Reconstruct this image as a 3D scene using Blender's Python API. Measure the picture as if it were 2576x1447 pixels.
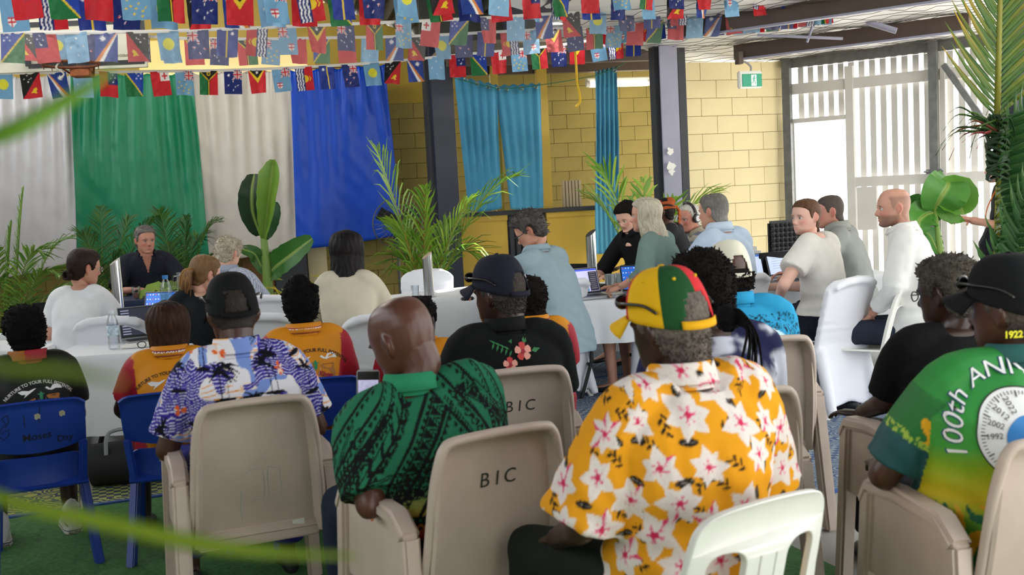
import bpy, bmesh, math, random
import numpy as np
from mathutils import Vector, Matrix, Euler
from mathutils.bvhtree import BVHTree
from mathutils.geometry import tessellate_polygon

for o in list(bpy.data.objects):
    bpy.data.objects.remove(o)
random.seed(7)
RNG = np.random.default_rng(7)
SC = bpy.context.scene
COL = SC.collection
R = math.radians

# ---------------------------------------------------------------- camera
CAM_H, PITCH, ROLL, FPX = 1.58, R(5.2), R(3.0), 2700.0
CW, CH = 2576.0, 1447.0
cpos = Vector((0, 0, CAM_H))
_f = Vector((0, math.cos(PITCH), -math.sin(PITCH)))
_r0 = Vector((1, 0, 0)); _u0 = Vector((0, math.sin(PITCH), math.cos(PITCH)))
_r = _r0 * math.cos(ROLL) - _u0 * math.sin(ROLL)
_u = _u0 * math.cos(ROLL) + _r0 * math.sin(ROLL)
cam_d = bpy.data.cameras.new('camera')
cam_d.sensor_width = 36.0
cam_d.lens = FPX / CW * 36.0
cam_d.clip_start = 0.05
cam_d.clip_end = 300
cam_d.dof.use_dof = True
cam_d.dof.focus_distance = 7.5
cam_d.dof.aperture_fstop = 4.5
cam = bpy.data.objects.new('camera', cam_d)
cam.matrix_world = Matrix(((_r.x, _u.x, -_f.x, 0), (_r.y, _u.y, -_f.y, 0), (_r.z, _u.z, -_f.z, CAM_H), (0, 0, 0, 1)))
COL.objects.link(cam)
SC.camera = cam

# ---------------------------------------------------------------- world, sun, exposure
w = bpy.data.worlds.new('world'); SC.world = w
w.use_nodes = True
wn = w.node_tree.nodes
wn['Background'].inputs[0].default_value = (0.93, 0.97, 1.0, 1)
wn['Background'].inputs[1].default_value = 2.6
sun_d = bpy.data.lights.new('sun', 'SUN'); sun_d.energy = 16.0; sun_d.angle = R(1.0); sun_d.color = (1, 0.96, 0.88)
sun = bpy.data.objects.new('sun', sun_d); COL.objects.link(sun)
sun.rotation_euler = Vector((0.45, 0.62, 1.0)).to_track_quat('Z', 'Y').to_euler()
SC.view_settings.view_transform = 'Standard'
SC.view_settings.look = 'None'
SC.view_settings.exposure = 0.32
SC.view_settings.gamma = 1.0
SC.view_settings.use_curve_mapping = False

# ---------------------------------------------------------------- pixel helpers
def ray(px, py):
    return _f + _r * ((px - CW / 2) / FPX) + _u * ((CH / 2 - py) / FPX)
def P(px, py, d):
    return cpos + ray(px, py) * d
def G(px, py, z=0.0):
    v = ray(px, py)
    return cpos + v * ((z - CAM_H) / v.z)
def PL(px, py, p0, n):
    v = ray(px, py)
    return cpos + v * ((p0 - cpos).dot(n) / v.dot(n))
def proj(p):
    q = Vector(p) - cpos
    d = q.dot(_f)
    return (CW / 2 + FPX * q.dot(_r) / d, CH / 2 - FPX * q.dot(_u) / d, d)

# ---------------------------------------------------------------- colours and materials
def lin(c):
    return c / 12.92 if c <= 0.04045 else ((c + 0.055) / 1.055) ** 2.4
def hx(s):
    s = s.lstrip('#')
    return tuple(lin(int(s[i:i + 2], 16) / 255) for i in (0, 2, 4))
MATS = {}
def mat(name, color, rough=0.6, metal=0.0, spec=0.5, bump=0.0, bscale=60.0, var=0.0, vscale=4.0, trans=0.0, emit=None, estr=0.0, sheen=0.0, stretch=None, sss=0.0, coat=0.0):
    if name in MATS: return MATS[name]
    m = bpy.data.materials.new(name); MATS[name] = m
    m.use_nodes = True
    nt = m.node_tree; b = nt.nodes['Principled BSDF']
    col = hx(color) if isinstance(color, str) else color
    b.inputs['Base Color'].default_value = (*col, 1)
    b.inputs['Roughness'].default_value = rough
    b.inputs['Metallic'].default_value = metal
    b.inputs['Specular IOR Level'].default_value = spec
    b.inputs['Sheen Weight'].default_value = sheen
    b.inputs['Coat Weight'].default_value = coat
    if trans: b.inputs['Transmission Weight'].default_value = trans
    if emit:
        e = hx(emit) if isinstance(emit, str) else emit
        b.inputs['Emission Color'].default_value = (*e, 1); b.inputs['Emission Strength'].default_value = estr
    tc = nt.nodes.new('ShaderNodeTexCoord'); co = tc.outputs['Object']
    if stretch:
        mp = nt.nodes.new('ShaderNodeMapping'); mp.inputs['Scale'].default_value = stretch
        nt.links.new(co, mp.inputs['Vector']); co = mp.outputs['Vector']
    if bump:
        n = nt.nodes.new('ShaderNodeTexNoise'); n.inputs['Scale'].default_value = bscale; n.inputs['Detail'].default_value = 4
        bp = nt.nodes.new('ShaderNodeBump'); bp.inputs['Strength'].default_value = bump; bp.inputs['Distance'].default_value = 0.01
        nt.links.new(co, n.inputs['Vector']); nt.links.new(n.outputs['Fac'], bp.inputs['Height']); nt.links.new(bp.outputs['Normal'], b.inputs['Normal'])
    if var:
        n = nt.nodes.new('ShaderNodeTexNoise'); n.inputs['Scale'].default_value = vscale; n.inputs['Detail'].default_value = 5
        cr = nt.nodes.new('ShaderNodeValToRGB')
        cr.color_ramp.elements[0].position = 0.3; cr.color_ramp.elements[1].position = 0.7
        cr.color_ramp.elements[0].color = (*[c * (1 - var) for c in col], 1)
        cr.color_ramp.elements[1].color = (*[min(1, c * (1 + var)) for c in col], 1)
        nt.links.new(co, n.inputs['Vector']); nt.links.new(n.outputs['Fac'], cr.inputs['Fac']); nt.links.new(cr.outputs['Color'], b.inputs['Base Color'])
    return m
def vmat(name, rough=0.7, bump=0.0, bscale=80.0, spec=0.35, sheen=0.0, transl=0.0, metal=0.0, stretch=None, var=0.0):
    """material that takes its colour from the mesh attribute Col (woven or printed colour of the thing itself)"""
    if name in MATS: return MATS[name]
    m = mat(name, (0.5, 0.5, 0.5), rough, metal, spec, bump, bscale, sheen=sheen, stretch=stretch)
    nt = m.node_tree; b = nt.nodes['Principled BSDF']
    a = nt.nodes.new('ShaderNodeAttribute'); a.attribute_name = 'Col'
    src = a.outputs['Color']
    if var:
        tc = nt.nodes.new('ShaderNodeTexCoord'); n = nt.nodes.new('ShaderNodeTexNoise'); n.inputs['Scale'].default_value = bscale * 0.6
        mx = nt.nodes.new('ShaderNodeMix'); mx.data_type = 'RGBA'; mx.blend_type = 'MULTIPLY'; mx.inputs[0].default_value = var
        nt.links.new(tc.outputs['Object'], n.inputs['Vector'])
        rr = nt.nodes.new('ShaderNodeMapRange'); rr.inputs[1].default_value = 0.3; rr.inputs[2].default_value = 0.7; rr.inputs[3].default_value = 0.25; rr.inputs[4].default_value = 1.3
        nt.links.new(n.outputs['Fac'], rr.inputs[0]); nt.links.new(src, mx.inputs[6]); nt.links.new(rr.outputs[0], mx.inputs[7]); src = mx.outputs[2]
    nt.links.new(src, b.inputs['Base Color'])
    if transl:
        t = nt.nodes.new('ShaderNodeBsdfTranslucent'); mix = nt.nodes.new('ShaderNodeMixShader'); mix.inputs[0].default_value = transl
        out = nt.nodes['Material Output']
        nt.links.new(src, t.inputs['Color']); nt.links.new(b.outputs[0], mix.inputs[1]); nt.links.new(t.outputs[0], mix.inputs[2]); nt.links.new(mix.outputs[0], out.inputs['Surface'])
    return m
def glassmat(name, color=(0.95, 0.97, 1.0), rough=0.03):
    """thin clear glass or plastic: mostly see-through with a sheen"""
    if name in MATS: return MATS[name]
    m = bpy.data.materials.new(name); MATS[name] = m; m.use_nodes = True
    nt = m.node_tree; out = nt.nodes['Material Output']
    for n in list(nt.nodes):
        if n != out: nt.nodes.remove(n)
    t = nt.nodes.new('ShaderNodeBsdfTransparent'); t.inputs[0].default_value = (*color, 1)
    g = nt.nodes.new('ShaderNodeBsdfGlossy'); g.inputs['Roughness'].default_value = rough
    lw = nt.nodes.new('ShaderNodeLayerWeight'); lw.inputs[0].default_value = 0.45
    mx = nt.nodes.new('ShaderNodeMixShader')
    nt.links.new(lw.outputs['Facing'], mx.inputs[0]); nt.links.new(t.outputs[0], mx.inputs[1]); nt.links.new(g.outputs[0], mx.inputs[2]); nt.links.new(mx.outputs[0], out.inputs[0])
    return m

# ---------------------------------------------------------------- objects
def tag(o, label=None, cat=None, group=None, kind=None):
    if label: o['label'] = label
    if cat: o['category'] = cat
    if group: o['group'] = group
    if kind: o['kind'] = kind
    return o
def empty(name, loc=(0, 0, 0), rz=0.0, label=None, cat=None, group=None):
    o = bpy.data.objects.new(name, None); COL.objects.link(o)
    o.location = loc; o.rotation_euler = (0, 0, rz); o.empty_display_size = 0.05
    return tag(o, label, cat, group)
def link(name, me, m=None, parent=None):
    o = bpy.data.objects.new(name, me); COL.objects.link(o)
    if m is not None:
        for mm in (m if isinstance(m, (list, tuple)) else [m]): me.materials.append(mm)
    if parent is not None: o.parent = parent
    return o
def mesh_from(name, v, f, smooth=True):
    me = bpy.data.meshes.new(name)
    me.from_pydata([tuple(map(float, p)) for p in v] if not isinstance(v, np.ndarray) else v.tolist(), [], f)
    me.update()
    if smooth: me.polygons.foreach_set('use_smooth', [True] * len(me.polygons))
    return me
class MB:
    def __init__(s): s.v = []; s.f = []
    def add(s, v, f):
        n = len(s.v); s.v.extend([tuple(p) for p in v]); s.f.extend([tuple(i + n for i in q) for q in f]); return s
    def box(s, c, d, rot=None, M=None):
        c = Vector(c); hx_, hy, hz = d[0] / 2, d[1] / 2, d[2] / 2
        pts = [Vector((x, y, z)) for z in (-hz, hz) for y in (-hy, hy) for x in (-hx_, hx_)]
        if rot is not None: pts = [rot @ p for p in pts]
        pts = [p + c for p in pts]
        if M is not None: pts = [M @ p for p in pts]
        return s.add(pts, [(0, 2, 3, 1), (4, 5, 7, 6), (0, 1, 5, 4), (2, 6, 7, 3), (0, 4, 6, 2), (1, 3, 7, 5)])
    def bar(s, a, b, wx, wy, upv=(0, 0, 1)):
        a = Vector(a); b = Vector(b); d = (b - a); L = d.length; d.normalize()
        u = Vector(upv); x = d.cross(u)
        if x.length < 1e-4: x = d.cross(Vector((1, 0, 0)))
        x.normalize(); y = x.cross(d)
        m = Matrix((x, d, y)).transposed()
        return s.box((a + b) / 2, (wx, L, wy), rot=m)
    def rings(s, rings, cap=True, closed=True):
        n = len(rings[0]); base = len(s.v)
        for r in rings: s.v.extend([tuple(p) for p in r])
        for i in range(len(rings) - 1):
            for j in range(n if closed else n - 1):
                k = (j + 1) % n
                s.f.append((base + i * n + j, base + i * n + k, base + (i + 1) * n + k, base + (i + 1) * n + j))
        if cap and closed:
            s.f.append(tuple(base + j for j in reversed(range(n))))
            s.f.append(tuple(base + (len(rings) - 1) * n + j for j in range(n)))
        return s
    def tube(s, pts, rad, n=8, cap=True, flat=1.0, up=None):
        pts = [Vector(p) for p in pts]
        if not hasattr(rad, '__len__'): rad = [rad] * len(pts)
        rings = []; px = None
        for i, p in enumerate(pts):
            d = (pts[min(i + 1, len(pts) - 1)] - pts[max(i - 1, 0)])
            if d.length < 1e-9: d = Vector((0, 0, 1))
            d.normalize()
            if px is None:
                ref = Vector(up) if up is not None else (Vector((0, 0, 1)) if abs(d.z) < 0.9 else Vector((0, 1, 0)))
                x = d.cross(ref)
            else:
                x = px - d * px.dot(d)
            if x.length < 1e-6: x = d.orthogonal()
            x.normalize(); y = d.cross(x); px = x
            rings.append([p + x * math.cos(2 * math.pi * k / n) * rad[i] + y * math.sin(2 * math.pi * k / n) * rad[i] * flat for k in range(n)])
        return s.rings(rings, cap)
    def lathe(s, prof, n=16, M=None, cap=True):
        rr = []
        for (r, z) in prof:
            ring = [Vector((r * math.cos(2 * math.pi * k / n), r * math.sin(2 * math.pi * k / n), z)) for k in range(n)]
            rr.append([M @ p for p in ring] if M is not None else ring)
        return s.rings(rr, cap)
    def ball(s, c, r, n=10, m=7):
        c = Vector(c)
        if not hasattr(r, '__len__'): r = (r, r, r)
        rings = []
        for i in range(1, m):
            t = math.pi * i / m
            rings.append([c + Vector((r[0] * math.sin(t) * math.cos(2 * math.pi * k / n), r[1] * math.sin(t) * math.sin(2 * math.pi * k / n), -r[2] * math.cos(t))) for k in range(n)])
        return s.rings(rings)
    def shell(s, grid, th, flip=False):
        """closed solid from a grid of points: offset along its normals by th"""
        g = np.array([[tuple(p) for p in row] for row in grid], float)
        du = np.gradient(g, axis=1); dv = np.gradient(g, axis=0)
        nn = np.cross(du, dv); nn /= np.maximum(np.linalg.norm(nn, axis=2, keepdims=True), 1e-9)
        a = g + nn * th / 2; b = g - nn * th / 2
        R_, C_ = g.shape[:2]; base = len(s.v)
        s.v.extend(map(tuple, a.reshape(-1, 3))); s.v.extend(map(tuple, b.reshape(-1, 3)))
        A = lambda i, j: base + i * C_ + j
        B = lambda i, j: base + R_ * C_ + i * C_ + j
        for i in range(R_ - 1):
            for j in range(C_ - 1):
                s.f.append((A(i, j), A(i, j + 1), A(i + 1, j + 1), A(i + 1, j)))
                s.f.append((B(i, j), B(i + 1, j), B(i + 1, j + 1), B(i, j + 1)))
        for j in range(C_ - 1):
            s.f.append((A(0, j), B(0, j), B(0, j + 1), A(0, j + 1)))
            s.f.append((A(R_ - 1, j), A(R_ - 1, j + 1), B(R_ - 1, j + 1), B(R_ - 1, j)))
        for i in range(R_ - 1):
            s.f.append((A(i, 0), A(i + 1, 0), B(i + 1, 0), B(i, 0)))
            s.f.append((A(i, C_ - 1), B(i, C_ - 1), B(i + 1, C_ - 1), A(i + 1, C_ - 1)))
        return s
    def prism(s, poly, x0, x1, fn):
        """polygon in 2-D extruded between x0 and x1; fn(x, a, b) -> point"""
        n = len(poly); base = len(s.v)
        for x in (x0, x1): s.v.extend([tuple(fn(x, a, b)) for a, b in poly])
        for j in range(n):
            k = (j + 1) % n; s.f.append((base + j, base + k, base + n + k, base + n + j))
        for t in tessellate_polygon([[Vector((a, b, 0)) for a, b in poly]]):
            s.f.append(tuple(base + i for i in reversed(t))); s.f.append(tuple(base + n + i for i in t))
        return s
    def mesh(s, name, smooth=True): return mesh_from(name, s.v, s.f, smooth)
    def build(s, name, m, parent=None, smooth=True, bevel=0.0, seg=2, angle=40):
        me = s.mesh(name, smooth)
        if bevel:
            bm = bmesh.new(); bm.from_mesh(me)
            ee = [e for e in bm.edges if len(e.link_faces) == 2 and e.calc_face_angle(0) > R(angle)]
            bmesh.ops.bevel(bm, geom=ee, offset=bevel, segments=seg, affect='EDGES', clamp_overlap=True)
            bm.to_mesh(me); bm.free()
            me.polygons.foreach_set('use_smooth', [smooth] * len(me.polygons))
        if smooth: me.set_sharp_from_angle(angle=R(50))
        return link(name, me, m, parent)
def catmull(pts, n=6):
    pts = [Vector(p) for p in pts]
    out = []
    for i in range(len(pts) - 1):
        p0 = pts[max(i - 1, 0)]; p1 = pts[i]; p2 = pts[i + 1]; p3 = pts[min(i + 2, len(pts) - 1)]
        for k in range(n):
            t = k / n
            out.append(0.5 * ((2 * p1) + (p2 - p0) * t + (2 * p0 - 5 * p1 + 4 * p2 - p3) * t * t + (3 * p1 - p0 - 3 * p2 + p3) * t ** 3))
    out.append(pts[-1])
    return out
def setcol(me, cols):
    a = me.color_attributes.get('Col') or me.color_attributes.new('Col', 'FLOAT_COLOR', 'POINT')
    c = np.ones((len(me.vertices), 4), np.float32); c[:, :3] = cols
    a.data.foreach_set('color', c.ravel())
def getco(me):
    a = np.empty(len(me.vertices) * 3, np.float32); me.vertices.foreach_get('co', a); return a.reshape(-1, 3).astype(float)
def setco(me, a):
    me.vertices.foreach_set('co', np.asarray(a, np.float32).ravel()); me.update()
def normals(me):
    a = np.empty(len(me.vertices) * 3, np.float32); me.vertex_normals.foreach_get('vector', a); return a.reshape(-1, 3).astype(float)
def voxel(mb, vs, smooth=4, fac=0.5):
    """one continuous surface out of overlapping closed volumes"""
    me = mesh_from('tmp', mb.v, mb.f)
    o = bpy.data.objects.new('tmp', me); COL.objects.link(o)
    m = o.modifiers.new('r', 'REMESH'); m.mode = 'VOXEL'; m.voxel_size = vs; m.adaptivity = 0
    if smooth:
        s = o.modifiers.new('s', 'SMOOTH'); s.factor = fac; s.iterations = smooth
    dg = bpy.context.evaluated_depsgraph_get()
    out = bpy.data.meshes.new_from_object(o.evaluated_get(dg))
    bpy.data.objects.remove(o); bpy.data.meshes.remove(me)
    out.polygons.foreach_set('use_smooth', [True] * len(out.polygons))
    return out
def smoothstep(a, b, x):
    t = np.clip((x - a) / (b - a), 0, 1); return t * t * (3 - 2 * t)
def _hash(ix, iy, iz, seed):
    h = (ix * 374761393 + iy * 668265263 + iz * 2147483647 + seed * 144665) & 0xFFFFFFFF
    h = ((h ^ (h >> 13)) * 1274126177) & 0xFFFFFFFF
    return ((h ^ (h >> 16)) & 0xFFFF) / 32767.5 - 1.0
def vnoise(p, scale, seed=0):
    """value noise in -1..1 at points (N,3)"""
    q = np.asarray(p, float) * scale
    i = np.floor(q).astype(np.int64); f = q - i; f = f * f * (3 - 2 * f)
    r = 0
    for dx in (0, 1):
        for dy in (0, 1):
            for dz in (0, 1):
                wgt = (f[:, 0] if dx else 1 - f[:, 0]) * (f[:, 1] if dy else 1 - f[:, 1]) * (f[:, 2] if dz else 1 - f[:, 2])
                r = r + wgt * _hash(i[:, 0] + dx, i[:, 1] + dy, i[:, 2] + dz, seed)
    return r
def text_mesh(s, size=1.0, bold=0.0, shear=0.0):
    c = bpy.data.curves.new('t', 'FONT'); c.body = s; c.size = size; c.align_x = 'CENTER'; c.align_y = 'CENTER'; c.offset = bold; c.shear = shear; c.resolution_u = 3
    o = bpy.data.objects.new('t', c); COL.objects.link(o)
    dg = bpy.context.evaluated_depsgraph_get()
    me = bpy.data.meshes.new_from_object(o.evaluated_get(dg))
    v = getco(me)[:, :2]; f = [tuple(p.vertices) for p in me.polygons]
    bpy.data.objects.remove(o); bpy.data.curves.remove(c); bpy.data.meshes.remove(me)
    return v, f
def poly2d(pts):
    return np.array(pts, float), [tuple(t) for t in tessellate_polygon([[Vector((a, b, 0)) for a, b in pts]])]
def stroke2d(pts, w):
    """thin ribbon along a 2-D polyline"""
    p = np.array(pts, float); d = np.gradient(p, axis=0); n = np.stack([-d[:, 1], d[:, 0]], 1); n /= np.maximum(np.linalg.norm(n, axis=1, keepdims=True), 1e-9)
    v = np.concatenate([p + n * w / 2, p - n * w / 2]); m = len(p)
    return v, [(i, i + 1, m + i + 1, m + i) for i in range(m - 1)]
def bend(v, rad):
    """wrap 2-D shapes along an arc, x -> angle, tops outward"""
    a = v[:, 0] / rad; rr = rad + v[:, 1]
    return np.stack([rr * np.sin(a), rr * np.cos(a) - rad], 1)
def print_on(target, name, vf, m, at, scale=1.0, rot=0.0, direction=(0, 1, 0), off=0.0025, label=None, right=None, parent=None):
    """lay a flat print on the surface of a mesh: points go along `direction` until they meet it"""
    v, f = vf
    c, s = math.cos(rot), math.sin(rot)
    v = np.asarray(v) * scale; v = np.stack([v[:, 0] * c - v[:, 1] * s, v[:, 0] * s + v[:, 1] * c], 1)
    d = Vector(direction).normalized()
    ux = Vector(right) if right is not None else d.cross(Vector((0, 0, 1)))
    ux.normalize(); uy = ux.cross(d)
    key = target.data.name
    if key not in _BVH: _BVH[key] = BVHTree.FromPolygons([p.co.copy() for p in target.data.vertices], [tuple(p.vertices) for p in target.data.polygons])
    t = _BVH[key]; at = Vector(at); out = []; last = None
    for a, b in v:
        o = at + ux * a + uy * b - d * 1.0
        h = t.ray_cast(o, d)
        q = h[0] if h[0] is not None else (last if last is not None else at + ux * a + uy * b)
        if h[0] is not None: last = q
        out.append(q - d * off)
    o = link(name, mesh_from(name, [tuple(p) for p in out], f), m, parent or target)
    if label: o['label'] = label
    return o
_BVH = {}
# ================================================================ the place
PSI = R(11)
rx = Vector((math.cos(PSI), math.sin(PSI), 0)); ry = Vector((-math.sin(PSI), math.cos(PSI), 0))
O = P(1040, 300, 14.4); O.z = 0
def RW(a, b, z): return O + rx * a - ry * b + Vector((0, 0, z))
def onwall(px, py, b=0.0):
    p = PL(px, py, O - ry * b, ry); q = p - O
    return q.dot(rx), p.z
def struct(o): o['kind'] = 'structure'; return o

M_block = mat('painted_block', '#948444', 0.75, bump=0.25, bscale=90, var=0.10, vscale=3)
M_cream = mat('cream_block', '#ecdcae', 0.75, bump=0.2, bscale=90, var=0.04, vscale=3)
M_mortar = mat('block_joint', '#8c7a36', 0.9)
M_cmortar = mat('cream_joint', '#dccca0', 0.9)
M_sheet = mat('painted_sheet', '#ab9030', 0.55, bump=0.05, bscale=30, var=0.06)
M_yel = mat('yellow_panel', '#cba93f', 0.5, bump=0.04, bscale=25, var=0.05)
M_char = mat('charcoal_steel', '#30333b', 0.45, var=0.12)
M_navycol = mat('navy_steel', '#262c3c', 0.45, var=0.1)
M_lav = mat('lavender_steel', '#9696ac', 0.4, var=0.06)
M_galv = mat('galvanised_steel', '#6e6f6c', 0.42, metal=0.55, bump=0.08, bscale=40, var=0.2, vscale=14)
M_gate = mat('gate_white', '#c9c7c2', 0.55, var=0.05)
M_brown = mat('brown_purlin', '#54443c', 0.5, var=0.1)
M_dark = mat('dark_roof_sheet', '#3a3c36', 0.6, var=0.15)
M_foil = mat('foil_insulation', '#f0f0f0', 0.45, bump=0.5, bscale=9, var=0.05)
M_wire = mat('wire', '#4a443e', 0.5, metal=0.4)
M_black = mat('black_plastic', '#17181a', 0.45)
M_white = mat('white_paint', '#eceae4', 0.5)
M_steel = mat('brushed_steel', '#c4c6c8', 0.22, metal=1.0, bump=0.05, bscale=200, stretch=(1, 1, 0.05))
M_tube = mat('lit_tube', '#ffffff', 0.5, emit='#fff6df', estr=14.0)

# ---- floor
def floor_mat():
    m = mat('concrete_floor', '#9b9893', 0.55, bump=0.05, bscale=20, var=0.1, vscale=1.2); return m
mb = MB(); mb.box((-1.0, 6.0, -0.06), (17, 22, 0.12))
struct(mb.build('floor', floor_mat(), smooth=False))
mb = MB(); mb.box((0, 20, -0.10), (160, 160, 0.1))
tag(struct(mb.build('ground', mat('sunlit_ground', '#d8d4c8', 0.8, var=0.08, vscale=0.6), smooth=False)), 'pale sunlit ground outside beyond the gate', 'ground')

# ---- block walls, each block its own piece
def block_mesh(name, w_, h_, d_):
    b = MB(); b.box((0, 0, 0), (w_, d_, h_)); me = b.mesh(name, False)
    bm = bmesh.new(); bm.from_mesh(me); bmesh.ops.bevel(bm, geom=list(bm.edges), offset=0.003, segments=1, affect='EDGES'); bm.to_mesh(me); bm.free(); return me
def block_wall(name, origin, ex, n_out, a0, a1, rows, mblock, mjoint, label, z0=0.0, skip=None):
    ang = math.atan2(ex.y, ex.x)
    root = MB(); L = a1 - a0; H = rows * 0.2
    root.box(((a0 + a1) / 2, 0.06, z0 + H / 2), (L, 0.10, H))
    wall = struct(root.build(name, mjoint, smooth=False)); wall['label'] = label
    wall.location = origin; wall.rotation_euler = (0, 0, ang)
    full = block_mesh('brick', 0.396, 0.196, 0.05); full.materials.append(mblock)
    half = block_mesh('brick', 0.196, 0.196, 0.05); half.materials.append(mblock)
    for r in range(rows):
        a = a0 + (0.0 if r % 2 == 0 else 0.2)
        if r % 2:
            o = bpy.data.objects.new('brick', half); COL.objects.link(o); o.parent = wall; o.location = (a0 + 0.1, -0.012, z0 + r * 0.2 + 0.1)
        while a < a1 - 0.05:
            w_ = min(0.4, a1 - a)
            c = a + w_ / 2; zc = z0 + r * 0.2 + 0.1
            if not (skip and skip(c, zc)):
                o = bpy.data.objects.new('brick', full if w_ > 0.3 else half); COL.objects.link(o); o.parent = wall
                o.location = (a + (0.2 if w_ > 0.3 else 0.1), -0.012 + random.uniform(-0.001, 0.001), zc)
            a += 0.4
    return wall
aL = -6.6; aR = onwall(1092, 300)[0]
block_wall('wall_back', O, rx, -ry, aL, aL + 0.4 * round((aR - aL) / 0.4), 14, M_block, M_mortar, 'olive yellow painted block wall behind the satin curtains')

# upper sheet with an opening that shows a lit cream room behind
h0a, h0z = onwall(352, 196); h1a, h1z = onwall(775, 186)
zb = 2.8; hz0, hz1 = 2.86, onwall(560, 98)[1]
def roofz(a): return 3.62 - 0.38 * (a - aR)
def upper(name, poly):
    b = MB(); b.prism(poly, -0.03, 0.03, lambda x, a, z: RW(a, x, z)); return struct(b.build(name, M_sheet, smooth=False))
up = upper('wall_back_upper', [(aL, zb), (h0a, zb), (h0a, roofz(h0a)), (aL, roofz(aL))])
up['label'] = 'olive sheet wall behind the basketball backboard'
upper('wall_back_gable', [(h1a, zb), (aR, zb), (aR, roofz(aR)), (h1a, roofz(h1a))])['label'] = 'olive gable sheet above the blue curtain'
upper('wall_back_lintel', [(h0a, hz1), (h1a, hz1), (h1a, roofz(h1a)), (h0a, roofz(h0a))])['label'] = 'olive sheet over the lit opening'
upper('wall_back_ledge', [(h0a, zb), (h1a, zb), (h1a, hz0), (h0a, hz0)])['label'] = 'ledge under the lit opening'
b = MB(); b.box((0, 0, 0), ((h1a - h0a) + 1.2, 0.06, 2.6)); o = struct(b.build('wall_cream_room', mat('cream_paint', '#ece2c8', 0.6), smooth=False))
o.location = RW((h0a + h1a) / 2, -1.3, 3.3); o.rotation_euler = (0, 0, PSI); o['label'] = 'cream wall of the lit room seen through the opening'
b = MB(); b.box((0, 0, 0), ((h1a - h0a) + 1.2, 1.2, 0.05)); o = struct(b.build('ceiling_cream_room', mat('cream_paint', '#ece2c8', 0.6), smooth=False)); o.location = RW((h0a + h1a) / 2, -0.68, 4.2); o.rotation_euler = (0, 0, PSI)
b = MB(); b.box((0, 0, 0), (0.10, 0.10, hz1 - hz0)); o = struct(b.build('trim_1', M_yel, smooth=False)); o.location = RW(onwall(783, 160)[0], 0.0, (hz0 + hz1) / 2); o.rotation_euler = (0, 0, PSI)
lamp = empty('tube_light', RW(onwall(480, 186)[0], -1.1, 3.06), PSI, 'bright tube light on the cream wall behind the curtain tops', 'lamp')
b = MB(); b.tube([(-0.6, 0, 0), (0.6, 0, 0)], 0.025, 10); b.build('tube', M_tube, lamp)
b = MB(); b.box((0, 0.05, 0), (1.3, 0.04, 0.07)); b.build('batten', M_white, lamp, bevel=0.006)
# ---- main roof: dark corrugated underside with rafters
rows_, cols_ = 2, 150
gv = []; gf = []
for i, bb in enumerate((-0.2, 22.0)):
    for j in range(cols_ + 1):
        a = aL - 3 + (aR + 0.6 - (aL - 3)) * j / cols_
        gv.append(RW(a, bb, roofz(a) + 0.02 + 0.03 * math.cos(j * math.pi)))
for j in range(cols_): gf.append((j, j + 1, cols_ + 2 + j, cols_ + 1 + j))
o = struct(link('ceiling', mesh_from('ceiling', gv, gf, False), M_dark)); o['label'] = 'dark corrugated underside of the hall roof'
b = MB(); b.box((0, 0, 0), (0.2, 22, 0.3))
o = struct(b.build('trim_2', M_char, smooth=False)); o.location = RW(aR + 0.55, 10.5, roofz(aR + 0.55) - 0.02); o.rotation_euler = (0, 0, PSI); o['label'] = 'dark gutter beam at the low edge of the roof'

def wbox(name, px0, px1, z0, z1, b, dep, m, label):
    a0 = onwall(px0, 650, b)[0]; a1 = onwall(px1, 650, b)[0]; q = MB(); q.box((0, 0, (z0 + z1) / 2), (a1 - a0, dep, z1 - z0)); o = struct(q.build(name, m, bevel=0.006, smooth=False)); o.location = RW((a0 + a1) / 2, b, 0); o.rotation_euler = (0, 0, PSI); o['label'] = label
wbox('door_1', 774, 822, 0, 2.0, 0.05, 0.05, M_cream, 'cream panel coloured as a lit doorway under the blue drape')  # cream colour stands in for the light of a doorway
wbox('wall_cabinet', 690, 772, 0, 1.3, 0.15, 0.3, M_char, 'dark cupboard under the cream drape')
wbox('wall_board', 610, 688, 0.3, 1.25, 0.12, 0.1, mat('brown_board', '#6b4a1c', 0.6), 'brown board under the cream drape')
b = MB(); b.prism([(-0.5, 0), (21, 0), (21, 2.6), (-0.5, 2.6)], -0.05, 0.05, lambda x, q, z: RW(aL + x, q, z)); struct(b.build('wall_left', mat('pale_wall', '#cfcdc6', 0.7), smooth=False))['label'] = 'pale low side wall, added out of view to shape the light'  # unseen wall, added so that light comes mainly from the right
b = MB(); b.prism([(aL, 0), (aR + 0.6, 0), (aR + 0.6, roofz(aR + 0.6)), (aL, roofz(aL))], 19.5, 19.6, lambda x, a, z: RW(a, x, z)); struct(b.build('wall_rear', mat('pale_wall', '#cfcdc6'), smooth=False))['label'] = 'pale end wall added behind the audience to cut frontal light'  # unseen wall added behind the camera to darken the foreground
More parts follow.
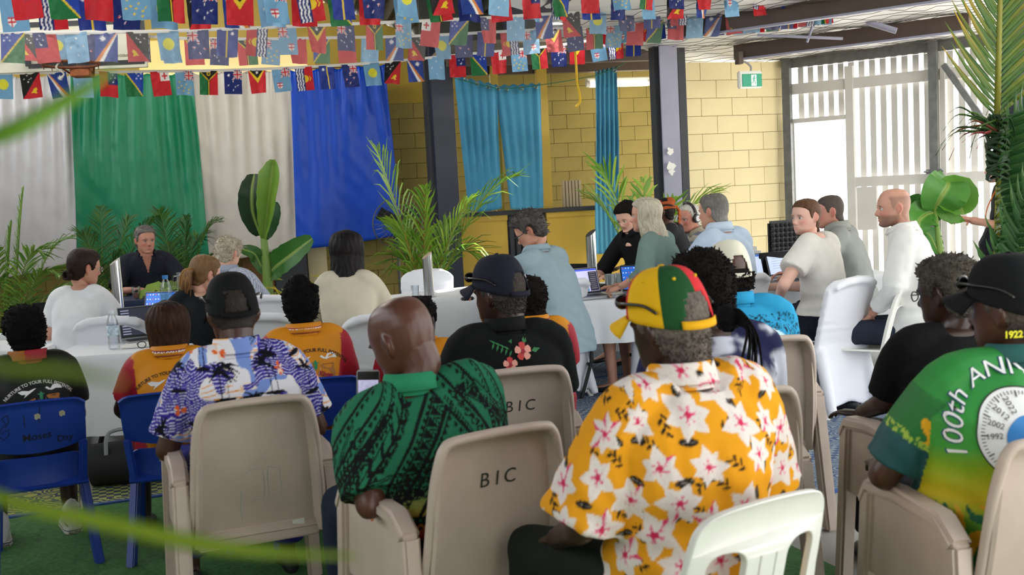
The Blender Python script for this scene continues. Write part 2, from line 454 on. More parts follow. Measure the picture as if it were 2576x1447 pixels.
# ---- kitchen bay: columns, counter, posts, room behind
KB = 0.95   # counter front stands this far in front of the back wall line
def kb(px, py, b=KB): return onwall(px, py, b)
def kbox(name, px0, px1, z0, z1, b, depth, m, label=None, bev=0.004, st=True):
    a0 = onwall(px0, 450, b)[0]; a1 = onwall(px1, 450, b)[0]
    q = MB(); q.box((0, depth / 2, 0), (a1 - a0, depth, z1 - z0))
    o = q.build(name, m, bevel=bev, smooth=False); o.location = RW((a0 + a1) / 2, b, (z0 + z1) / 2); o.rotation_euler = (0, 0, PSI)
    if st: struct(o)
    if label: o['label'] = label
    return o
kbox('column_1', 1098, 1153, 0, 3.7, KB + 0.25, 0.5, M_navycol, 'dark navy steel column left of the teal curtains')
kbox('column_2', 1084, 1110, 0, 3.7, KB + 0.1, 0.35, M_char, 'charcoal flange of the column by the olive wall')
zc = 1.58 - (528 - 478) / 205.0
zc = kb(1320, 528)[1]
kbox('counter_panel', 1140, 1270, 0, zc - 0.05, KB, 0.06, M_yel, 'yellow counter front left of the dark slats')
kbox('counter_panel', 1368, 1662, 0, zc - 0.05, KB, 0.06, M_yel, 'yellow counter front right of the dark slats')
kbox('trim_3', 1140, 1272, zc - 0.12, zc - 0.05, KB + 0.025, 0.03, M_yel, 'yellow lip of the counter front')
kbox('trim_4', 1370, 1500, zc - 0.12, zc - 0.05, KB + 0.025, 0.03, M_yel, 'yellow lip of the counter front')
kbox('counter_sill', 1128, 1660, zc - 0.05, zc, KB + 0.06, 0.5, M_char, 'dark counter sill under the teal curtains')
slats = struct(kbox('wall_counter_slats', 1268, 1370, 0, zc - 0.05, KB - 0.03, 0.05, M_char, 'dark slatted door in the counter front'))
a0 = onwall(1272, 450, KB)[0]; a1 = onwall(1366, 450, KB)[0]
for i in range(6):
    q = MB(); q.box((a0 + (a1 - a0) * (i + 0.5) / 6 - (onwall(1268, 450, KB - 0.03)[0] + onwall(1370, 450, KB - 0.03)[0]) / 2, -0.02, 0), ((a1 - a0) / 6 * 0.72, 0.04, zc - 0.1)); q.build('slat', M_char, slats, bevel=0.006, smooth=False)
kbox('post_1', 1247, 1266, zc, 3.2, KB - 0.05, 0.08, M_yel, 'yellow post between the teal curtains')
kbox('post_2', 1362, 1388, zc, 3.2, KB - 0.02, 0.09, M_yel, 'yellow post right of the teal curtains')
ka = onwall(1150, 400, -0.4)[0]; kbk = onwall(1760, 400, -0.4)[0]
kw = block_wall('wall_kitchen', RW(0, -0.45, 0), rx, -ry, ka, ka + 0.4 * 8.5, 16, M_block, M_mortar, 'yellow block wall inside the kitchen bay')
b = MB(); b.box((0, 0, 0), (4.4, 3.4, 0.06)); o = struct(b.build('ceiling_kitchen', mat('kitchen_ceiling', '#6f6552', 0.6, bump=0.4, bscale=12, var=0.3, vscale=6), smooth=False)); o.location = RW(ka + 1.7, 1.05, 3.22); o.rotation_euler = (0, 0, PSI)
for i, (bb, zz) in enumerate(((1.9, 3.12), (0.75, 3.13))):
    b = MB(); b.box((0, 0, 0), (4.2, 0.12, 0.14)); o = struct(b.build('trim_%d' % (5 + i), M_brown, smooth=False)); o.location = RW(ka + 1.7, bb, zz); o.rotation_euler = (0, 0, PSI)
b = MB(); b.box((0, 0, 0), (4.6, 0.05, 0.9)); o = struct(b.build('trim_7', M_dark, smooth=False)); o.location = RW(ka + 1.5, 2.76, 3.68); o.rotation_euler = (0, 0, PSI); o['label'] = 'dark fascia over the kitchen bay'
la = onwall(1555, 210, 0.1)
lamp = empty('tube_light', RW(la[0], 0.1, la[1]), PSI + R(4), 'long fluorescent batten light glowing inside the kitchen bay', 'lamp')
b = MB(); b.tube([(-0.42, 0, 0), (0.42, 0, 0.0)], 0.045, 12, flat=1.0); b.build('diffuser', mat('lit_diffuser', '#ffffff', 0.5, emit='#fff1d2', estr=5.0), lamp)
b = MB(); b.box((0, 0.02, 0.055), (0.92, 0.08, 0.05)); b.build('batten', M_white, lamp, bevel=0.008)
for s in (-1, 1):
    b = MB(); b.tube([(s * 0.42, 0, 0), (s * 0.47, 0, 0)], [0.048, 0.04], 12); b.build('end_cap', M_white, lamp)
# steel column right of the bay
def pbox(name, px0, px1, d, z0, z1, dep, m, yaw, label, st=True):
    c0 = P(px0, 440, d); c1 = P(px1, 440, d)
    q = MB(); q.box((0, dep / 2, (z0 + z1) / 2), ((c1 - c0).length, dep, z1 - z0)); o = q.build(name, m, bevel=0.004, smooth=False)
    c = (c0 + c1) / 2; o.location = (c.x, c.y, 0); o.rotation_euler = (0, 0, yaw)
    if st: struct(o)
    o['label'] = label; return o
pbox('column_3', 1657, 1671, 11.7, 0, 3.3, 0.22, M_char, R(8), 'dark web of the steel column')
pbox('column_4', 1669, 1716, 11.6, 0, 3.3, 0.02, M_lav, R(11), 'lavender grey flange of the steel column')
pbox('column_5', 1715, 1735, 11.8, 0, 3.3, 0.24, M_char, R(8), 'dark edge of the steel column by the cream wall')
for i, (px, py, rr) in enumerate(((1686, 380, 10), (1688, 418, 13), (1690, 432, 9))):
    pp = P(px, py, 11.52); v = [(rr / 232 * (0.8 + 0.35 * math.sin(k * 2.3 + i)) * math.cos(k * 0.63), 0, rr / 232 * (0.9 + 0.3 * math.cos(k * 1.7)) * math.sin(k * 0.63)) for k in range(10)]
    o = link('paint_patch', mesh_from('paint_patch', v, [tuple(range(10))], False), M_white); o.location = pp; o.rotation_euler = (0, 0, R(11)); tag(o, ['upper white paint smear on the lavender column', 'middle white paint smear on the lavender column', 'lowest white paint smear on the lavender column'][i], 'paint smear')
# ---- cream block wall on the right
PR = R(20); wx = Vector((math.cos(PR), math.sin(PR), 0)); wy = Vector((-math.sin(PR), math.cos(PR), 0))
OR = P(1850, 300, 12.3); OR.z = 0
def onr(px, py, b=0.0):
    p = PL(px, py, OR - wy * b, wy); return (p - OR).dot(wx), p.z
ra0 = onr(1722, 300)[0]; ra1 = onr(1986, 300)[0]; rzt = onr(1850, 157)[1]
nrow = round(rzt / 0.2)
block_wall('wall_right', OR, wx, -wy, ra0, ra0 + 0.2 * round((ra1 - ra0) / 0.2), nrow, M_cream, M_cmortar, 'cream painted block wall under the exit sign', z0=rzt - nrow * 0.2)
# ---- gate wall
gd = Vector((math.cos(R(38)), -math.sin(R(38)), 0)); gn = Vector((math.sin(R(38)), math.cos(R(38)), 0))
OG = P(1994, 440, 12.5); OG.z = 0
def ong(px, py, b=0.0):
    p = PL(px, py, OG - gn * b, gn); return (p - OG).dot(gd), p.z
def GW(t, b, z): return OG + gd * t - gn * b + Vector((0, 0, z))
GA = math.atan2(gd.y, gd.x)
gate = empty('gate_wall', GW(0, 0, 0), GA, 'white vertical slat gate wall with an open doorway to bright daylight', 'gate')
def gpart(name, t0, t1, z0, z1, b, dep, m, bev=0.003, parent=gate):
    q = MB(); q.box(((t0 + t1) / 2, -b, (z0 + z1) / 2), (t1 - t0, dep, z1 - z0)); return q.build(name, m, parent, bevel=bev, smooth=False)
tp = lambda px, py=440: ong(px, py)[0]
td0, td1 = tp(2010), tp(2135)
zdoor = ong(2070, 305)[1]
tz = 3.3; tend = 2.9
zr1a, zr1b = ong(2240, 214)[1], ong(2240, 186)[1]
zr1a, zr1b = min(zr1a, zr1b), max(zr1a, zr1b)
zr2a, zr2b = sorted((ong(2250, 441)[1], ong(2250, 466)[1]))
ztop = ong(2100, 160)[1]
gpart('rail', td0 - 0.05, tend, zr1a, zr1b, 0.02, 0.05, M_gate)
gpart('rail', td1 + 0.05, tend, zr2a, zr2b, 0.02, 0.05, M_gate)
gpart('rail', td1 + 0.05, tend, 0.15, 0.27, 0.02, 0.05, M_gate)
gpart('door_head', td0 - 0.04, td1 + 0.05, zdoor, zdoor + 0.05, 0.03, 0.06, M_gate)
gpart('door_jamb', td1 - 0.0, td1 + 0.09, 0, ztop - 0.05, 0.03, 0.07, M_gate)
gpart('door_jamb', td0 - 0.1, td0 - 0.02, 0, zdoor + 0.02, 0.03, 0.05, M_gate)
gpart('lock_plate', td1 + 0.10, td1 + 0.32, ong(2180, 578)[1], ong(2180, 470)[1], 0.03, 0.012, M_gate, 0.002)
pitch_ = 0.118
t = td0
while t < tend:
    lo = zdoor + 0.05 if t < td1 - 0.02 else 0.05
    gpart('slat', t, t + 0.066, lo, ztop, -0.05, 0.008, M_gate, 0.001); t += pitch_
def gtop(name, m, z0, z1, b, dep, t0=-0.05, t1=tend):
    return gpart(name, t0, t1, z0, z1, b, dep, m, 0.004)
gtop('top_beam', M_galv, ztop, ztop + 0.14, 0.02, 0.10)
gtop('top_channel', M_galv, ztop + 0.15, ztop + 0.30, 0.06, 0.12)
pst = tag(struct(gpart('column_6', tp(1985), tp(2004), 0, ztop + 0.35, 0.10, 0.08, M_galv, parent=None)), 'galvanised post between cream wall and doorway'); pst.location = gate.location; pst.rotation_euler = gate.rotation_euler
pst = tag(struct(gpart('column_7', tp(2350), tp(2371), 0, ztop + 0.35, 0.12, 0.08, M_galv, parent=None)), 'galvanised post splitting the slat gate'); pst.location = gate.location; pst.rotation_euler = gate.rotation_euler
gpart('jamb_strip', tp(2371), tp(2384), 0, ztop, 0.04, 0.03, M_gate)
q = MB(); q.box((tp(2362), -0.17, zr2b + 0.02), (0.16, 0.03, 0.05)); q.tube([(tp(2362) - 0.1, -0.19, zr2b + 0.02), (tp(2362) + 0.1, -0.19, zr2b + 0.02)], 0.012, 8); q.build('bolt_latch', M_galv, gate, bevel=0.004)
q = MB(); q.box((td0 + 0.06, 0.02, 0), (0.01, 0.02, 0.01))
A_ = ong(2388, 165); B_ = ong(2484, 300)
q = MB(); q.bar((A_[0], -0.2, A_[1]), (B_[0], -0.2, B_[1]), 0.06, 0.06); q.build('brace', M_galv, gate, bevel=0.004, smooth=False)
# ---- low roof over the right side: foil blanket, wire, purlins
def purlin(name, pts, d0, hgt, m, label, dep=0.08):
    """box beam that runs parallel to the gate"""
    a = P(*pts[0], d0); n_ = Vector((-gd.y, gd.x, 0))
    b_ = PL(*pts[1], a, n_)
    q = MB(); q.bar(a + Vector((0, 0, hgt / 2)), Vector((b_.x, b_.y, a.z)) + Vector((0, 0, hgt / 2)), dep, hgt); o = struct(q.build(name, m, bevel=0.004, smooth=False)); o['label'] = label
    return a, b_
pa, pb_ = purlin('beam_1', ((1850, 152), (2440, 70)), 11.6, 0.16, M_brown, 'brown purlin over the exit sign')
pc, pd_ = purlin('beam_2', ((1700, 100), (2440, 0)), 10.6, 0.26, M_brown, 'brown purlin above the first one')
for (a_, b_, nm) in ((pa, pb_, 'beam_3'), (pc, pd_, 'beam_4')):   # paler lower flange lips
    q = MB(); q.bar(a_ + Vector((0, -0.05, 0)), Vector((b_.x, b_.y - 0.05, a_.z)), 0.06, 0.02); o = struct(q.build(nm, M_lav, smooth=False)); o['label'] = 'pale lower lip of the purlin ' + ('over the exit sign' if nm == 'beam_3' else 'above the first one')
# continue the two purlins to the left over the kitchen bay
for nm, a_, ln in ():
    q = MB(); q.bar(a_ + Vector((0, 0, 0.13)), a_ - gd * ln * 0.25 - rx * ln * 0.8 + Vector((0, 0, 0.13)), 0.09, 0.22); o = struct(q.build(nm, M_brown, smooth=False)); o['label'] = 'brown beam over the kitchen bay, ' + ('lower one' if nm == 'beam_5' else 'upper one')
n_ = Vector((-gd.y, gd.x, 0))
gr = []
z_at = lambda s: pa.z + 0.29 + 0.30 * (pc.z - pa.z) / max(0.2, abs((pc - pa).dot(n_))) * s
slope = (pc.z - pa.z) / (pa - pc).dot(n_)
for i in range(40):
    s_ = -1.3 + 7.9 * i / 39
    row = []
    for j in range(70):
        t_ = -0.9 + 6.9 * j / 69
        bulge = -0.05 * abs(math.sin(s_ * 2.9)) + 0.012 * math.sin(t_ * 7 + s_ * 3)
        p = pa + gd * t_ - n_ * s_
        row.append((p.x, p.y, pa.z + 0.20 + slope * s_ + bulge))
    gr.append(row)
q = MB(); q.shell(gr, 0.02)
o = struct(q.build('ceiling_foil', M_foil)); o['label'] = 'silver foil insulation blanket under the low roof'
q = MB()
for k in range(34):
    s_ = -1.6 + 0.11 * k
    pts = []
    for j in range(0, 40):
        t_ = -1.0 + 5.6 * j / 39
        p = pa + gd * t_ - n_ * (s_ + 0.05 * (1 if (j + k) % 2 else -1))
        pts.append((p.x, p.y, pa.z + 0.165 + slope * s_ - 0.05 * abs(math.sin(s_ * 2.9)) + 0.008 * math.sin(j * 1.9 + k)))
    q.tube(pts, 0.003, 3, cap=False)
o = q.build('wire_netting', M_wire, smooth=False); tag(o, 'sagging wire netting that holds the foil blanket', 'netting', kind='stuff')
q = MB()
for (x0, y0, x1, y1, d_) in ((1905, 88, 2120, 97, 10.6), (2180, 55, 2255, 78, 10.4), (2030, 106, 2044, 66, 10.6)):
    o = MB().tube([P(x0, y0, d_), P(x1, y1, d_ - 0.1)], 0.014 if x0 != 2180 else 0.03, 8).build('tie_rod', M_lav); tag(struct(o)); o['label'] = {1905: 'long thin tie rod between the purlins', 2180: 'fat tie tube between the purlins', 2030: 'short strap between the purlins'}[x0]
# dark post with peeling paint at the right edge
pbox('column_8', 2553, 2600, 7.9, 0, 3.6, 0.2, M_navycol, R(5), 'dark navy column behind the tall coconut fronds')
# ================================================================ people
HT = np.array([  # head cross-sections: z, half width, front y, back y
    (0.118, 0.012, 0.012, -0.030), (0.112, 0.040, 0.040, -0.065), (0.095, 0.061, 0.066, -0.090), (0.065, 0.0735, 0.084, -0.104), (0.035, 0.0775, 0.092, -0.108),
    (0.0, 0.0755, 0.0925, -0.104), (-0.03, 0.0715, 0.0900, -0.094), (-0.055, 0.0665, 0.0895, -0.078), (-0.08, 0.058, 0.0885, -0.05), (-0.10, 0.046, 0.0865, -0.02),
    (-0.112, 0.032, 0.081, 0.015), (-0.119, 0.013, 0.068, 0.04)])
def head_at(z):
    zz = HT[::-1, 0]; return [np.interp(z, zz, HT[::-1, k]) for k in (1, 2, 3)]
def head_ring(z, n=28, off=0.0):
    a, f, b = head_at(z); c = (f + b) / 2; h = (f - b) / 2; out = []
    for k in range(n):
        t = 2 * math.pi * k / n; ct, st = math.cos(t), math.sin(t); e = 2 / 2.25
        out.append(Vector(((a + off) * math.copysign(abs(ct) ** e, ct), c + (h + off) * math.copysign(abs(st) ** e, st), z)))
    return out
_HEADS = {}
def head_mesh(vs, w=1.0, nose=1.0, jaw=1.0, fem=False):
    key = (vs, w, nose, jaw, fem)
    if key in _HEADS: return _HEADS[key]
    b = MB()
    b.rings([head_ring(z) for z in np.linspace(0.118, -0.119, 26)][::-1])
    b.tube([(0, -0.035, -0.02), (0, -0.040, -0.09), (0, -0.052, -0.15), (0, -0.062, -0.20), (0, -0.066, -0.24)], [0.050 if fem else 0.058, 0.047 if fem else 0.056, 0.048 if fem else 0.059, 0.056 if fem else 0.067, 0.066 if fem else 0.08], 14)
    n = nose
    b.rings([[Vector((x * n, y, z)) for x, y in ((-wd, 0.078), (wd, 0.078), (wd * 0.75, yy - 0.006), (0, yy), (-wd * 0.75, yy - 0.006))] for z, wd, yy in ((0.012, 0.008, 0.094), (-0.008, 0.010, 0.101), (-0.028, 0.015, 0.112 + 0.003 * n), (-0.038, 0.018, 0.113), (-0.047, 0.015, 0.098))])
    for s in (-1, 1):
        pts = [Vector((s * (0.074 + 0.011 * math.sin(t * 3.1)), -0.012 - 0.018 * math.sin(t * 3.14), 0.028 - 0.062 * t)) for t in np.linspace(0, 1, 7)]
        b.tube(pts, [0.006, 0.008, 0.009, 0.009, 0.008, 0.008, 0.005], 7)
        b.ball((s * 0.076, -0.014, 0.0), (0.008, 0.017, 0.026), 8, 6)
        b.ball((s * 0.034, 0.079, 0.017), (0.022, 0.012, 0.007), 8, 6)
    me = voxel(b, vs, 2)
    c = getco(me); x, y, z = c.T; fr = (y > 0.03)
    g = lambda px, py_, pz, sx, sz: np.exp(-((x - px) / sx) ** 2 - ((z - pz) / sz) ** 2) * fr
    d = np.zeros(len(c))
    for s in (-1, 1):
        d -= 0.0105 * g(s * 0.032, 0, 0.001, 0.016, 0.010)
        d += 0.004 * g(s * 0.045, 0, -0.028, 0.018, 0.014)
        d -= 0.003 * g(s * 0.030, 0, -0.055, 0.012, 0.014)
    d += 0.0050 * g(0, 0, -0.063, 0.020, 0.006) + 0.0055 * g(0, 0, -0.0735, 0.017, 0.006) - 0.005 * g(0, 0, -0.0682, 0.021, 0.0026) - 0.003 * g(0, 0, -0.084, 0.02, 0.005)
    d += 0.005 * jaw * g(0, 0, -0.103, 0.022, 0.012)
    c[:, 1] += d
    c[:, 0] *= w
    c[:, 0] *= np.where(z < -0.02, 1 + 0.06 * (jaw - 1), 1)
    setco(me, c); _HEADS[key] = me
    return me
HLY = [(-0.2, -0.088), (-0.06, -0.083), (-0.035, -0.055), (-0.018, 0.034), (0.0, 0.022), (0.012, -0.012), (0.022, 0.0), (0.035, 0.045), (0.055, 0.062), (0.075, 0.072), (0.2, 0.08)]
def hair_mask(c, w=1.0, recede=0.0, low=0.0, bald=0.0, cut=None):
    x, y, z = c.T
    hl = np.interp(y, [a for a, _ in HLY], [b_ for _, b_ in HLY]) + recede * smoothstep(0.02, 0.06, y) + low * smoothstep(-0.02, -0.06, y)
    m = smoothstep(-0.004, 0.008, z - hl)
    if recede: m *= 1 - smoothstep(0.03, 0.06, y) * smoothstep(0.03, 0.05, np.abs(x)) * (recede > 0.01) * 0.9
    if bald: m *= 1 - smoothstep(0.0, 0.02, z - (0.115 - bald)) 
    ear = (np.abs(x) > 0.078 * w) & (z < 0.032) & (z > -0.05) & (y < 0.012) & (y > -0.038)
    return np.where(ear, 0, m)
def finger_pts(base, d, up, L, curl):
    """three joints, each bending further by curl"""
    p = Vector(base); d = Vector(d).normalized(); up = Vector(up).normalized(); out = [p.copy()]
    ax = d.cross(up).normalized()
    for k, fr in enumerate((0.45, 0.32, 0.23)):
        d = Matrix.Rotation(-curl * (0.7 + 0.3 * k), 3, ax) @ d
        p = p + d * L * fr; out.append(p.copy())
    return out
def hand(mb, wrist, d, up, side, s=1.0, curl=0.4, spread=0.09):
    """palm, four fingers of different lengths and a thumb off the side of the palm; d points along the hand, up is the back of the hand, side +1 right hand"""
    d = Vector(d).normalized(); up = Vector(up); up = (up - d * up.dot(d)).normalized(); x = d.cross(up).normalized() * 1.0   # x to the right when looking along d with back up
    W = Vector(wrist); sd = -side     # thumb of a right hand with its back up points left
    rings = []
    for t, hw, th in ((-0.02, 0.024, 0.019), (0.015, 0.030, 0.018), (0.05, 0.039, 0.016), (0.085, 0.041, 0.013), (0.094, 0.037, 0.010)):
        c = W + d * t * s
        rings.append([c + x * hw * s * math.cos(k * math.pi / 5) + up * th * s * math.sin(k * math.pi / 5) for k in range(10)])
    mb.rings(rings)
    for i, (off, L, r) in enumerate(((-0.029, 0.072, 0.0092), (-0.010, 0.082, 0.0095), (0.010, 0.076, 0.0090), (0.028, 0.060, 0.0080))):
        o = off * -sd * -1
        base = W + d * 0.078 * s + x * (off * side) * s
        dd = d + x * (off * side * spread * 22 / 10)
        pts = finger_pts(base, dd, up, (L + 0.012) * s, curl)
        mb.tube(catmull(pts, 3), [r * s * f for f in np.linspace(1.0, 0.72, 10)], 7)
    tb = W + d * 0.022 * s + x * sd * 0.024 * s
    td = (d * 0.75 + x * sd * 0.75 - up * 0.25)
    mb.tube(catmull(finger_pts(tb, td, up, 0.085 * s, curl * 0.6), 3), [r * s for r in np.linspace(0.0135, 0.0085, 10)], 7)
SKIN = {}
def skin_mat(kind):
    return vmat('skin_' + kind, {'dark': 0.34, 'light': 0.5, 'mid': 0.48}[kind], bump=0.06, bscale=220, spec=0.45)
M_shirtv = vmat('printed_cotton', 0.85, bump=0.12, bscale=160, spec=0.15)
M_satinp = vmat('printed_polyester', 0.6, bump=0.06, bscale=200, spec=0.3)
M_hair = vmat('hair', 0.5, bump=0.6, bscale=140, spec=0.16, stretch=(1, 1, 0.18))
M_curl = vmat('curly_hair', 0.85, bump=1.0, bscale=170, spec=0.15, var=0.55)
M_trous = vmat('trouser_cloth', 0.85, bump=0.12, bscale=200, spec=0.2)
M_eye = vmat('eye', 0.12, spec=0.6)
def cloth(c): return hx(c) if isinstance(c, str) else c

def person(label, H, yaw, seat=0.45, lean=6, side=0, head=(0, 0, 0), hs=1.0, sw=0.19, fat=1.0, skin=('#5a3a2a', 'dark'),
           arms=('lap', 'lap'), legs=True, shirt=None, trousers='#20242c', hair=None, face=False, fem=False, nose=1.0, jaw=1.0,
           headw=1.0, belly=0.0, knees=0.13, shoes='#1c1c1e', stand=False, stubble=None, brow=None, hv=0.0065, bv=0.017, sock=None, thigh=0.44, group=None, tilt=0.0):
    tilt = math.tan(R(tilt))
    yaw = R(yaw)
    hz = (0.90 if stand else seat + 0.085)
    ca, sa = math.cos(R(lean)), math.sin(R(lean))
    ss = math.sin(R(side))
    neckup = 0.120 * hs
    NY = 0.055 * hs          # the head sits forward of the neck base
    L = (H.z - neckup - hz) / ca
    L = max(0.34, L)
    hy, hx_ = sa * L + NY, ss * L
    cz, sz = math.cos(yaw), math.sin(yaw)
    base = Vector((H.x - (hx_ * cz - hy * sz), H.y - (hx_ * sz + hy * cz), 0))
    S = L / 0.50
    def spine(t):   # slightly rounded back
        bow = -0.035 * math.sin(math.pi * min(max(t, 0), 1)) * S
        return Vector((hx_ * t, (hy - NY) * t + bow, hz + L * ca * t))
    TW = [(-0.16, 0.150, 0.105), (0.0, 0.168, 0.125), (0.15, 0.165, 0.122), (0.35, 0.155, 0.112), (0.55, 0.163, 0.115), (0.72, 0.175, 0.113), (0.83, 0.172, 0.103), (0.91, 0.140, 0.088), (0.97, 0.095, 0.076), (1.02, 0.066, 0.064)]
    def torso(mb, grow, hem=None, widen=1.0, top=1.02):
        rings = []
        for t, a, b_ in TW:
            if t > top: continue
            if hem is not None and t < hem - 0.001: continue
            k = fat if t < 0.8 else 1 + (fat - 1) * 0.5
            bl = belly * math.exp(-((t - 0.25) / 0.25) ** 2)
            sx = a * (sw / 0.19 if t > 0.3 else (0.5 + 0.5 * sw / 0.19)) * k * widen + grow
            sy = b_ * k + grow
            if hem is not None and t < 0.3: sx += 0.012; sy += 0.018
            c = spine(t); ring = []
            for j in range(24):
                th = 2 * math.pi * j / 24; ct, st = math.cos(th), math.sin(th); e = 2 / 2.4
                yy = sy * math.copysign(abs(st) ** e, st)
                if st > 0: yy += bl * st
                xx = sx * math.copysign(abs(ct) ** e, ct); ring.append(c + Vector((xx, yy, xx * tilt * max(0, min(1, t)))))
            rings.append(ring)
        mb.rings(rings)
    sh_t = 0.86
    Sh = {}; El = {}; Wr = {}; Hd = {}
    for i, s in enumerate((-1, 1)):
        c = spine(sh_t)
        Sh[s] = c + Vector((s * (sw - 0.028), 0.0, s * (sw - 0.028) * tilt))
        a = arms[i]
        if a == 'lap': e_, w_, hd = Vector((s * 0.055, 0.06, -0.27 * S)), Vector((s * 0.10, 0.30, hz + 0.13)), 'auto'
        elif a == 'wide': e_, w_, hd = Vector((s * 0.14, 0.03, -0.26 * S)), Vector((s * 0.15, 0.26, hz + 0.14)), 'auto'
        elif a == 'table': e_, w_, hd = Vector((s * 0.10, 0.20, -0.23 * S)), Vector((s * 0.12, 0.50, 0.79)), 'auto'
        elif a == 'down': e_, w_, hd = Vector((s * 0.045, -0.03, -0.29 * S)), Vector((s * (sw + 0.05), 0.06, hz - 0.02)), 'auto'
        elif a == 'armrest': e_, w_, hd = Vector((s * 0.11, 0.00, -0.27 * S)), Vector((s * 0.27, 0.28, 0.70)), 'auto'
        elif a[0] == 'w':      # elbow and wrist given as places in the room
            loc = lambda p: Vector(((p.x - base.x) * cz + (p.y - base.y) * sz, -(p.x - base.x) * sz + (p.y - base.y) * cz, p.z))
            e_, w_, hd = loc(a[1]) - Sh[s], loc(a[2]), 'auto'
            if len(a) > 3: hd = (Matrix.Rotation(-yaw, 3, 'Z') @ Vector(a[3][0]), Matrix.Rotation(-yaw, 3, 'Z') @ Vector(a[3][1]), a[3][2])
        else: e_, w_, hd = Vector(a[0]), Vector(a[1]), (a[2] if len(a) > 2 else 'auto')
        El[s] = Sh[s] + e_; Wr[s] = w_; Hd[s] = hd
    Kn = {s: Vector((s * knees, thigh + (0.0 if not stand else -0.42), hz - (0.01 if not stand else 0.42))) for s in (-1, 1)}
    An = {s: Vector((s * knees, (thigh - 0.03) if not stand else -0.01, 0.085)) for s in (-1, 1)}
    fa = 0.75 + 0.25 * fat
    # --- body: one surface for trunk, arms and legs, with neck, head and hands joined on
    b = MB(); torso(b, -0.004)
    for s in (-1, 1):
        b.tube(catmull([spine(0.93) + Vector((s * 0.05, 0, 0)), Sh[s], Sh[s].lerp(El[s], 0.5), El[s]], 4), np.interp(np.linspace(0, 1, 13), [0, .33, .66, 1], [0.050, 0.056, 0.050, 0.042]) * fa, 12)
        b.tube(catmull([El[s], El[s].lerp(Wr[s], 0.3), Wr[s]], 5), np.interp(np.linspace(0, 1, 11), [0, .3, 1], [0.042, 0.043, 0.028]) * fa, 12)
        b.ball(El[s], 0.043 * fa, 10, 8)
        if legs:
            hipj = Vector((s * 0.085, 0, hz - 0.005))
            b.tube(catmull([hipj, hipj.lerp(Kn[s], 0.5), Kn[s]], 4), np.linspace(0.083, 0.058, 9) * fa, 12)
            b.tube(catmull([Kn[s], Kn[s].lerp(An[s], 0.35), An[s]], 4), np.interp(np.linspace(0, 1, 9), [0, .35, 1], [0.055, 0.055, 0.036]) * fa, 12)
            b.ball(Kn[s], 0.058 * fa, 10, 8)
            b.tube([An[s] + Vector((0, -0.04, -0.03)), An[s] + Vector((0, 0.06, -0.045)), An[s] + Vector((0, 0.16, -0.06))], [0.036, 0.036, 0.024], 10)
    bme = voxel(b, bv, 3)
    hd_me = head_mesh(hv, headw, nose, jaw, fem)
    hl = getco(hd_me)                       # head-local coordinates
    hy_, hp_, hr_ = (R(v) for v in head)
    HM = (Matrix.Translation(spine(1.0) + Vector((0, NY, neckup))) @ Matrix.Rotation(hy_, 4, 'Z') @ Matrix.Rotation(-hp_, 4, 'X') @ Matrix.Rotation(hr_, 4, 'Y') @ Matrix.Scale(hs, 4))
    Mn = np.array(HM)
    # lower neck stays with the trunk: blend the head turn away below the chin at the back
    def to_body(c):
        p = c @ Mn[:3, :3].T + Mn[:3, 3]
        k = (1 - smoothstep(-0.16, -0.075, c[:, 2]))[:, None]
        M0 = np.array(Matrix.Translation(spine(1.0) + Vector((0, NY, neckup))) @ Matrix.Scale(hs, 4))
        q = c @ M0[:3, :3].T + M0[:3, 3]
        return p * (1 - k) + q * k
    hw = to_body(hl)
    hb = MB()
    for i, s in enumerate((-1, 1)):
        d_ = Wr[s] - El[s]
        upv = Vector((0, 0, 1)); crl = 0.35
        if isinstance(Hd[s], tuple):
            d_ = Vector(Hd[s][0]); upv = Vector(Hd[s][1]); crl = Hd[s][2]
        hand(hb, Wr[s], d_, upv, s, 0.92 * (0.9 if fem else 1.0) * min(1.05, max(0.8, S)), crl)
    v0 = getco(bme); f0 = [tuple(p.vertices) for p in bme.polygons]
    f1 = [tuple(i + len(v0) for i in p.vertices) for p in hd_me.polygons]
    v2 = np.array([tuple(p) for p in hb.v]); n2 = len(v0) + len(hw); f2 = [tuple(i + n2 for i in q) for q in hb.f]
    allv = np.concatenate([v0, hw, v2])
    me = mesh_from('person', allv, f0 + f1 + f2)
    sk = np.array(cloth(skin[0])); cols = np.tile(sk, (len(allv), 1))
    cols *= (1 + 0.10 * vnoise(allv, 25, 3))[:, None]
    x, y, z = hl.T; hc = cols[len(v0):n2]
    lip = np.exp(-(x / 0.021) ** 4 - ((z + 0.068) / 0.0085) ** 4) * (y > 0.075)
    lipc = sk * np.array([0.95, 0.62, 0.60]) if skin[1] != 'dark' else sk * np.array([1.0, 0.8, 0.8])
    hc[:] = hc * (1 - 0.75 * lip[:, None]) + lipc * 0.75 * lip[:, None]
    if skin[1] != 'dark':
        blush = np.exp(-((np.abs(x) - 0.045) / 0.02) ** 2 - ((z + 0.03) / 0.02) ** 2) * (y > 0.04) + (np.abs(x) > 0.079 * headw) * 1.0 + np.exp(-(x / 0.015) ** 2 - ((z + 0.037) / 0.012) ** 2) * (y > 0.1)
        hc *= 1 + np.clip(blush, 0, 1)[:, None] * np.array([0.02, -0.22, -0.22])
    bw = sum(np.exp(-((x - s * 0.033) / 0.018) ** 4 - ((z - 0.0185 - 0.05 * 0.033 * 0) / 0.0042) ** 2) for s in (-1, 1)) * (y > 0.06)
    bc = np.array(cloth(brow or ('#171210' if skin[1] == 'dark' else '#4a3527')))
    hc[:] = hc * (1 - 0.8 * np.clip(bw, 0, 1)[:, None]) + bc * 0.8 * np.clip(bw, 0, 1)[:, None]
